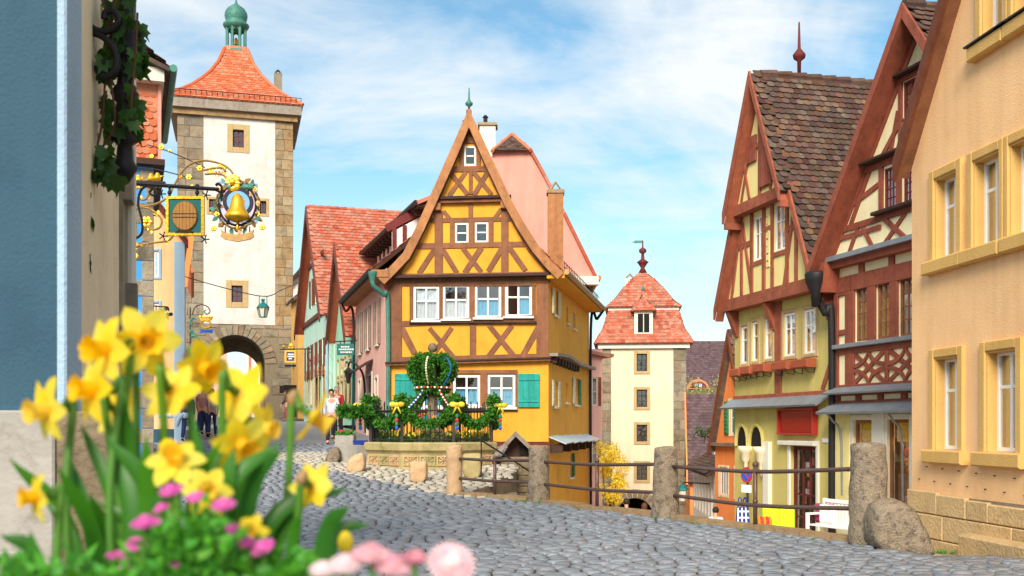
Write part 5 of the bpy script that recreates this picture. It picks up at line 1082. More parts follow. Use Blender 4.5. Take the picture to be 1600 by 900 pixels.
# ------------------------------------------------------------------ houses between the gate tower and the yellow house
def mint_houses():
    # by the tower
    h = House('ochre_house', 'narrow ochre house with dark tiled roof squeezed against the gate tower', 'house', at(455, 0, 60).x, 60.0, R(-70), 2.0)
    W = 2.6; ez = h.z(CAMZ + (668 - 470) / 1600 * 59); B().box(0, W, 0, 5, 0, ez).obj('wall', 'brown_yellow', h.o)
    h.rect('shutter', 1.0, 2.9, 1.35, 4.2, 0, .06, 'shutter_green'); h.rect('awning', .2, 1.5, 2.2, 1.9, 0, .7, 'dark'); h.rect('door', .9, .05, 1.9, 1.45, 0, .05, 'dark_wood')
    v, f = slab([(-.3, -.3, ez - .1), (W + .4, -.3, ez - .1), (W + .4, 2.8, ez + 2.6), (-.3, 2.8, ez + 2.6)], .12); r = mesh_obj('roof', v, f, 'tile_dark', h.o); tiles(r, (-.3, -.3, ez - .09), (1, 0, 0), (0, 3.1, 2.7), W + .7, 4.1, .25, .21, 'tile_dark')
    mesh_obj('gable_wall', [(W, 0, ez), (W, 5.6, ez), (W, 2.8, ez + 2.5)], [(0, 1, 2)], 'brown_yellow', h.o)
    v, f = slab([(W + .4, 5.9, ez - .1), (-.3, 5.9, ez - .1), (-.3, 2.8, ez + 2.6), (W + .4, 2.8, ez + 2.6)], .12); mesh_obj('roof', v, f, 'tile_dark', h.o)
    # large mint house
    p0 = at(475, 0, 56); p1 = at(514, 0, 47); d = p1 - p0
    h = House('mint_house', 'large mint green gabled house with brown shutters and broad orange roof', 'house', p0.x, p0.y, math.atan2(d.y, d.x), 1.8)
    U = h.uv; W = math.hypot(d.x, d.y); ez, rz = h.z(7.0), h.z(12.5); mid = W / 2
    zu = h.z(4.0); ups = [(1.0 + k * 1.55, zu, 1.75 + k * 1.55, zu + 1.75) for k in range(5)]; g = [(3.0, ez + .7, 3.7, ez + 2.1), (4.7, ez + .7, 5.4, ez + 2.1), (6.0, ez + .7, 6.7, ez + 2.1), (4.35, ez + 3.3, 5.0, ez + 4.5)]
    dr = [(1.2, .9, 1.9, 2.2), (2.9, .9, 3.6, 2.2), (4.6, .1, 5.8, 2.3), (7.2, .9, 8.2, 2.2)]
    h.wall([(0, 0), (W, 0), (W, ez), (mid, rz), (0, ez)], ups + g + dr, 0, 'mint', .2); body(h, W, ez, rz, 9, 'mint')
    for r in ups + g:
        h.window(r, 0, .1, nx=2, nz=2)
        for u in (r[0] - .27, r[2] + .02): h.rect('shutter', u, r[1], u + .25, r[3], .02, .07, 'shutter_brown')
    for r in dr: h.window(r, 0, .1, fm='brown', nx=2, nz=2, surround='stone_frame', sw=.15); u0, u1 = r[0] - .15, r[2] + .15; h.prism('arched_hood', [(u0 + (u1 - u0) * (.5 - .5 * math.cos(math.pi * i / 8)), r[3] + .17 + .35 * math.sin(math.pi * i / 8)) for i in range(9)], 0, .04, 'stone_frame')
    h.rect('band', 0, ez - .12, W, ez + .12, 0, .1, 'shutter_brown'); h.rect('band', 1.6, ez + 2.75, W - 1.6, ez + 2.95, 0, .08, 'shutter_brown')
    u = 2.5
    while u < 6.4: ww = ru(.1, .3); h.rect('faded_lettering', u, 2.95, u + ww, 3.35, 0, .008, 'pink'); u += ww + .1
    gable_roof(h, W, ez, rz, 9, .45, .35, 'tile_red', 'shutter_brown', .26, .22, left=False, right=True, verge=.3)
    bb = B(); bb.tube([(W + .05, -.1, ez), (W + .05, -.1, 0)], .06, 6); bb.obj('downpipe', 'light_blue', h.o)
    bb = B(); bb.box(mid - .35, mid + .35, 5.4, 6.0, rz - .3, rz + .45).box(mid - .6, mid - .5, 5.8, 5.9, rz - .2, rz + .6); bb.obj('chimney', 'stone', h.o)
    # small mint house
    p0 = at(524, 0, 47); p1 = at(553, 0, 42); d = p1 - p0
    h = House('small_mint_house', 'small deeper green gabled house between the mint house and the pink house', 'house', p0.x, p0.y, math.atan2(d.y, d.x), 1.6)
    W = math.hypot(d.x, d.y); ez, rz = h.z(5.6), h.z(9.4); mid = W / 2; zu = h.z(3.6)
    ws = [(.7 + k * 1.05, zu, 1.2 + k * 1.05, zu + .9) for k in range(4)] + [(mid - .3, ez + 1.2, mid + .3, ez + 2.1)]; ds = [(.6 + k * 1.1, .1 if k == 1 else .6, 1.3 + k * 1.1, 2.1) for k in range(4)]
    h.wall([(0, 0), (W, 0), (W, ez), (mid, rz), (0, ez)], ws + ds, 0, 'mint_deep', .2); body(h, W, ez, rz, 6, 'mint_deep')
    for r in ws: h.window(r, 0, .1, nx=2, nz=2, surround='stone_frame', sw=.1)
    for r in ds: h.window(r, 0, .1, fm='brown', nx=1, nz=2, surround='stone_frame', sw=.12)
    h.rect('corner_strip', W - .35, 0, W + .03, ez, -.1, .05, 'teal'); u = 1.6
    while u < 2.9: ww = ru(.08, .2); h.rect('faded_lettering', u, 2.55, u + ww, 2.8, 0, .008, 'pink'); u += ww + .08
    gable_roof(h, W, ez, rz, 6, .4, .3, 'tile_red', 'shutter_brown', .22, .19, left=False, right=True, verge=.26)
    # pink house with eaves to the street
    p0 = at(556, 0, 41); p1 = at(603, 0, 33.6); d = p1 - p0
    h = House('pink_house', 'pink plastered house with grey shutters and dark eaves next to the yellow house', 'house', p0.x, p0.y, math.atan2(d.y, d.x), 1.0)
    W = math.hypot(d.x, d.y); ez = h.z(6.5); zu = h.z(4.35)
    ws = [(1.1, zu, 1.75, zu + 1.55), (3.2, zu, 3.95, zu + 1.55), (5.6, zu, 6.2, zu + 1.55)]; ds = [(.9, .9, 1.5, 2.3), (3.3, .15, 4.5, 2.4), (5.3, .8, 5.9, 2.2)]
    h.wall([(0, -1), (W, -1), (W, ez), (0, ez)], ws + ds, 0, 'pink', .2); B().box(0, .1, .22, 5, 0, ez).box(W - .1, W, .22, 5, 0, ez).obj('wall', 'pink', h.o)
    for r in ws:
        h.window(r, 0, .1, nx=2, nz=2, sill='offwhite')
        for u in (r[0] - .34, r[2] + .02): h.rect('shutter', u, r[1], u + .32, r[3], .02, .07, 'grey_wood')
    for r in ds: h.window(r, 0, .1, fm='grey_wood', nx=2, nz=2, surround='offwhite', sw=.12)
    v, f = slab([(3.0, -.7, 2.5), (4.8, -.7, 2.5), (4.8, 0, 2.95), (3.0, 0, 2.95)], .06); mesh_obj('door_canopy', v, f, 'dark_wood', h.o)
    B().box(-.2, W + .3, -.5, .1, ez - .12, ez + .05).obj('eave_board', 'brown_light', h.o); bb = B(); bb.tube([(-.25, -.58, ez + .05), (W + .3, -.58, ez + .05)], .1, 8).tube(bez([(-.1, -.55, ez), (-.05, -.4, ez - .35), (0, -.1, ez - .6), (0, -.1, 0)]), .05, 6); bb.obj('gutter', 'black_metal', h.o)
    v, f = slab([(-.3, -.6, ez + .06), (W + .4, -.6, ez + .06), (W + .4, 3.4, ez + 3.4), (-.3, 3.4, ez + 3.4)], .12); r = mesh_obj('roof', v, f, 'tile_dark', h.o); tiles(r, (-.3, -.6, ez + .07), (1, 0, 0), (0, 4, 3.34), W + .7, 5.2, .22, .19, 'tile_red')
    # lamp on its arm by the door
    l = thing('street_lamp', 'dark lantern on a curved arm beside the pink house door', 'lamp', (0, 0, 0)); q = h.o.matrix_basis if False else None
    m4 = Matrix.Translation((h.x0, h.y0, h.zb)) @ Matrix.Rotation(h.phi, 4, 'Z'); l.matrix_basis = m4 @ Matrix.Translation((2.6, 0, 0))
    bb = B(); bb.tube(bez([(.55, -.05, .3), (.55, -.1, 2.2), (.5, -.3, 2.75), (.1, -.55, 2.95), (-.1, -.6, 2.8)]), .04, 6); bb.obj('arm', 'iron', l); bb = B(); bb.lathe([(.05, -.45), (.17, -.02), (.2, 0), (.05, .14), (.03, .2)], (-.1, -.6, 2.6), 6); bb.obj('lantern', 'iron', l)
    # wall lamp and hanging signs along the row
    l = thing('wall_lamp', 'small lit wall lantern on the deeper green house', 'lamp', at(547, 590, 43.6)); bb = B(); bb.tube([(.25, .2, -.3), (.2, .0, -.35), (0, 0, -.3)], .03, 6); bb.obj('bracket', 'iron', l); bb = B(); bb.lathe([(.05, -.3), (.14, .05), (.05, .16), (.02, .22)], (0, 0, 0), 6); bb.obj('lantern', 'gold', l)
    s = thing('hanging_sign', 'teal hanging sign on a long iron arm over the green house', 'sign', at(540, 546, 40.0)); bb = B(); bb.box(-.33, .33, -.03, .03, -.22, .22); pl = bb.obj('sign_plate', 'sign_teal', s)
    for k, (z, x0, x1) in enumerate(((.1, -.18, .12), (0, -.26, .26), (-.11, -.2, .26))):
        x = x0
        while x < x1: ww = ru(.03, .08); B().box(x, x + ww, -.036, -.031, z - .028, z + .028).obj('lettering', 'text_white', pl); x += ww + .02
    bb = B(); bb.tube([(-.45, 0, .3), (1.15, .25, .42)], .025, 5).tube([(.2, 0.1, .34), (.2, .1, .2)], .02, 5).tube([(-.2, 0, .32), (-.2, 0, .2)], .02, 5); bb.tube([(x * 1, .12, z) for x, z in spiral(.75, .55, .2, .04, -1.2, 1.2)], .018, 5); bb.obj('arm', 'iron', s)
    bb = B(); bb.ball((-.12, 0, -.4), .09, 8, 5, (1, .4, .5)).ball((.2, 0, -.4), .09, 8, 5, (1, .4, .5)).ball((.04, 0, -.5), .06, 8, 5); bb.obj('leaf_ornament', 'teal_metal', s)
    s = thing('square_sign', 'square navy sign in a gold frame beside the gate tower', 'sign', at(454, 557, 52.0)); bb = B(); bb.box(-.2, .2, -.03, .03, -.23, .23); pl = bb.obj('sign_plate', 'navy', s)
    fr = B(); fr.box(-.29, .29, -.05, .05, .23, .31).box(-.29, .29, -.05, .05, -.31, -.23).box(-.29, -.2, -.05, .05, -.23, .23).box(.2, .29, -.05, .05, -.23, .23); fr.obj('frame', 'gold', s)
    for k, (z, a, c) in enumerate(((.11, -.13, .15), (0, -.15, .15), (-.11, -.09, .08))):
        x = a
        while x < c: ww = ru(.04, .08); B().box(x, x + ww, -.04, -.031, z - .035, z + .035).obj('lettering', 'text_white', pl); x += ww + .015
    bb = B(); bb.tube([(-.55, 0, .36), (1.3, .3, .42)], .03, 5).tube(bez([(1.2, .3, .36), (.8, .2, .1), (1.1, .3, -.4)]), .025, 5); bb.obj('arm', 'iron', s); bb = B(); bb.ball((-.35, 0, .5), .09, 8, 6).ball((.02, 0, .55), .13, 8, 6, (1, .5, 1)).box(-.1, .14, -.03, .03, .42, .5); bb.obj('gilded_ornament', 'gold', s); bb = B(); bb.box(-.3, .28, -.03, .03, -.52, -.42); bb.obj('name_strip', 'dark', s)
mint_houses()
# ------------------------------------------------------------------ left-hand row
def left_row():
    # nearest: blue-grey pier, white strip, cream stucco facade
    h = House('corner_house', 'blue-grey plastered corner with white edge, cream stucco wall and stone base', 'house', -6.2, 6.0, 0, 0)
    xr = at(105, 0, 6).x; u1 = xr + 6.2; uw = at(90, 0, 6).x + 6.2
    h.wall([(0, 0), (uw, 0), (uw, 9), (0, 9)], [], 0, 'blue_grey', .2); h.rect('corner_strip', uw - .002, 1.6, u1, 9, -.2, .015, 'light_blue'); h.rect('stone_base', 0, 0, uw + .0, 1.6, 0, .05, 'concrete'); h.rect('stone_base', uw, 0, u1 + .3, 1.595, -.3, .03, 'stone_dark')
    for k in range(5): h.rect('stone_block', u1 - 2.4 + k * .44, .02 + .78 * (k % 2), u1 - 2.4 + k * .44 + .42, .78 + .8 * (k % 2), .05, .065, 'concrete')
    # receding stucco wall
    a = Vector((xr, 6.05, 0)); b = Vector((at(186, 0, 8.6).x, 8.6, 0)); d = (b - a); L = d.length
    hs = bpy.data.objects.new('street_wall', None); C.objects.link(hs); hs.parent = h.o; hs.location = (a.x + 6.2, .05, 0); hs.rotation_euler = (0, 0, math.atan2(d.y, d.x))
    B().box(.22, L, 0, .1, 0, 9).obj('wall', 'stucco', hs); B().box(.24, L, -.02, .0, 0, 1.3).obj('stone_base', 'stone_dark', hs)
    # timber door jambs, pipes and string course at the far end
    B().box(L, L + .22, -.03, .25, 0, 3.42).obj('door_jamb', 'grey_wood', hs); B().box(L - .0, L + .24, -.1, .25, 3.42, 3.9).obj('jamb_capital', 'grey_wood', hs); B().box(L, L + .22, -.02, .25, 3.9, 9).obj('wall', 'stucco', hs)
    bb = B(); bb.tube([(L + .31, -.06, 0), (L + .31, -.06, 9)], .05, 10); bb.obj('downpipe', 'offwhite', hs); B().box(L + .38, L + .5, -.02, .25, 0, 9).obj('door_jamb', 'brown_light', hs); B().box(L + .22, L + .38, .02, .25, 0, 9).obj('wall', 'stucco', hs); B().box(L + .25, L + .37, -.12, .0, 2.2, 2.75).obj('pipe_collar', 'grey_wood', hs)
    B().box(.62, 1.1, -.06, .0, 2.6 + 2.0, 6.2).obj('window_shutter', 'dark_wood', hs)
    # wrought-iron bracket high on the wall, with ivy
    ir = thing('wrought_iron_bracket', 'dark wrought-iron bracket with scrolls on the cream wall, overgrown by ivy', 'bracket', (0, 0, 0))
    Y = 7.2; P = lambda px, py, yy=Y: at(px, py, yy)
    ir.location = P(196, 280); o = Vector(ir.location); Q = lambda px, py, yy=Y: tuple(P(px, py, yy) - o)
    bb = B(); bb.tube([Q(202, -60), Q(198, 60), Q(194, 160), Q(195, 235)], [.055, .055, .05, .045], 6); bb.obj('upright', 'black_metal', ir); bb = B(); bb.tube([Q(207, -60), Q(204, 150)], .022, 6); bb.obj('upright', 'black_metal', ir)
    bb = B(); bb.lathe([(.03, 0), (.06, .05), (.09, .1), (.06, .16), (.05, .26), (.1, .3), (.06, .36), (.055, .55), (.1, .62), (.06, .68)], Q(195, 285), 10); bb.obj('finial', 'black_metal', ir, True)
    for zc in (85, 153): bb = B(); bb.ball(Q(200, zc), .07, 8, 6); bb.obj('collar', 'black_metal', ir, True)
    for pts in ([(122, -30), (125, 15), (140, 40), (162, 50), (180, 42), (186, 30), (178, 18), (165, 20), (163, 30)], [(140, 80), (130, 80), (123, 65), (130, 54), (150, 53), (170, 65), (182, 85), (180, 110), (165, 120), (153, 110), (155, 98), (165, 98)]):
        bb = B(); bb.tube(bez([Q(x, y, 7.0) for x, y in pts], 6), .024, 7); bb.obj('scroll', 'black_metal', ir, True)
    iv = thing('ivy', 'ivy with dark green leaves climbing round the wrought-iron bracket', 'ivy', tuple(P(190, 200)))
    o2 = Vector(iv.location); leaf = [(0, 0), (.28, -.05), (.5, .18), (.3, .35), (.36, .62), (.1, .6), (0, 1), (-.1, .6), (-.36, .62), (-.3, .35), (-.5, .18), (-.28, -.05)]
    me = bpy.data.meshes.new('leaf'); me.from_pydata([(x, .12 * abs(x), y) for x, y in leaf], [], [tuple(range(12))]); me.materials.append(MATS['ivy'])
    spots = [(ru(150, 215), ru(-5, 215), ru(7.0, 7.6)) for _ in range(95)] + [(ru(205, 226), ru(30, 110), 7.3) for _ in range(26)] + [(ru(140, 175), ru(225, 285), 7.0) for _ in range(12)] + [(ru(200, 214), ru(150, 210), 7.2) for _ in range(10)]
    spots += [(x + ru(-6, 6), y, 6.9) for x, y in ((146, 268), (141, 300), (143, 342), (138, 405), (188, 275))]
    for x, y, yy in spots:
        s = ru(.09, .16); m = Matrix.Translation(P(x, y, yy) - o2) @ Euler((ru(-.7, .7) + math.pi, ru(-.8, .8), ru(-1, 1))).to_matrix().to_4x4() @ Matrix.Scale(s, 4); inst(me, 'leaf', iv, m)
    for pts in ([(160, 0), (175, 60), (165, 120), (160, 190), (150, 240), (142, 300), (143, 345), (139, 400)], [(215, 20), (212, 80), (206, 150), (204, 210)], [(180, 0), (170, 90), (180, 190), (160, 230)]):
        bb = B(); bb.tube(bez([tuple(P(x, y, 7.05) - o2) for x, y in pts], 5), .008, 5); bb.obj('stem', 'hair_brown', iv)
    # tile-hung house with blue fresco
    h = House('fresco_house', 'house with blue painted front and orange fish-scale tiles under the gutter', 'house', at(170, 0, 24).x, 24.0, R(20.5), .6)
    U = h.uv; W = U(240, 300)[0]; zt = U(230, 252)[1]; ztop = U(230, 132)[1]; Wt = U(249, 300)[0]
    B().box(0, W, 0, 6, 0, zt).obj('wall', 'blue_fresco', h.o); B().box(-.2, Wt + .12, -.25, 6, zt - .12, zt + .02).obj('eave_board', 'dark_wood', h.o)
    k = 0; z = .1
    while z < zt - .3: hh = ru(.35, .5); u0 = U(212 if k % 2 else 222, 300)[0]; h.rect('quoin', u0 if z < U(230, 330)[1] else u0 + .1, z, W + .004, min(z + hh - .01, zt - .13), 0, .02, 'stone'); z += hh; k += 1
    t = B().box(.1, Wt, -.05, 6, zt, ztop).obj('tile_hung_wall', 'tile_orange', h.o); tiles(t, (.1, -.07, zt - .02), (1, 0, 0), (0, .04, 1), Wt - .12, ztop - zt, .16, .17, 'tile_orange', pick=140, lift=.035)
    B().box(Wt - .03, Wt + .04, -.1, 0, zt, ztop).obj('corner_board', 'pink_gable', h.o)
    B().box(-.2, Wt + .1, -.35, 6, ztop, ztop + .32).obj('cornice', 'offwhite', h.o)
    v, f = slab([(Wt + .25, -.5, ztop + .3), (Wt + .25, 6, ztop + .3), (-.6, 6, ztop + 1.1), (-.6, -.5, ztop + 1.1)], .1); r = mesh_obj('roof', v, f, 'tile_dark', h.o); tiles(r, (Wt + .25, -.5, ztop + .31), (0, 1, 0), (-1.0, 0, .75), 6.4, 1.3, .2, .17, 'tile_dark', pick=40)
    bb = B(); bb.tube([(Wt + .3, -.55, ztop + .28), (Wt + .3, 6, ztop + .28)], .09, 8); bb.obj('gutter', 'copper', h.o)
    # peach house beyond
    h = House('peach_house', 'peach plastered house with pale blue edge strip left of the gate tower', 'house', at(205, 0, 33).x, 33, R(19), .9)
    U = h.uv; W = U(288, 500)[0]; wb = U(272, 500)[0]; zp = lambda y: U(250, y)[1]
    w1 = [(U(240, 400)[0], zp(433), U(248, 400)[0], zp(393)), (U(240, 400)[0], zp(503), U(248, 400)[0], zp(474)), (U(252, 400)[0], 1.0, U(266, 400)[0], 2.3)]
    h.wall([(0, 0), (W, 0), (W, zp(372)), (U(238, 300)[0], zp(302)), (0, zp(300))], w1, 0, 'peach', .2)
    for r in w1: h.window(r, 0, .08, nx=1, nz=3, surround='light_blue', sw=.09)
    h.rect('corner_strip', wb, 0, W + .02, zp(376), 0, .03, 'light_blue'); h.rect('base_band', 0, 0, wb, .55, 0, .03, 'blue_grey')
    p, q = U(236, 300), U(294, 378); h.prism('verge_board', [p, q, (q[0], q[1] - .22), (p[0], p[1] - .25)], -.1, .3, 'maroon'); v, f = slab([(p[0], -.3, p[1] + .02), (q[0], -.3, q[1] + .02), (q[0], 9, q[1] + .02), (p[0], 9, p[1] + .02)], .1); mesh_obj('roof', v, f, 'tile_red', h.o)
    B().box(W - .06, W, .05, 9, 0, q[1] - .1).obj('wall', 'peach', h.o)
    h = House('orange_eaved_house', 'house with bright orange eave and pinkish wall next to the gate tower', 'house', at(262, 0, 46).x, 46, R(18.5), 1.5)
    U = h.uv; a, b = U(288, 440), U(303, 372); W = U(289, 500)[0]; B().box(0, W, 0, 9, 0, a[1] - .2).obj('wall', 'pink', h.o)
    v, f = slab([(b[0] - .9, -.4, b[1] + .6), (b[0] - .9 + .2, 9, b[1] + .6), (b[0] + .2, 9, b[1] - 1.6), (b[0] + .0, -.4, b[1] - 1.6)], .14); mesh_obj('roof', v, f, 'tile_orange', h.o)
    h.prism('verge_board', [(b[0], b[1]), (b[0] - .25, b[1]), (a[0] - .1, a[1] - .3), (a[0] + .12, a[1] - .3)], .0, .45, 'orange_wall'); B().box(W, W + .06, .1, 9, 0, a[1]).obj('wall', 'pink', h.o)
left_row()

# ------------------------------------------------------------------ hanging signs on the left
def petal_rosette(b, c, r, n=6):
    for k in range(n): a = 2 * math.pi * k / n; b.ball((c[0] + r * .6 * math.cos(a), c[1], c[2] + r * .6 * math.sin(a)), r * .45, 6, 4, (1, .5, 1))
    b.ball((c[0], c[1] - r * .2, c[2]), r * .4, 6, 4)
def signs():
    Y = 13.0
    s = thing('barrel_sign', 'square teal sign with a painted barrel in a gold frame on an iron arm', 'sign', tuple(at(290, 338, Y))); o = Vector(s.location); Q = lambda x, y, yy=Y: tuple(at(x, y, yy) - o); k = Y / 1600
    B().box(-26 * k, 26 * k, -.02, .02, -27.5 * k, 27.5 * k).obj('sign_plate', 'sign_teal', s)
    f = B(); f.box(-29.5 * k, 29.5 * k, -.035, .035, 26.5 * k, 30.5 * k).box(-29.5 * k, 29.5 * k, -.035, .035, -30.5 * k, -26.5 * k).box(-29.5 * k, -25.5 * k, -.035, .035, -26.5 * k, 26.5 * k).box(25.5 * k, 29.5 * k, -.035, .035, -26.5 * k, 26.5 * k); f.obj('frame', 'gold', s)
    ell = lambda rx, rz, n=32: [(rx * k * math.cos(2 * math.pi * i / n), rz * k * math.sin(2 * math.pi * i / n)) for i in range(n)]
    bar = B().prism(ell(20, 23.5), .02, .035).obj('barrel', 'barrel_hoop', s)
    for i in range(7):
        x0, x1 = -18.6 * k + i * 37.2 * k / 7 + .002, -18.6 * k + (i + 1) * 37.2 * k / 7 - .002; z = lambda x: 22 * k * math.sqrt(max(0, 1 - (x / (18.7 * k)) ** 2))
        pts = [x0 + (x1 - x0) * q / 4 for q in range(5)]; B().prism([(x, -z(x)) for x in pts] + [(x, z(x)) for x in pts[::-1]], .035, .045).obj('stave', 'barrel', bar)
    for zc in (-3, 2.5): B().prism([(-18.6 * k, zc * k), (18.6 * k, zc * k), (18.6 * k, (zc + 1) * k), (-18.6 * k, (zc + 1) * k)], .045, .05).obj('cross_bar', 'dark_wood', bar)
    B().prism([(-15 * k, -26 * k), (15 * k, -26 * k), (9 * k, -22 * k), (-9 * k, -22 * k)], .035, .052).obj('stand', 'dark_wood', s)
    b = B(); b.tube([Q(186, 285), Q(342, 296)], .026, 6); b.tube(bez([Q(336, 296), Q(345, 300), Q(346, 292), Q(341, 287), Q(337, 290)], 5), .018, 6); b.obj('arm', 'black_metal', s)
    b = B(); b.tube([Q(186, 284, 13.05), Q(258, 287, 13.05)], .03, 6); b.obj('arm', 'black_metal', s)
    for x in (265, 308): b = B(); b.tube([Q(x, 290), Q(x, 312)], .014, 6).ball(Q(x, 301), .03, 6, 5).ball(Q(x, 291), .03, 6, 5); b.obj('hanger', 'black_metal', s)
    b = B(); b.tube(bez([Q(x, y) for x, y in ((222, 289), (233, 292), (243, 298), (244, 304), (238, 305), (234, 300), (240, 292), (228, 291), (219, 300), (216, 320), (222, 345), (221, 365), (208, 374), (196, 372))], 6), .016, 6); b.obj('scroll', 'black_metal', s)
    for x, y in ((252, 303), (322, 305), (255, 369), (320, 374)):
        b = B(); q = Vector(Q(x, y))
        for a in range(5): b.tube([q, q + Vector((math.cos(a * 1.26), 0, math.sin(a * 1.26))) * .06], .008, 4)
        b.obj('twig_ornament', 'iron', s)
    # gilded bell sign
    Y2 = 15.5
    s = thing('bell_sign', 'gilded bell in a leafy wreath hanging from an ornate gold scroll bracket', 'sign', tuple(at(370, 320, Y2))); o = Vector(s.location); Q = lambda x, y, yy=Y2: tuple(at(x, y, yy) - o); k = Y2 / 1600
    q = Vector(Q(371, 318)); b = B(); b.lathe([(.02, -30 * k), (18 * k, -24 * k), (20 * k, -20 * k), (17 * k, -15 * k), (12.5 * k, -8 * k), (10 * k, 2 * k), (8 * k, 10 * k), (5 * k, 13 * k), (2 * k, 16 * k), (.01, 16.5 * k)], tuple(q), 16); b.obj('bell', 'gold', s, True)
    b = B(); b.lathe([(.02, -43 * k), (3 * k, -41 * k), (2.5 * k, -36 * k), (1.5 * k, -28 * k)], tuple(q), 8); b.obj('clapper', 'gold', s, True)
    ring = [(q.x + 29 * k * math.cos(2 * math.pi * i / 40), 0, q.z - 2 * k + 32 * k * math.sin(2 * math.pi * i / 40)) for i in range(40)]
    b = B(); b.tube(ring, .02, 6, closed=True); b.obj('ring', 'black_metal', s); b = B(); r2 = [(q.x + 33 * k * math.cos(2 * math.pi * i / 60), .03 * math.sin(i * 2.1), q.z - 2 * k + 37 * k * math.sin(2 * math.pi * i / 60)) for i in range(60)]; b.tube(r2, .018, 5, closed=True); W = b.obj('wreath', 'brass', s)
    lf = [(0, 0), (.035, .05), (.02, .1), (0, .12), (-.02, .1), (-.035, .05)]
    me = bpy.data.meshes.new('leaf'); me.from_pydata([(x, .2 * abs(x), z) for x, z in lf], [], [tuple(range(6))]); me.materials.append(MATS['brass'])
    me2 = bpy.data.meshes.new('leaf'); me2.from_pydata([(x, .2 * abs(x), z) for x, z in lf], [], [tuple(range(6))]); me2.materials.append(MATS['copper'])
    for i in range(44):
        p = Vector(r2[(i * 60 // 44)]); inst(random.choice((me, me, me2)), 'leaf', W, Matrix.Translation(p) @ Euler((ru(-.4, .4), ru(0, 6.28), ru(-.5, .5))).to_matrix().to_4x4())
    for x, y in ((339, 335), (402, 335), (345, 296), (398, 296), (410, 355), (334, 357)): b = B(); petal_rosette(b, Q(x, y), .045); b.obj('rosette', 'gold', W)
    b = B(); b.add([(q.x + x * k, y_, q.z + z * k) for y_ in (-.02, .02) for x, z in ((-26, -52), (-20, -56), (0, -60), (20, -56), (26, -52), (24, -46), (26, -41), (18, -46), (0, -49), (-18, -46), (-26, -41), (-24, -46))], [tuple(range(11, -1, -1)), tuple(range(12, 24))] + [(i, (i + 1) % 12, 12 + (i + 1) % 12, 12 + i) for i in range(12)]); b.obj('ribbon_banner', 'brass', s)
    for x in (-19, 19): b = B(); b.tube([tuple(q + Vector((x * k, 0, -46 * k))), tuple(q + Vector((x * k, 0, -36 * k)))], .01, 5); b.obj('hanger', 'iron', s)
    # birds over the bell
    for sx in (-1, 1): b = B(); b.ball(tuple(q + Vector((sx * 14 * k, 0, 26 * k))), 9 * k, 8, 5, (1.1, .4, .5)); b.tube([tuple(q + Vector((sx * 18 * k, 0, 26 * k))), tuple(q + Vector((sx * 30 * k, 0, 22 * k)))], [.05, .01], 5); b.obj('bird', 'copper', s, True)
    b = B(); petal_rosette(b, Q(364, 286), .13, 8); b.obj('sun_rosette', 'gold', s)
    # bracket: scrolls and stems
    paths = [[(215, 372), (212, 350), (210, 330), (205, 305), (212, 292), (228, 291), (233, 302), (226, 312), (215, 310)], [(206, 408), (205, 396), (215, 385), (235, 380), (262, 376), (272, 366)], [(205, 345), (208, 330), (222, 324), (240, 330), (252, 342), (250, 355), (238, 359), (232, 354)], [(200, 300), (215, 320), (240, 320), (262, 308), (272, 290), (290, 262), (315, 251), (345, 256), (362, 268), (366, 284)], [(318, 266), (345, 262), (352, 268)], [(320, 272), (345, 272), (358, 282)], [(208, 340), (207, 355), (213, 368)], [(198, 262), (245, 265), (300, 279)], [(230, 226), (262, 236), (300, 252), (320, 262)]]
    br = B(); br.tube([Q(197, 290), Q(196, 410)], .03, 6); br.tube([Q(203, 290), Q(203, 408)], .02, 6); BR = br.obj('bracket_upright', 'gold', s)
    for i, p in enumerate(paths): b = B(); b.tube(bez([Q(x, y) for x, y in p], 7), .017 if i < 6 else .009, 6); b.obj('bracket_scroll', 'brass' if i < 7 else 'iron', BR)
    for x, y in ((220, 309), (229, 347), (247, 335), (212, 400), (262, 376), (237, 244), (312, 263), (295, 277), (282, 276), (252, 230), (265, 236), (300, 292), (350, 262), (330, 267), (345, 258)): b = B(); petal_rosette(b, Q(x, y), ru(.028, .05) if (x, y) != (229, 347) else .09); b.obj('rosette', 'gold', BR)
    me = bpy.data.meshes.new('leaf'); me.from_pydata([(x, .2 * abs(x), z) for x, z in lf], [], [tuple(range(6))]); me.materials.append(MATS['gold'])
    for v in me.vertices: v.co *= .5
    for i in range(70):
        p = random.choice(paths[:6]); t = bez([Q(x, y) for x, y in p], 7); inst(me, 'leaf', BR, Matrix.Translation(random.choice(t)) @ Euler((ru(-.4, .4), ru(0, 6.28), ru(-.5, .5))).to_matrix().to_4x4())
    for (x0, y0) in ((216, 290), (236, 288), (246, 287)):   # little gilded figures riding the arm
        b = B(); b.ball(Q(x0, y0 - 14), .035, 8, 6); b.lathe([(.05, 0), (.06, .05), (.045, .09), (.02, .11)], Q(x0, y0 - 4), 8); b.tube([Q(x0, y0 - 10), Q(x0 + 10, y0 - 12)], .015, 5).tube([Q(x0, y0), Q(x0 - 3, y0 + 6)], .018, 5).tube([Q(x0, y0), Q(x0 + 4, y0 + 6)], .018, 5).tube([Q(x0, y0 - 10), Q(x0 - 7, y0 - 6)], .015, 5); b.obj('gilded_figure', 'gold', BR, True)
    # crowned sign near the tower, lantern on its wire, grape sign
    Y3 = 44.0; s = thing('crown_sign', 'small blue ribbon sign under a gilded crown before the gate tower', 'sign', tuple(at(322, 518, Y3))); o = Vector(s.location); Q = lambda x, y, yy=Y3: tuple(at(x, y, yy) - o); k = Y3 / 1600
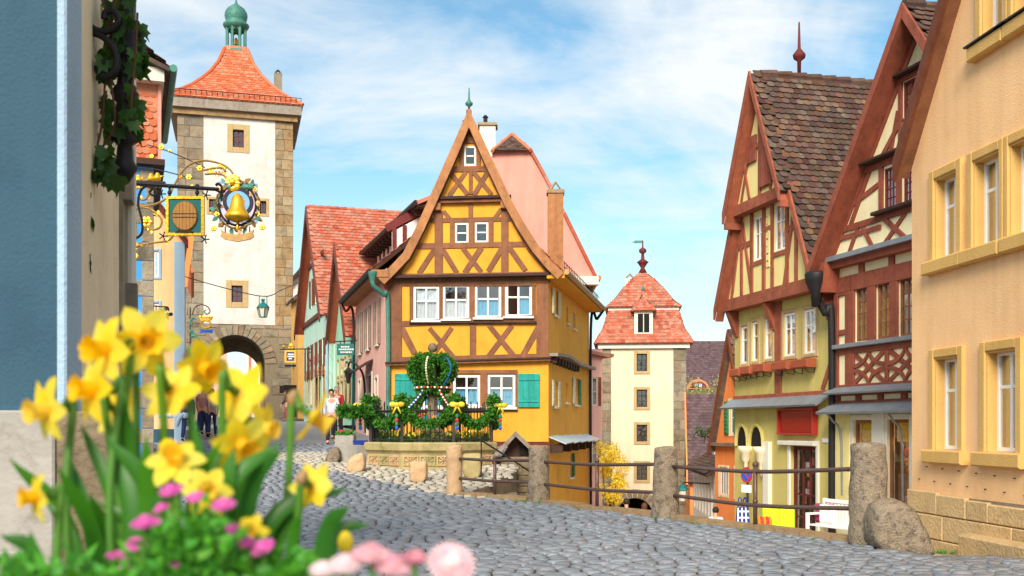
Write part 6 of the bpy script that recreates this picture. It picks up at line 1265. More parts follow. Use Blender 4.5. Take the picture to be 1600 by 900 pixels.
    b = B(); b.add([Q(x, y, Y3 + d) for d in (-.03, .03) for x, y in ((312, 521), (314, 518), (312, 514), (318, 515), (328, 515), (333, 514), (332, 518), (333, 521), (328, 520), (318, 520))], [tuple(range(9, -1, -1)), tuple(range(10, 20))] + [(i, (i + 1) % 10, 10 + (i + 1) % 10, 10 + i) for i in range(10)]); b.obj('ribbon', 'royal_blue', s)
    b = B(); b.tube([Q(322 + 8 * math.cos(2 * math.pi * i / 20), 507 + 6 * math.sin(2 * math.pi * i / 20)) for i in range(20)], .04, 5, closed=True); b.box(-8 * k, 8 * k, -.04, .04, 17 * k, 19 * k)
    for i in range(5): b.tube([Q(315 + i * 3.5, 500), Q(313 + i * 4.5, 496)], .05, 5); b.ball(Q(313 + i * 4.5, 495), .06, 6, 4)
    b.obj('crown', 'gold', s); b = B(); b.tube(bez([Q(x, y) for x, y in ((300, 492), (305, 480), (315, 476), (325, 480), (328, 487), (323, 491), (319, 487), (322, 484))], 6), .025, 5); b.obj('scroll', 'iron', s)
    b = B(); b.tube(bez([Q(x, y) for x, y in ((306, 499), (302, 497), (298, 502), (299, 508))], 5), [.03 + .004 * i for i in range(16)], 6); b.tube(bez([Q(x, y) for x, y in ((298, 514), (300, 519), (306, 523))], 5), [.03, .05, .08, .09, .09, .08, .07, .06, .05, .04, .03], 6); b.tube(bez([Q(x, y) for x, y in ((297, 528), (303, 525), (310, 530), (313, 538))], 5), [.02, .04, .06, .08, .09, .09, .09, .08, .07, .06, .06, .05, .04, .03, .02, .02], 6); b.obj('acanthus', 'copper', s); b = B(); b.tube([Q(297, 540), Q(297, 480)], .03, 5); b.obj('upright', 'iron', s)
    Y4 = 40.0; l = thing('hanging_lantern', 'teal street lantern hanging from a wire across the street', 'lamp', tuple(at(411, 482, Y4))); o = Vector(l.location); Q = lambda x, y, yy=Y4: tuple(at(x, y, yy) - o); k = Y4 / 1600
    b = B(); b.lathe([(10.5 * k, 1 * k), (10 * k, 2.2 * k), (7 * k, 6 * k), (3 * k, 9 * k), (2 * k, 11 * k), (3 * k, 13 * k), (2.6 * k, 15 * k), (.01, 15.2 * k)], (0, 0, 0), 8); b.obj('cap', 'teal_metal', l)
    b = B(); b.lathe([(5.5 * k, -13 * k), (9 * k, 1 * k)], (0, 0, 0), 6); b.obj('glass', 'glass_frost', l); b = B(); b.lathe([(6 * k, -14 * k), (6 * k, -13 * k)], (0, 0, 0), 6)
    for i in range(6): a = math.pi / 3 * i; b.tube([(5.7 * k * math.cos(a), 5.7 * k * math.sin(a), -13 * k), (9.3 * k * math.cos(a), 9.3 * k * math.sin(a), 1 * k)], .018, 4)
    b.tube([(-6 * k, 0, 4 * k), (-6 * k, 0, 19 * k), (6 * k, 0, 19 * k), (6 * k, 0, 4 * k)], .02, 5); b.obj('cage', 'teal_metal', l)
    b = B(); b.tube(bez([Q(275, 428), Q(340, 447), Q(411, 463), Q(440, 453), Q(470, 440, 44)], 6), .018, 4); b.obj('wire', 'iron', l)
    g = thing('grape_sign', 'small wrought sign with gilded grapes on the peach house', 'sign', tuple(at(250, 482, 30))); o = Vector(g.location); Q = lambda x, y: tuple(at(x, y, 30) - o); b = B(); b.tube(bez([Q(238, 478), Q(250, 479), Q(262, 480), (Q(264, 486))], 5), .02, 5); b.obj('arm', 'iron', g); b = B(); [b.ball(Q(262 + ru(-2, 2), 490 + i * 1.5), .035, 6, 4) for i in range(6)]; b.obj('grapes', 'gold', g); b = B(); [b.ball(Q(x, y), .07, 6, 4, (1, .3, .8)) for x, y in ((254, 488), (267, 491), (259, 483))]; b.obj('leaves', 'teal_metal', g)
signs()
# ------------------------------------------------------------------ bollards, railings, stones
def rough(o, amp, sc, seed=0):
    for v in o.data.vertices:
        p = v.co * sc + Vector((seed, seed * 2, 0)); n = mnoise.noise_vector(p) * amp + mnoise.noise_vector(p * 3) * amp * .4; v.co += n
def bollard(x, y, hgt, r0, r1, label, mat='bollard', seed=0):
    t = thing('stone_bollard', label, 'bollard', (x, y, zs(x - .1, y) - .05), group='bollards along the retaining wall')
    prof = [(r0 * 1.02, 0)] + [(r0 + (r1 - r0) * i / 22, hgt * .95 * i / 22 + .01) for i in range(1, 23)] + [(r1 * .97, hgt * .985), (r1 * .85, hgt), (r1 * .4, hgt + .015), (.01, hgt + .015)]
    b = B(); b.lathe(prof, (0, 0, 0), 32); o = b.obj('shaft', mat, t, True); rough(o, .014, 5, seed); return t
BA, BB_, BC_, BD = (4.63, 13.3), (2.52, 16.8), (.52, 19.8), (-1.21, 21.5)
bollard(*BA, 1.34, .25, .225, 'largest round stone bollard beside the wheel guard stone and the apricot house', seed=1)
bollard(*BB_, 1.2, .235, .185, 'dark stone bollard standing before the cream square tower', seed=5)
bollard(*BC_, 1.13, .22, .19, 'brown stone bollard standing before the little stone hut', 'bollard', seed=9)
bollard(*BD, 1.05, .17, .165, 'slim pale sandstone bollard at the end of the railing before the fountain', 'bollard_light', seed=12)
def railing(a, b, h0, h1, label, sag=0.0):
    A, Bv = Vector((*a, zs(*a))), Vector((*b, zs(*b))); m = (A + Bv) / 2
    t = thing('iron_railing', label, 'railing', tuple(m), group='railing spans between the bollards'); d = Bv - A
    for hA, hB in ((h0 * .72, h1 * .7), (h0 * .33, h1 * .31)):
        pts = [A - m + Vector((0, 0, hA)) + d * .04, (A + Bv) / 2 - m + Vector((0, 0, (hA + hB) / 2 + sag)), Bv - m + Vector((0, 0, hB)) - d * .04]
        bb = B(); bb.tube(bez(pts, 6), .03, 8); bb.obj('rail', 'rail_iron', t, True)
    bb = B(); bb.tube([Vector((0, 0, -.05)), Vector((0, 0, (h0 + h1) / 2 * .735))], .032, 8).ball((0, 0, (h0 + h1) / 2 * .745), .045, 8, 5).ball((0, 0, (h0 + h1) / 2 * .32), .042, 8, 5); bb.obj('post', 'rail_iron', t, True)
railing(BA, BB_, 1.34, 1.2, 'iron railing span between the largest bollard and the dark bollard', -.06)
railing(BB_, BC_, 1.2, 1.1, 'iron railing span before the forsythia and lane tower', -.03)
railing(BC_, BD, 1.1, 1.05, 'shortest iron railing span before the little stone hut', -.02)
def boulder(name, label, loc, size, mat, prof, seed, cat='stone', group=None):
    """a stone with the outline prof (x, z in 0..1) given depth and rounding"""
    n = len(prof); vs = []; fs = []; layers = [(-.5, .72), (-.4, .92), (-.15, 1), (.15, 1), (.4, .9), (.5, .7)]
    for y, s in layers:
        for x, z in prof: vs.append(((x - .5) * size[0] * s, y * size[1], z * size[2] * (s if z > .05 else 1)))
    for i in range(len(layers) - 1):
        for k in range(n): fs.append((i * n + k, i * n + (k + 1) % n, (i + 1) * n + (k + 1) % n, (i + 1) * n + k))
    fs.append(tuple(range(n - 1, -1, -1))); fs.append(tuple((len(layers) - 1) * n + k for k in range(n)))
    o = mesh_obj(name, vs, fs, mat, None, True); o.location = loc; m = o.modifiers.new('s', 'SUBSURF'); m.levels = m.render_levels = 2
    t = bpy.data.textures.new('stone_relief', 'CLOUDS'); t.noise_scale = .12; dm = o.modifiers.new('d', 'DISPLACE'); dm.texture = t; dm.strength = .05; dm.mid_level = .5
    tag(o, label, cat, group); return o
boulder('guard_stone', 'large rounded wheel guard stone leaning against the largest bollard', (at(1404, 0, 12.95).x, 12.95, -.1), (.82, .6, .72), 'bollard', [(0, 0), (0, .5), (.02, .8), (.12, .96), (.35, 1), (.58, .93), (.76, .72), (.9, .4), (1, .05), (1, 0)], 3)
zf = lambda x, y: zs(x, y) - .05
p = at(559, 0, 25.6); boulder('guard_stone', 'carved rounded guard stone at the left corner of the fountain basin', (p.x, 25.3, zf(p.x, 25.3)), (.5, .4, .5), 'bollard_light', [(0, 0), (.05, .4), (.2, .72), (.45, .93), (.8, 1), (.97, .9), (1, .5), (1, 0)], 4)
p = at(522, 0, 27.5); boulder('guard_stone', 'small rough boulder at the corner of the low wall by the concrete planter', (p.x, 27.3, zf(p.x, 27.3)), (.45, .4, .46), 'bollard', [(0, 0), (.1, .35), (.3, .8), (.55, 1), (.85, .95), (1, .6), (1, 0)], 6)
p = at(654, 0, 23.6); boulder('stone_block', 'small square pale stone block standing before the fountain basin', (p.x, 23.6, zf(p.x, 23.6)), (.42, .36, .5), 'bollard_light', [(0, 0), (.0, .5), (.02, .97), (.1, 1), (.9, 1), (.98, .97), (1, .5), (1, 0)], 8)
p = at(738, 0, 24.2); boulder('stone_block', 'weathered square stone pier behind the slim pale bollard', (p.x, 24.2, zf(p.x, 24.2)), (.46, .4, .62), 'fountain_stone', [(0, 0), (.0, .5), (.02, .95), (.1, 1), (.9, 1), (.98, .95), (1, .5), (1, 0)], 10)
# low wall and planters left of the fountain
x0, x1 = at(531, 0, 27.6).x, at(580, 0, 27.6).x; w = B().bbox(0, x1 - x0, 0, .35, -.1, .42, .02).obj('low_wall', 'concrete'); w.location = (x0, 27.4, zs(x0, 27.5)); tag(w, 'low grey stone wall between the fountain and the concrete planter', 'wall')
q = at(540, 690, 29.5); t = thing('planter', 'square concrete planter with small flowers beside the walking man', 'planter', (q.x, 29.5, zs(q.x, 29.5))); B().bbox(-.27, .27, -.27, .27, -.05, .52, .02).obj('box', 'concrete', t); B().box(-.24, .24, -.24, .24, .5, .53).obj('soil', 'soil', t)
def leaf_mass(name, pts, n, size, mat, parent, spread=.1, flat=.5):
    """many small leaf faces scattered about a path or cloud of points (x, y, z, r)"""
    b = B()
    for _ in range(n):
        p = random.choice(pts); d = Vector((random.gauss(0, 1), random.gauss(0, 1), random.gauss(0, 1))).normalized() * p[3] * (rnd() ** .45)
        c = Vector(p[:3]) + d; u = Vector((random.gauss(0, 1), random.gauss(0, 1), random.gauss(0, 1))).normalized(); v = u.orthogonal().normalized(); s = size * ru(.6, 1.4)
        u = (u + d.normalized() * .8).normalized(); v = u.cross(Vector((rnd() - .5, rnd() - .5, rnd() - .5))).normalized()
        b.add([c - v * s * .28, c + u * s * .5 - v * s * .2, c + u * s, c + u * s * .5 + v * s * .2, c + v * s * .28], [(0, 1, 2, 3, 4)])
    return b.obj(name, mat, parent)
leaf_mass('foliage', [(ru(-.2, .2), ru(-.2, .2), .56, .1) for _ in range(12)], 260, .07, 'foliage', t)
bb = B(); [bb.ball((ru(-.2, .2), ru(-.2, .2), ru(.6, .68)), .025, 6, 4) for _ in range(10)]; bb.obj('blossoms', 'plastic_red', t)
for k, (px, py) in enumerate(((563, 668), (576, 676))):
    Yp = 28.6 - k * .7; q = at(px, py, Yp); o = B().lathe([(.16, 0), (.21, .02), (.24, .4), (.26, .42), (.26, .46), (.21, .46), (.2, .4), (.01, .4)], (0, 0, 0), 4, math.pi / 4).obj('plant_pot', 'plastic_blue'); o.location = (q.x, Yp, zs(q.x, Yp)); tag(o, ('square blue plant pot next to the pink house', 'square blue plant pot touching the fountain railing')[k], 'plant pot', 'blue pots')

# ------------------------------------------------------------------ the fountain with its Easter crown
def fountain():
    FY = 27.3; cx = at(676, 0, FY).x; zb = zs(cx, 25.8) - .12
    t = thing('fountain', 'octagonal carved stone fountain basin with iron railing before the yellow house', 'fountain', (cx, FY, zb))
    R8 = 1.78; top = CAMZ + (668 - 690) / 1600 * 25.7 - zb
    def oc(r, z): return [(r * math.cos(math.pi / 8 + k * math.pi / 4), r * math.sin(math.pi / 8 + k * math.pi / 4), z) for k in range(8)]
    b = B(); b.lathe([(R8 * 1.03, -.1), (R8 * 1.03, .1), (R8 * .985, .14), (R8 * .985, top - .32), (R8 * 1.0, top - .28), (R8 * 1.04, top - .22), (R8 * 1.05, top - .06), (R8 * 1.03, top - .02), (R8 * .86, top - .02), (R8 * .84, top - .3), (.02, top - .3)], (0, 0, 0), 8, math.pi / 8); b.obj('basin', 'fountain_stone', t)
    for k in range(8):
        a = k * math.pi / 4 + math.pi / 4; m = Matrix.Rotation(a, 4, 'Z') @ Matrix.Translation((R8 * .985 * math.cos(math.pi / 8), 0, 0)) @ Matrix.Rotation(math.pi / 2, 4, 'Z')
        for off in (-.42, .0, .42):
            b = B(); w, z0, z1 = .19, .18, top - .36; f = -.035
            b.box(off - w, off + w, f, .02, z1 - .03, z1).box(off - w, off + w, f, .02, z0, z0 + .03).box(off - w, off - w + .03, f, .02, z0 + .03, z1 - .03).box(off + w - .03, off + w, f, .02, z0 + .03, z1 - .03)
            cz = (z0 + z1) / 2
            for j in range(8): aa = j * math.pi / 4; b.prism([(off + .02 * math.cos(aa), cz + .02 * math.sin(aa)), (off + .11 * math.cos(aa - .2), cz + .11 * math.sin(aa - .2)), (off + .14 * math.cos(aa), cz + .14 * math.sin(aa)), (off + .11 * math.cos(aa + .2), cz + .11 * math.sin(aa + .2))], -.01, .03)
            o = b.obj('carved_panel', 'bollard_light' if off else 'fountain_stone', t); o.matrix_basis = m
    # iron railing: posts, bars, hoops
    RR = R8 * .95; hb = top - .02; hf = 1.0
    for k in range(8):
        p0, p1 = Vector(oc(RR, hb)[k]), Vector(oc(RR, hb)[(k + 1) % 8]); post = B(); post.box(p0.x - .035, p0.x + .035, p0.y - .035, p0.y + .035, hb, hb + hf + .05); post.ball((p0.x, p0.y, hb + hf + .1), .05, 8, 6); post.obj('railing_post', 'iron', t)
        b = B(); b.tube([p0 + Vector((0, 0, .06)), p1 + Vector((0, 0, .06))], .022, 4).tube([p0 + Vector((0, 0, hf * .8)), p1 + Vector((0, 0, hf * .8))], .02, 4); b.obj('railing_rail', 'iron', t)
        for i in range(1, 11):
            q = p0.lerp(p1, i / 11); b = B(); b.tube([q, q + Vector((0, 0, hf * (.98 if i % 2 else .88)))], .011, 4); b.tube([q + Vector((0, 0, hf * (.98 if i % 2 else .88))), q + Vector((0, 0, hf * (1.06 if i % 2 else .95)))], [.02, .002], 4); b.obj('railing_bar', 'iron', t)
    b = B(); b.lathe([(.4, hb - .3), (.4, hb + .1), (.3, hb + .3), (.2, hb + .36), (.15, hb + .7), (.12, hb + 1.4), (.16, hb + 1.46), (.11, hb + 1.52), (.09, hb + 1.9), (.07, hb + 2.36)], (0, 0, 0), 12); b.obj('column', 'stone_dark', t, True)
    b = B(); b.ball((0, 0, hb + 2.5), .13, 12, 8); b.obj('column_ball', 'stone_dark', t, True)
    # flower bed inside the railing
    bed = thing('flower_bed', 'yellow pansies and greenery planted inside the fountain railing', 'flower bed', (cx, FY, zb + hb - .3)); leaf_mass('foliage', [(RR * .8 * math.cos(a), RR * .8 * math.sin(a), .4, .14) for a in [ru(0, 6.28) for _ in range(60)]], 1500, .09, 'thuja', bed); bb = B(); [bb.ball((RR * .82 * math.cos(a), RR * .82 * math.sin(a), ru(.46, .56)), .04, 6, 4) for a in [ru(0, 6.28) for _ in range(90)]]; bb.obj('blossoms', 'forsythia', bed)
    # crown of evergreen hoops
    c = thing('easter_crown', 'evergreen crown decorated with strings of coloured eggs above the fountain', 'decoration', (cx, FY, zb + hb)); z0 = 1.41
    for k in range(6):
        a = k * math.pi / 3 + .35; P = []
        for i in range(15):
            s = i / 14; r = .2 + .36 * math.sin(math.pi * min(1, s * 1.05)) ** .8 if s < .95 else .1; z = z0 + .95 * (s ** .8) - (.18 * max(0, (s - .75) / .25) ** 2); P.append((r * math.cos(a), r * math.sin(a), z, .15))
        leaf_mass('hoop', P, 1700, .07, 'thuja', c)
        if k in (4, 5):
            cols = {3: ('royal_blue', 'text_white'), 4: ('gold', 'text_white'), 5: ('royal_blue', 'sign_teal'), 0: ('plastic_red', 'text_white')}[k]; st = bpy.data.objects.new('egg_string', None); C.objects.link(st); st.parent = c
            path = bez([(p[0] * 1.0 + .11 * math.cos(a), p[1] + .11 * math.sin(a), p[2]) for p in P], 2)
            eg = [];
            for nm in cols: bq = B(); bq.ball((0, 0, 0), .026, 8, 6, (1, 1, 1.2)); me = bpy.data.meshes.new('egg'); me.from_pydata(bq.v, [], bq.f); me.materials.append(MATS[nm]); eg.append(me)
            for j in range(2, len(path) - 1): inst(eg[j % 2], 'egg', st, Matrix.Translation(path[j] + Vector((0, -.06, 0))))
    ring = [(.36 * math.cos(2 * math.pi * i / 24), .36 * math.sin(2 * math.pi * i / 24), z0 - .02, .1) for i in range(24)]; leaf_mass('wreath', ring, 900, .09, 'thuja', c)
    st = bpy.data.objects.new('egg_string', None); C.objects.link(st); st.parent = c; eg = []
    for nm in ('plastic_red', 'text_white'): bq = B(); bq.ball((0, 0, 0), .03, 8, 6); me = bpy.data.meshes.new('egg'); me.from_pydata(bq.v, [], bq.f); me.materials.append(MATS[nm]); eg.append(me)
    for i in range(32): inst(eg[i % 2], 'egg', st, Matrix.Translation((.47 * math.cos(2 * math.pi * i / 32), .47 * math.sin(2 * math.pi * i / 32), z0 + .02)))
    # sloping garlands from crown to railing, with strings
    for k, (a, cols) in enumerate(((math.pi * 1.25, ('royal_blue', 'text_white')), (math.pi * 1.72, ('plastic_red', 'text_white')), (math.pi * .3, None), (math.pi * .75, None))):
        P = [(.3 + .75 * s, 0, z0 - .05 - .7 * s ** .75) for s in [i / 10 for i in range(11)]]; P = [(r * math.cos(a), r * math.sin(a), z, .085) for r, _, z in P]; leaf_mass('garland', P, 700, .09, 'thuja', c)
        if cols:
            st = bpy.data.objects.new('egg_string', None); C.objects.link(st); st.parent = c; eg = []
            for nm in cols: bq = B(); bq.ball((0, 0, 0), .028, 8, 6); me = bpy.data.meshes.new('egg'); me.from_pydata(bq.v, [], bq.f); me.materials.append(MATS[nm]); eg.append(me)
            for j, q in enumerate(bez([(p[0], p[1] - .12, p[2] + .05) for p in P], 2)): inst(eg[j % 2], 'egg', st, Matrix.Translation(q))
    # swags along the railing with bows and eggs
    g = thing('fountain_garland', 'thick evergreen garland with yellow bows and eggs hung along the fountain railing', 'garland', (cx, FY, zb + hb))
    for k in range(8):
        p0, p1 = Vector(oc(RR, 0)[k]), Vector(oc(RR, 0)[(k + 1) % 8]); P = []
        for i in range(15): s = i / 14; q = p0.lerp(p1, s); P.append((q.x * 1.05, q.y * 1.05, hf * .86 - .42 * math.sin(math.pi * s), .11))
        leaf_mass('swag', P, 1500, .085, 'thuja', g)
        leaf_mass('tuft', [(p0.x * 1.05, p0.y * 1.05, hf * z, .15) for z in (.7, .85, 1.0, 1.08)], 600, .1, 'thuja', g)
        if k in (3, 4, 5, 6, 7):
            q = p0 * 1.16; b = B()
            for sx in (-1, 1): b.ball((q.x + sx * .1, q.y, hf * .95), .1, 8, 5, (1, .5, .7)); b.tube([(q.x, q.y, hf * .93), (q.x + sx * .1, q.y, hf * .72)], [.03, .02], 5)
            b.ball((q.x, q.y - .03, hf * .95), .05, 8, 5); b.obj('bow', 'forsythia', g, True)
            for j, nm in enumerate(('shutter_green', 'plastic_red', 'shutter_green', 'royal_blue')): b = B(); b.ball((q.x, q.y - .04, hf * (.66 - j * .1)), .045, 8, 6, (1, 1, 1.3)); b.obj('egg', nm, g, True)
    for x, nm in ((-.25, 'plastic_red'), (-.12, 'sign_teal'), (.12, 'cushion'), (.22, 'royal_blue')): b = B(); b.ball((x, -.8, .55 + abs(x) * .3), .09, 8, 6, (1, 1, 1.25)); b.obj('egg', nm, g, True)
    P = [(-1.6 - i * .07, -1.1, .78 + .03 * math.sin(i), .13) for i in range(10)]; leaf_mass('spray', P, 1100, .12, 'thuja', g)
fountain()

# ------------------------------------------------------------------ little stone hut, stair rail
def hut():
    Y = 26.6; x0, x1 = at(783, 0, Y).x, at(846, 0, Y).x; zb = -2.0
    t = thing('stone_hut', 'little rubble stone hut with grey plank gable roof below the yellow house', 'hut', (x0, Y, zb)); W = x1 - x0; ze = CAMZ + (668 - 714) / 1600 * Y - zb; za = CAMZ + (668 - 676) / 1600 * Y - zb
    B().box(0, W, 0, 1.6, 0, ze).obj('wall', 'mortar', t)
    class H: pass
    blocks(None, t, 0, ze - 1.9, W, ze - .02, 0, .03, 'stone_dark', .34, .17)
    mid = W * .36
    mesh_obj('gable_wall', [(0, .1, ze - .02), (W, .1, ze - .02), (mid, .1, za - .04)], [(0, 1, 2)], 'dark_wood', t); B().box(mid + .1, mid + .32, .06, .1, ze + .05, ze + .28).obj('hatch', 'dark', t)
    for side, (u, z) in enumerate(((-.25, ze - .02), (W + .1, ze - .1))):
        for k in range(6):
            a, c = k / 6, (k + 1) / 6 - .01; q0, q1 = Vector((u, 0, z)), Vector((mid, 0, za)); p0, p1 = q0.lerp(q1, a), q0.lerp(q1, c); lift = .03 * (k % 2)
            v, f = slab([(p0.x, -.28, p0.z + lift), (p1.x, -.28, p1.z + lift), (p1.x, 1.7, p1.z + lift), (p0.x, 1.7, p0.z + lift)], .04); mesh_obj('roof_plank', v, f, 'grey_wood', t)
        q0, q1 = Vector((u, 0, z)), Vector((mid, 0, za)); B().prism([(u, z - .1), (u, z + .03), (mid, za + .05), (mid, za - .1)], .27, .34).obj('verge_board', 'grey_wood', t)
hut()
t = thing('stair_handrail', 'thin iron handrail slanting down beside the fountain towards the lane', 'handrail', tuple(at(752, 775, 23.6)))
o = Vector(t.location); bb = B(); bb.tube(bez([tuple(at(738, 685, 24.0) - o), tuple(at(746, 685, 24.0) - o), tuple(at(790, 712, 24.6) - o), tuple(at(842, 746, 25.4) - o)], 6), .022, 6); bb.obj('rail', 'iron', t); bb = B(); bb.tube([tuple(at(752, 690, 24.05) - o), tuple(at(752, 770, 24.05) - o)], .018, 6); bb.obj('post', 'iron', t)
st = thing('stone_steps', 'stone steps leading down behind the railing beside the hut', 'steps', (-.3, 24.0, -.4))
for k in range(7): B().bbox(.1 + k * .3, .42 + k * .3, -.6, .6, -.1 - k * .17, .35 - k * .17, .02).obj('step', 'stone', st)

# ------------------------------------------------------------------ things in the lane
def bench():
    p = at(1312, 0, 20.6); t = thing('white_bench', 'white slatted garden bench behind the railing', 'bench', (p.x, 20.6, zl(0, 20.6)), R(-65))
    for k in range(12): B().bbox(-.6 + k * .105, -.53 + k * .105, .2, .23, .42, .86, .006).obj('slat', 'white_paint', t)
    for z in (.86, .4): B().bbox(-.66, .72, .18, .25, z, z + .08, .01).obj('back_rail', 'white_paint', t)
    for k in range(4): B().bbox(-.66, .72, -.25 + k * .11, -.16 + k * .11, .4, .43, .006).obj('seat_slat', 'white_paint', t)
    for x in (-.66, .66):
        for y in (-.25, .2): B().bbox(x - .03, x + .03, y - .03, y + .03, 0, .95 if y > 0 else .62, .006).obj('leg', 'white_paint', t)
        B().bbox(x - .035, x + .035, -.28, .22, .62, .66, .01).obj('armrest', 'white_paint', t)
    for k, (x, nm, lb) in enumerate(((-.4, 'text_white', 'white speckled cushion on the bench'), (-.62, 'cloth_magenta', 'pink edged cushion behind the white cushion on the bench'))):
        b = B(); b.bbox(-.22, .22, -.07, .07, 0, .4, .06); o = b.obj('cushion', nm); m4 = Matrix.Translation(t.location) @ Matrix.Rotation(R(-65), 4, 'Z') @ Matrix.Translation((x, .05 + k * .09, .43)); o.matrix_basis = m4; tag(o, lb, 'cushion')
bench()
def lime_cushions():
    for k, (px, py) in enumerate(((1205, 811), (1220, 812))):
        p = at(px, py, 22.2); o = B().bbox(-.19, .19, -.05, .05, -.24, .24, .03).obj('lime_bag', 'lime'); o.location = (p.x + k * .12, 22.2 + k * .03, p.z + .02); tag(o, ('lime green bag standing beside the striped red parcel', 'lime green bag standing nearest the green house door')[k], 'bag', 'lime bags')
    p = at(1192, 817, 22.0); t = thing('striped_parcel', 'red and orange striped parcel beside the lime bags', 'parcel', tuple(p)); 
    for k in range(6): b = B(); b.ball((-.15 + k * .06, 0, 0), .15, 8, 6, (.3, .7, 1)); b.obj('stripe', ('plastic_red', 'cushion')[k % 2], t, True)
    tb = B().bbox(-.75, .55, -.2, .25, -.06, 0, .01).obj('display_table', 'grey_wood'); p = at(1207, 829, 22.2); tb.location = (p.x, 22.2, p.z - .02); tag(tb, 'low display table under the lime bags', 'table')
    bb = B(); [bb.box(x - .03, x + .03, y - .03, y + .03, -1.0, -.06) for x in (-.7, .5) for y in (-.15, .2)]; bb.obj('leg', 'grey_wood', tb)
    p = at(1160, 802, 24.5); t = thing('shopping_bag', 'blue and white checked shopping bag hanging by its handles in front of the green house', 'bag', tuple(p)); b = B(); b.prism([(-.15, -.22), (.17, -.22), (.12, .15), (-.12, .15)], -.06, .06); o = b.obj('bag_body', 'plastic_blue', t)
    for k in range(3): B().prism([(-.14 + k * .1, -.21), (-.1 + k * .1, -.21), (-.1 + k * .09, .14), (-.13 + k * .09, .14)], .06, .065).obj('stripe', 'text_white', o)
    for z in (-.12, .03): B().prism([(-.14, z), (.15, z), (.14, z + .04), (-.13, z + .04)], .066, .07).obj('stripe', 'text_white', o)
    for x in (-.06, .06): b = B(); b.tube(bez([(x - .04, 0, .14), (x - .03, 0, .35), (x + .03, 0, .35), (x + .04, 0, .14)], 5), .014, 5); b.obj('handle', 'plastic_blue', t)
    b = B(); b.tube([(0, .02, .3), (.1, .02, .38)], .012, 4).tube([(.1, .02, .38), (.13, .02, -1.4)], .02, 5); b.obj('stand', 'iron', t)
    p = at(1168, 742, 26.0); t = thing('no_parking_sign', 'round blue no-parking sign with red rim and white plate on a pole', 'sign', (p.x, 26.0, zl(0, 26)), R(-58)); z = p.z - zl(0, 26)
    b = B(); b.tube([(0, 0, 0), (0, 0, z + .2)], .03, 6); b.obj('pole', 'iron', t); disc = lambda r, n=24: [(r * math.cos(2 * math.pi * i / n), z + r * math.sin(2 * math.pi * i / n)) for i in range(n)]
    d = B().prism(disc(.2), .03, .045).obj('sign_disc', 'plastic_red', t); B().prism(disc(.155), .045, .05).obj('sign_field', 'royal_blue', d); B().prism(beamq((-.12, z + .12), (.12, z - .12), .045), .05, .055).obj('slash', 'plastic_red', d); B().prism([(-.17, z - .45), (.17, z - .45), (.17, z - .25), (-.17, z - .25)], .03, .045).obj('plate', 'text_white', t)
lime_cushions()
# green lantern on the lane house, forsythia, trees
l = thing('lane_lantern', 'green lantern on a long arm above the lane', 'lamp', tuple(at(1066, 770, 44))); b = B(); b.lathe([(.3, .12), (.25, .2), (.1, .34), (.04, .38)], (0, 0, 0), 6); b.obj('cap', 'teal_metal', l); b = B(); b.lathe([(.14, -.35), (.24, .1)], (0, 0, 0), 6); b.obj('glass', 'glass_frost', l); b = B(); b.tube([(0, 0, .38), (.1, .1, .45), (2.0, .6, .3)], .03, 5); b.obj('arm', 'iron', l)
def bush(name, label, cat, loc, clouds, n, size, mat, trunk, group=None, stems=9):
    t = thing(name, label, cat, loc, group=group); leaf_mass('crown', clouds, n, size, mat, t); b = B(); h = max(c[2] for c in clouds)
    b.tube(bez([(0, 0, -.3), (.05, 0, h * .3), (0, .05, h * .7)], 4), [.06 * h * .3 + .02] * 4 + [.03 * h * .3 + .01] * 4 + [.01], 6)
    for _ in range(stems): c = random.choice(clouds); b.tube(bez([(0, 0, h * .1), (c[0] * .4, c[1] * .4, c[2] * .5), c[:3]], 3), [.03, .028, .024, .02, .015, .01, .006], 5)
    b.obj('trunk', trunk, t); return t
p = at(946, 0, 40); bush('forsythia_bush', 'bright yellow flowering forsythia beside the square tower', 'bush', (p.x + .15, 40, -3.6), [(ru(-.3, .55) * (1 + k * .02), ru(-.4, .4), 2.2 + k * .1, .28) for k in range(22)], 3600, .09, 'forsythia', 'dark_wood')
p = at(958, 0, 42); o = B().box(-.35, 1.15, 0, .4, 0, 2.2).obj('garden_wall', 'stone_dark'); o.location = (p.x - .5, 41.5, -4.2); tag(o, 'dark garden wall under the forsythia by the square tower', 'wall')
for k, (px, py) in enumerate(((1086, 600), (1108, 596), (1128, 604))):
    p = at(px, py + 14, 82 + k * 2); bush('budding_tree', ('pale budding tree nearest the square tower below the long roof', 'pale budding tree between two others below the long roof', 'pale budding tree next to the orange gable below the long roof')[k], 'tree', (p.x, p.y, -8), [(random.gauss(0, .8), random.gauss(0, .8), p.z + 8 - 1 + random.gauss(0, .75), .7) for _ in range(40)], 1500, .22, 'far_leaf', 'grey_wood', 'trees below the long roof', 16)
p = at(1100, 655, 50); bush('garden_shrub', 'dark green shrub on the roof edge below the dusky roof', 'shrub', (p.x, 50, 1.0), [(ru(-.3, .3), ru(-.2, .2), ru(.1, .5), .2) for _ in range(6)], 260, .1, 'ivy', 'dark_wood')

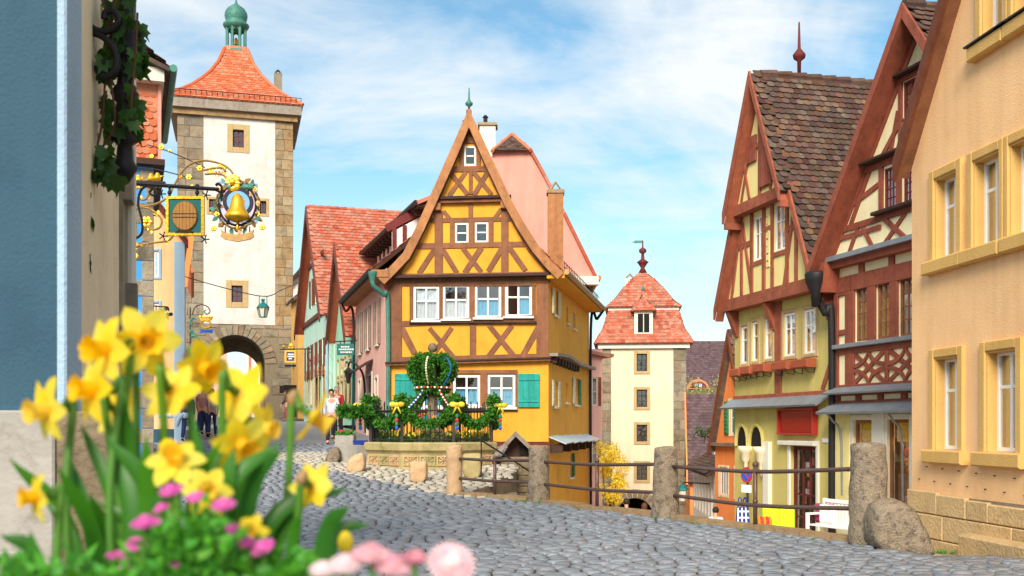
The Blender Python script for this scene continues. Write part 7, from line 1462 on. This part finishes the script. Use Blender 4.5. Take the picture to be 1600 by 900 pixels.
# weeds in the joints along walls and kerbs
b = B()
def tuft(x, y, z, s):
    for _ in range(14):
        a = ru(0, 6.28); l = s * ru(.5, 1.2); d = Vector((math.cos(a), math.sin(a), 0)); p = Vector((x, y, z)) + d * ru(0, .03); q = p + d * l * .5 + Vector((0, 0, l)); w = Vector((-d.y, d.x, 0)) * .006
        b.add([p - w, p + w, q], [(0, 1, 2)])
for k in range(26): u = ru(.4, 3.4); x, y = 6.17 + .11 * u - .14, 15.8 - .994 * u; tuft(x, y, zs(x, min(y, 13.2)) - .01 if y < 13.3 else zl(x, y) - .01, ru(.04, .09))
for k in range(30): t = rnd(); i = random.choice((0, 1, 2)); (y0, x0), (y1, x1) = EDGE[i], EDGE[i + 1]; x, y = x0 + (x1 - x0) * t - .24, y0 + (y1 - y0) * t - .05; tuft(x, y, zs(x, y) - .01, ru(.02, .05))
for (x, y) in (BA, BB_, BC_, BD):
    for k in range(4): a = ru(3.2, 6.2); tuft(x + .26 * math.cos(a), y + .26 * math.sin(a), zs(x - .3, y) - .01, ru(.03, .06))
o = b.obj('weeds', 'foliage'); o['kind'] = 'stuff'; o['label'] = 'small green weeds growing at the foot of walls and kerbs'; o['category'] = 'weeds'
# ------------------------------------------------------------------ people
def skin_mesh(name, verts, edges, radii, mat, parent, root=0, sub=2):
    me = bpy.data.meshes.new(name); me.from_pydata([tuple(v) for v in verts], edges, []); me.materials.append(MATS[mat])
    o = bpy.data.objects.new(name, me); C.objects.link(o); o.parent = parent
    s = o.modifiers.new('skin', 'SKIN'); s.use_smooth_shade = True
    for i, sv in enumerate(me.skin_vertices[0].data):
        r = radii[i]; sv.radius = r if isinstance(r, tuple) else (r, r); sv.use_root = i == root
    m = o.modifiers.new('sub', 'SUBSURF'); m.levels = m.render_levels = sub; return o
def person(label, x, y, z, heading, top, legs, hair='hair_dark', hgt=1.7, stride=.22, arms=(.25, -.2), long_hair=False, sleeves=True, extra=None, group=None, bag=None, lean=0.0):
    """heading: where the person faces, 0 = away from the viewer (+Y)"""
    t = thing('person', label, 'person', (x, y, z), heading, group); k = hgt / 1.7
    V = lambda a, b, c: Vector((a * k, b * k, c * k))
    hipz = .9; J = {}
    st = stride
    L = dict(pel=V(0, 0, .95), sp=V(0, .0, 1.12), ch=V(0, .01 + lean * .3, 1.32), nk=V(0, .02 + lean * .6, 1.47), hd=V(0, .035 + lean * .8, 1.56), hm=V(0, .05 + lean * .9, 1.63), ht=V(0, .04 + lean * .9, 1.7))
    verts = [L['pel'], L['sp'], L['ch'], L['nk'], L['hd'], L['hm'], L['ht']]; rad = [(.14 * k, .1 * k), (.13 * k, .095 * k), (.155 * k, .1 * k), .048 * k, (.068 * k, .085 * k), (.078 * k, .095 * k), (.05 * k, .06 * k)]
    edges = [(i, i + 1) for i in range(6)]
    arm_i = {}; leg_i = {}
    for s, sw in ((-1, arms[0]), (1, arms[1])):
        b = len(verts); verts += [V(s * .17, .01, 1.39), V(s * .22, -.02 + sw * .3, 1.14), V(s * .22, .05 + sw * .75, .92), V(s * .215, .07 + sw * .85, .84)]; rad += [.055 * k, .043 * k, .033 * k, (.022 * k, .038 * k)]
        edges += [(2, b), (b, b + 1), (b + 1, b + 2), (b + 2, b + 3)]; arm_i[s] = b; pm = verts[b + 3]
        for j in range(4):
            f = len(verts); yy = (-.028 + j * .018) * k; verts += [pm + Vector((0, yy, -.045 * k)), pm + Vector((-s * .012 * k, yy + .006 * k, (-.075 - .012 * (1 - abs(j - 1.4) / 2)) * k))]; rad += [.0095 * k, .008 * k]; edges += [(b + 3, f), (f, f + 1)]
        f = len(verts); verts += [pm + Vector((-s * .012 * k, .04 * k, -.015 * k)), pm + Vector((-s * .02 * k, .05 * k, -.045 * k))]; rad += [.011 * k, .009 * k]; edges += [(b + 3, f), (f, f + 1)]
    for s in (-1, 1):
        d = st * s; b = len(verts); verts += [V(s * .095, 0, .86), V(s * .1, d * .55 + .03, .5), V(s * .1, d - (.06 if d < 0 else 0), .1 + (.05 if d < 0 else 0)), V(s * .11, d + .13, .035 + (.0 if d > 0 else .02))]; rad += [.09 * k, .062 * k, .042 * k, .035 * k]; edges += [(0, b), (b, b + 1), (b + 1, b + 2), (b + 2, b + 3)]; leg_i[s] = b
    skin_mesh('body', verts, edges, rad, 'skin', t)
    # clothes as slightly larger surfaces over the same joints
    sv = [verts[0] + V(0, 0, -.04), verts[1], verts[2], V(0, .015 + lean * .4, 1.43)]; sr = [(.165 * k, .125 * k), (.155 * k, .115 * k), (.175 * k, .12 * k), .07 * k]; se = [(0, 1), (1, 2), (2, 3)]
    for s in (-1, 1):
        b = len(sv); a = arm_i[s]; sv += [verts[a], verts[a + 1]]; sr += [.074 * k, .06 * k]; se += [(2, b), (b, b + 1)]
        if sleeves: sv += [verts[a + 2]]; sr += [.047 * k]; se += [(b + 1, b + 2)]
        else: sv[-1] = verts[a].lerp(verts[a + 1], .75)
    skin_mesh('shirt', sv, se, sr, top, t)
    tv = [V(0, 0, .98), V(0, 0, .9)]; tr = [(.15 * k, .112 * k), (.155 * k, .12 * k)]; te = [(0, 1)]
    for s in (-1, 1): b = len(tv); l = leg_i[s]; tv += [verts[l], verts[l + 1], verts[l + 2]]; tr += [.105 * k, .078 * k, .062 * k]; te += [(1, b), (b, b + 1), (b + 1, b + 2)]
    skin_mesh('trousers', tv, te, tr, legs, t)
    for s in (-1, 1):
        a = verts[leg_i[s] + 2]; f = verts[leg_i[s] + 3]; skin_mesh('shoe', [a + V(0, -.05, -.03), a + V(0, .02, -.045), f + V(0, .02, 0)], [(0, 1), (1, 2)], [.045 * k, (.048 * k, .04 * k), (.04 * k, .028 * k)], 'shoe', t, sub=1)
    hm = verts[5]; b = B()
    n, m = 12, 8
    for i in range(m):
        pass
    b.ball((0, 0, 0), 1, 14, 10); hv = []
    for x_, y_, z_ in b.v:
        q = Vector((x_ * .093, y_ * .108 - .008, z_ * .108 + .008)) * k
        if y_ > .25 and z_ < .42: q = Vector((x_ * .07, y_ * .07, z_ * .07)) * k      # leaves the face free
        if long_hair and y_ < .25 and z_ < -.1: q.z += z_ * .16 * k
        hv.append(q + hm)
    mesh_obj('hair', hv, b.f, hair, t, True)
    b = B(); [b.ball((s * .03 * k, hm.y + .088 * k, hm.z - .02 * k), .011 * k, 6, 4) for s in (-1, 1)]; b.obj('eyes', 'hair_dark', t); b = B(); b.ball((0, hm.y + .1 * k, hm.z - .045 * k), .016 * k, 6, 5, (.8, 1, 1.4)); b.obj('nose', 'skin', t, True)
    b = B(); b.ball((0, hm.y + .09 * k, hm.z - .078 * k), .02 * k, 6, 4, (1.2, .4, .35)); b.obj('mouth', 'cloth_pink', t); b = B(); [b.ball((s * .082 * k, hm.y, hm.z - .03 * k), .022 * k, 6, 5, (.4, .8, 1.2)) for s in (-1, 1)]; b.obj('ears', 'skin', t, True)
    if extra == 'jacket':
        b = B(); b.lathe([(.2 * k, .82 * k), (.19 * k, .95 * k), (.165 * k, 1.0 * k)], (0, -.01, 0), 14); b.obj('tied_jacket', 'cloth_pale', t, True); b = B(); b.tube(bez([V(-.1, -.15, .97), V(-.24, -.12, .8), V(-.32, -.05, .55)], 5), [.06, .07, .08, .08, .08, .08, .08, .07, .06, .05, .03], 8); b.obj('jacket_sleeve', 'cloth_pale', t, True)
    if bag: h = verts[arm_i[1] + 3]; b = B(); b.add([h + V(x_, y_, z_) for x_, y_, z_ in ((-.04, -.12, -.42), (.04, -.12, -.42), (.04, .12, -.42), (-.04, .12, -.42), (-.02, -.08, -.1), (.02, -.08, -.1), (.02, .08, -.1), (-.02, .08, -.1))], [(0, 3, 2, 1), (0, 1, 5, 4), (1, 2, 6, 5), (2, 3, 7, 6), (3, 0, 4, 7)]); b.obj('bag', bag, t)
    return t
def stand(px, Y): p = at(px, 0, Y); return p.x, Y, zs(p.x, Y)
person('woman in navy top and jeans with a pale jacket tied at the waist', *stand(293, 33.0), 0.05, 'cloth_navy', 'denim', 'hair_brown', 1.64, .2, (.2, -.15), True, extra='jacket', group='people walking towards the tower', bag='text_white')
person('man in dusty pink shirt and jeans walking away towards the tower', *stand(317, 35.6), -.05, 'cloth_pink', 'denim', 'hair_dark', 1.78, .15, (.1, -.1), sleeves=False, group='people walking towards the tower')
person('grey-haired person in white beside the man in the pink shirt', *stand(321, 37.2), 0, 'cloth_white', 'denim', 'hair_grey', 1.7, .1, group='people walking towards the tower')
person('person in mauve grey top and jeans with a white bag by the pink-shirted man', *stand(331, 35.8), .1, 'cloth_grey', 'denim', 'hair_dark', 1.68, .18, group='people walking towards the tower', bag='cloth_white')
person('man in white long-sleeved shirt and dark trousers walking towards the viewer', *stand(518, 32.4), math.pi + .1, 'cloth_white', 'cloth_dark', 'hair_dark', 1.72, .2, (.1, -.15), group='people on the right side of the street')
person('person in dark red jacket behind the man in the white shirt', *stand(527, 34.6), math.pi - .2, 'cloth_red', 'cloth_dark', 'hair_grey', 1.76, .12, group='people on the right side of the street')
person('person in black jacket and magenta trousers standing by the tower corner', *stand(448, 56), math.pi / 2, 'cloth_dark', 'cloth_magenta', 'hair_dark', 1.65, .1, long_hair=True)
person('person in dark coat close to the tower corner beside the magenta trousers', *stand(458, 57.5), math.pi, 'cloth_red', 'cloth_dark', 'hair_dark', 1.66, .1)
def lane_person(px, py, Y, *a, **k):
    p = at(px, py, Y); hgt = k.get('hgt', 1.7); return person(a[0], p.x, Y, p.z - hgt * 1.02, *a[1:], **k)
lane_person(979, 779, 30, 'dark-haired person in tan jacket walking down the lane', 0, 'cloth_tan', 'denim', 'hair_dark', hgt=1.74, group='people in the lane')
lane_person(1007, 786, 29.5, 'person with brown hair walking down the lane beside the tan jacket', 0, 'cloth_grey', 'denim', 'hair_brown', hgt=1.64, long_hair=True, group='people in the lane')
lane_person(1118, 792, 29, 'dark-haired person in pale blue shirt in the lane before the orange house', -.3, 'cloth_pale', 'denim', 'hair_dark', hgt=1.7, group='people in the lane')

# ------------------------------------------------------------------ flowers in the foreground
def flowers():
    zs_ = 1.14
    pl = thing('flower_trough', 'stone flower trough holding the daffodils and daisies', 'planter', (-.42, 1.36, 0)); bb = B()
    bb.box(-.62, .62, -.36, .34, 0, 1.0).box(-.66, .66, -.4, -.33, 1.0, 1.17).box(-.66, .66, .31, .38, 1.0, 1.17).box(-.66, -.6, -.33, .31, 1.0, 1.17).box(.6, .66, -.33, .31, 1.0, 1.17); bb.obj('trough', 'concrete', pl); B().box(-.6, .6, -.33, .31, 1.0, zs_).obj('soil', 'soil', pl)
    def head(t, c, f, s, bell=False, up=Vector((0, 0, 1)), droop=.0, n=6):
        """six petals and a trumpet at c facing f"""
        f = Vector(f).normalized(); X = f.cross(up); X = X.normalized() if X.length > .01 else Vector((1, 0, 0)); Yv = X.cross(f).normalized()
        for k in range(n):
            a = 2 * math.pi * k / n + ru(-.1, .1); d = X * math.cos(a) + Yv * math.sin(a); sd = f.cross(d); L = s * .5 * ru(.92, 1.08); vs = []; fs = []; N = 6
            curl = ru(-.12, .22)
            for i in range(N + 1):
                u = i / N; w = s * .17 * math.sin(math.pi * min(1, u * .86 + .12)) ** .75 * (1 if u < .98 else .15)
                for j, q in enumerate((-1, -.5, 0, .5, 1)): vs.append(c + d * (L * u + s * .03) + sd * (w * q) + f * (s * (.06 - .1 * curl * u + .1 * abs(q) * (1 - u) * .5 + .08 * math.sin(u * 3) * (0.6 - curl)) + .012 * s * math.sin(5 * q + 7 * u + k)))
            for i in range(N):
                for j in range(4): fs.append((i * 5 + j, i * 5 + j + 1, i * 5 + j + 6, i * 5 + j + 5))
            mesh_obj('petal', vs, fs, 'petal_yellow', t, True)
        vs = []; fs = []; S = 24; prof = [(.09, 0), (.115, .1), (.125, .22), (.14, .31), (.185, .37)]
        for i, (r, h) in enumerate(prof):
            for k in range(S): a = 2 * math.pi * k / S; rr = r * s * (1 + (.12 * math.sin(a * 8) + .05 * math.sin(a * 5) if i == len(prof) - 1 else .03 * math.sin(a * 8))); vs.append(c + (X * math.cos(a) + Yv * math.sin(a)) * rr + f * (h * s + .03 * s))
        for i in range(len(prof) - 1):
            for k in range(S): fs.append((i * S + k, i * S + (k + 1) % S, (i + 1) * S + (k + 1) % S, (i + 1) * S + k))
        fs.append(tuple(range(S - 1, -1, -1))); mesh_obj('trumpet', vs, fs, 'petal_orange', t, True)
    D = [  # px, py, depth, size px, facing, label
        (176, 548, 1.42, 112, (-.55, -.8, .0), 'tall daffodil facing left at the top of the bunch', (205, 930)),
        (222, 534, 1.46, 112, (.55, -.75, -.05), 'tall daffodil facing the viewer at the very top of the bunch', (205, 930)),
        (84, 640, 1.38, 104, (-.62, -.72, -.1), 'daffodil turned left in front of the blue-grey wall', (130, 930)),
        (158, 610, 1.34, 110, (-.68, -.7, .05), 'daffodil with a big orange trumpet pointing left', (190, 930)),
        (178, 640, 1.5, 86, (.2, .8, -.3), 'daffodil seen from behind below the tall pair', (190, 930)),
        (262, 606, 1.44, 100, (.1, .75, -.45), 'nodding daffodil seen from behind with a green neck', (258, 930)),
        (312, 572, 1.5, 96, (.75, -.55, -.3), 'daffodil with trumpet turned right above the walking people', (280, 930)),
        (368, 612, 1.42, 108, (.35, .75, -.3), 'daffodil seen from behind before the tower arch', (300, 930)),
        (274, 726, 1.3, 92, (.1, -.75, .6), 'upright daffodil opening upwards in the middle of the bunch', (270, 930)),
        (372, 690, 1.36, 100, (.6, -.6, -.35), 'daffodil with trumpet drooping right below the arch', (300, 930)),
        (402, 668, 1.42, 84, (.85, -.35, -.1), 'daffodil turned sideways to the right beside the drooping one', (330, 930)),
        (482, 646, 1.42, 98, (.8, .1, -.5), 'single daffodil with a papery brown sheath in front of the mint house', (395, 930)),
        (484, 758, 1.36, 78, (.3, .8, -.2), 'small daffodil on a hooked brown neck over the cobbles', (425, 930)),
        (68, 776, 1.26, 86, (-.75, -.6, .0), 'daffodil with long orange trumpet pointing left, lowest in the bunch', (120, 930)),
        (326, 768, 1.28, 78, (.2, -.8, .1), 'daffodil facing the viewer just above the pink daisies', (310, 930)),
        (392, 832, 1.2, 56, (.1, -.9, .2), 'short orange yellow daffodil among the pink daisies', (385, 960))]
    for px, py, Yd, sz, f, lb, (bx, by) in D:
        c = at(px, py, Yd); s = sz * Yd / 1600 * 1.0; base = at(bx + ru(-8, 8), by, Yd); base.z = zs_ - .02
        t = thing('daffodil', lb, 'flower', tuple(base), group='daffodils in the trough'); o = Vector(t.location); fv = Vector(f).normalized(); head(t, c - o, fv, s)
        back = c - fv * s * .1; mid = base.lerp(c, .6) + Vector((0, 0, .02)); top = back - fv * s * .2 + Vector((0, 0, s * .08))
        bb = B(); pts = bez([base - o, mid - o, top - o, back - fv * s * .04 - o], 6); bb.tube(pts, [.0055] * (len(pts) - 4) + [.005, .005, .006, .008], 7); bb.obj('stem', 'stem', t, True)
        bb = B(); bb.tube([c - o + fv * s * .03, back - fv * s * .08 - o], [s * .07, s * .045], 8); bb.obj('flower_tube', 'stem', t, True)
        if 'sheath' in lb or 'hooked' in lb or rnd() < .15: bb = B(); q = top - o; bb.tube(bez([q - Vector((0, 0, s * .15)), q + Vector((.0, 0, s * .02)), q + Vector((s * .1, 0, s * .14))], 4), [.003, .005, .007, .0075, .0075, .007, .006, .004, .001], 7); bb.obj('sheath', 'sheath', t, True)
    # long strap leaves, a clump per plant
    def blade(t, pts, w):
        P = bez(pts, 6); n = len(P); vs = []; fs = []
        for i, p in enumerate(P):
            tg = (P[min(i + 1, n - 1)] - P[max(i - 1, 0)]).normalized(); sd = tg.cross(Vector((0, -1, .15))).normalized(); u = i / (n - 1); ww = w * min(1, 1.15 - u * .25) * (1 if u < .7 else max(.04, 1 - ((u - .7) / .3) ** 1.8)); nn = sd.cross(tg)
            vs += [p - sd * ww, p + nn * ww * .35, p + sd * ww]
        for i in range(n - 1): fs += [(3 * i, 3 * i + 1, 3 * i + 4, 3 * i + 3), (3 * i + 1, 3 * i + 2, 3 * i + 5, 3 * i + 4)]
        mesh_obj('leaf', vs, fs, 'daff_leaf', t, True)
    CL = [('daffodil_leaves', 'broad strap leaves fanning left below the lowest left daffodil', [((150, 940), (110, 830), (14, 716), 13), ((190, 940), (150, 850), (90, 730), 14), ((100, 940), (60, 880), (0, 835), 12), ((170, 950), (120, 860), (70, 780), 10), ((60, 950), (30, 905), (-20, 870), 10)]),
          ('daffodil_leaves', 'tall upright strap leaves in the middle of the daffodil bunch', [((215, 940), (205, 800), (165, 655), 16), ((225, 940), (205, 780), (195, 620), 14), ((262, 940), (245, 800), (165, 680), 15), ((205, 940), (180, 800), (125, 660), 12), ((240, 940), (232, 820), (228, 680), 15), ((250, 940), (240, 860), (150, 780), 12), ((190, 940), (170, 860), (140, 770), 12), ((235, 940), (215, 820), (180, 740), 11), ((250, 940), (262, 800), (250, 660), 10), ((170, 940), (140, 830), (100, 700), 11)]),
          ('daffodil_leaves', 'dark strap leaves rising under the arch daffodils', [((290, 940), (330, 760), (370, 660), 16), ((320, 940), (350, 800), (365, 700), 13), ((310, 940), (345, 790), (440, 690), 13), ((345, 940), (390, 780), (440, 700), 14), ((300, 940), (318, 800), (300, 640), 10), ((335, 940), (372, 800), (400, 690), 11), ((270, 940), (300, 790), (345, 690), 10), ((330, 940), (300, 830), (320, 700), 11)]),
          ('daffodil_leaves', 'strap leaves leaning right over the cobbles', [((350, 950), (420, 820), (545, 762), 14), ((470, 950), (505, 850), (545, 790), 14), ((400, 950), (440, 830), (500, 770), 11), ((480, 950), (520, 850), (578, 818), 10), ((380, 950), (425, 850), (440, 780), 10), ((430, 950), (455, 860), (470, 800), 9)])]
    for nm, lb, bl in CL:
        b0 = at(bl[0][0][0], 940, 1.4); t = thing(nm, lb, 'leaves', (b0.x, 1.4, zs_ - .02), group='daffodil leaf clumps'); o = Vector(t.location)
        for (a, m, e, w) in bl:
            Yd = ru(1.3, 1.46); p0 = at(a[0], a[1], Yd); p0.z = zs_ - .02; blade(t, [p0 - o, at(m[0], m[1], Yd) - o, at(e[0], e[1], Yd + ru(-.04, .04)) - o], w * .95 * Yd / 1600)
    t = thing('daffodil_bud', 'closed yellow daffodil bud beside the rightmost strap leaf', 'flower', tuple(at(540, 848, 1.4))); b = B(); b.ball((0, 0, 0), .011, 8, 8, (1, 1, 1.5)); b.obj('bud', 'petal_yellow', t, True); b = B(); b.tube([(0, 0, -.012), (-.03, 0, -.2), (-.05, 0, -.5 + .2)], .004, 6); b.obj('stem', 'stem', t)
    # bellis daisies
    def daisy(px, py, Yd, sz, mats, label, grp, tilt=None):
        c = at(px, py, Yd); s = sz * Yd / 1600; t = thing('daisy', label, 'flower', (c.x, c.y, zs_ - .02), group=grp); h = c.z - t.location.z; f = Vector(tilt or (ru(-.4, .4), ru(-.8, -.1), 1)).normalized(); X = f.orthogonal().normalized(); Yv = f.cross(X)
        for mi, m in enumerate(mats):
            b = B()
            for ring in range(5):
                if (ring + mi) % len(mats): continue
                n = 26 - ring * 3; r = s * .5 * (1 - ring * .16)
                for k in range(n):
                    a = 2 * math.pi * (k + ring * .4) / n; d = X * math.cos(a) + Yv * math.sin(a); sd = f.cross(d); w = s * .05; z0 = .02 + ring * .05
                    vs = [Vector((0, 0, h)) + d * r * u + f * s * (z0 + .16 * math.sin(u * 2.6) + ru(-.01, .01)) + sd * w * q * (.5 + u * .7) for u, q in ((.1, -1), (.1, 1), (.75, 1), (1, .3), (1, -.3), (.75, -1))]; b.add(vs, [(0, 1, 2, 3, 4, 5)])
            b.obj('petals', m, t, True)
        b = B(); b.ball((0, 0, h) + 0 * f if False else tuple(Vector((0, 0, h)) + f * s * .12), s * .3, 10, 6, (1, 1, .7)); b.obj('flower_centre', mats[0], t, True)
        b = B(); b.tube(bez([(0, 0, 0), (ru(-.01, .01), ru(-.01, .01), h * .6), (0, 0, h)], 4), .003, 6); b.obj('stem', 'stem', t)
    pk = [(268, 770, 34), (228, 822, 42), (214, 853, 30), (182, 874, 32), (280, 880, 26), (350, 792, 34), (362, 832, 34), (357, 855, 34), (386, 853, 34), (412, 858, 36), (254, 797, 26), (306, 779, 26), (196, 893, 30)]
    PKL = ['pink daisy topmost of all, right under the upright daffodil', 'large flat pink daisy left of the middle of the green leaves', 'small pink daisy just below the large flat pink one', 'pink daisy low on the left edge of the green leaves', 'lone pink daisy near the bottom edge under the middle', 'pink daisy beside the daffodil facing the viewer', 'pink daisy leaning on the short orange yellow daffodil from above', 'pink daisy left of the short orange yellow daffodil', 'pink daisy directly below the short orange yellow daffodil', 'pink daisy furthest right, past the short orange yellow daffodil', 'small pink daisy below the topmost pink one', 'small pink daisy between the topmost one and the viewer-facing daffodil', 'pink daisy at the bottom edge, lowest of the pink ones']
    for i, (x, y, s) in enumerate(pk): daisy(x, y, ru(1.14, 1.24), s * 1.15, ('petal_pink',), PKL[i], 'pink daisies')
    for (x, y, s, lb, tl, ms) in ((580, 872, 58, 'flat pale pink daisy with a white underside at the bottom edge', (.1, -.35, 1), ('petal_rose', 'petal_white')), (612, 890, 56, 'pink rimmed daisy touching the bottom edge between two paler ones', (.2, -.4, 1), ('petal_rose', 'petal_white')), (648, 878, 46, 'small rose pink daisy left of the big round white one', (.2, -.1, 1), ('petal_rose',)), (704, 884, 70, 'big round white daisy with pink tips, rightmost of all flowers', (.3, -1, .8), ('petal_white', 'petal_rose')), (540, 886, 50, 'white daisy furthest left in the pale group at the bottom edge', (0, -.5, 1), ('petal_white',)), (505, 893, 40, 'half hidden white daisy bud beside the green foliage', (0, -.5, 1), ('petal_white',))):
        daisy(x, y, .98, s * 1.12, ms, lb, 'white and rose daisies', tl)
    P = [(*at(x, y, ru(1.12, 1.34)), .035) for x, y in [(ru(150, 470), ru(800, 940)) for _ in range(200)] if y > 915 - 85 * math.exp(-((x - 310) / 95) ** 2)]
    o = leaf_mass('foliage', P, 3000, .014, 'foliage', None); o['kind'] = 'stuff'; o['label'] = 'fresh green daisy foliage at the foot of the daffodils'; o['category'] = 'foliage'
    P = [(*at(x, y, ru(1.15, 1.4)), .04) for x, y in [(ru(-20, 480), ru(900, 960)) for _ in range(120)]]; o2 = leaf_mass('foliage', P, 1500, .02, 'foliage', o)
flowers()
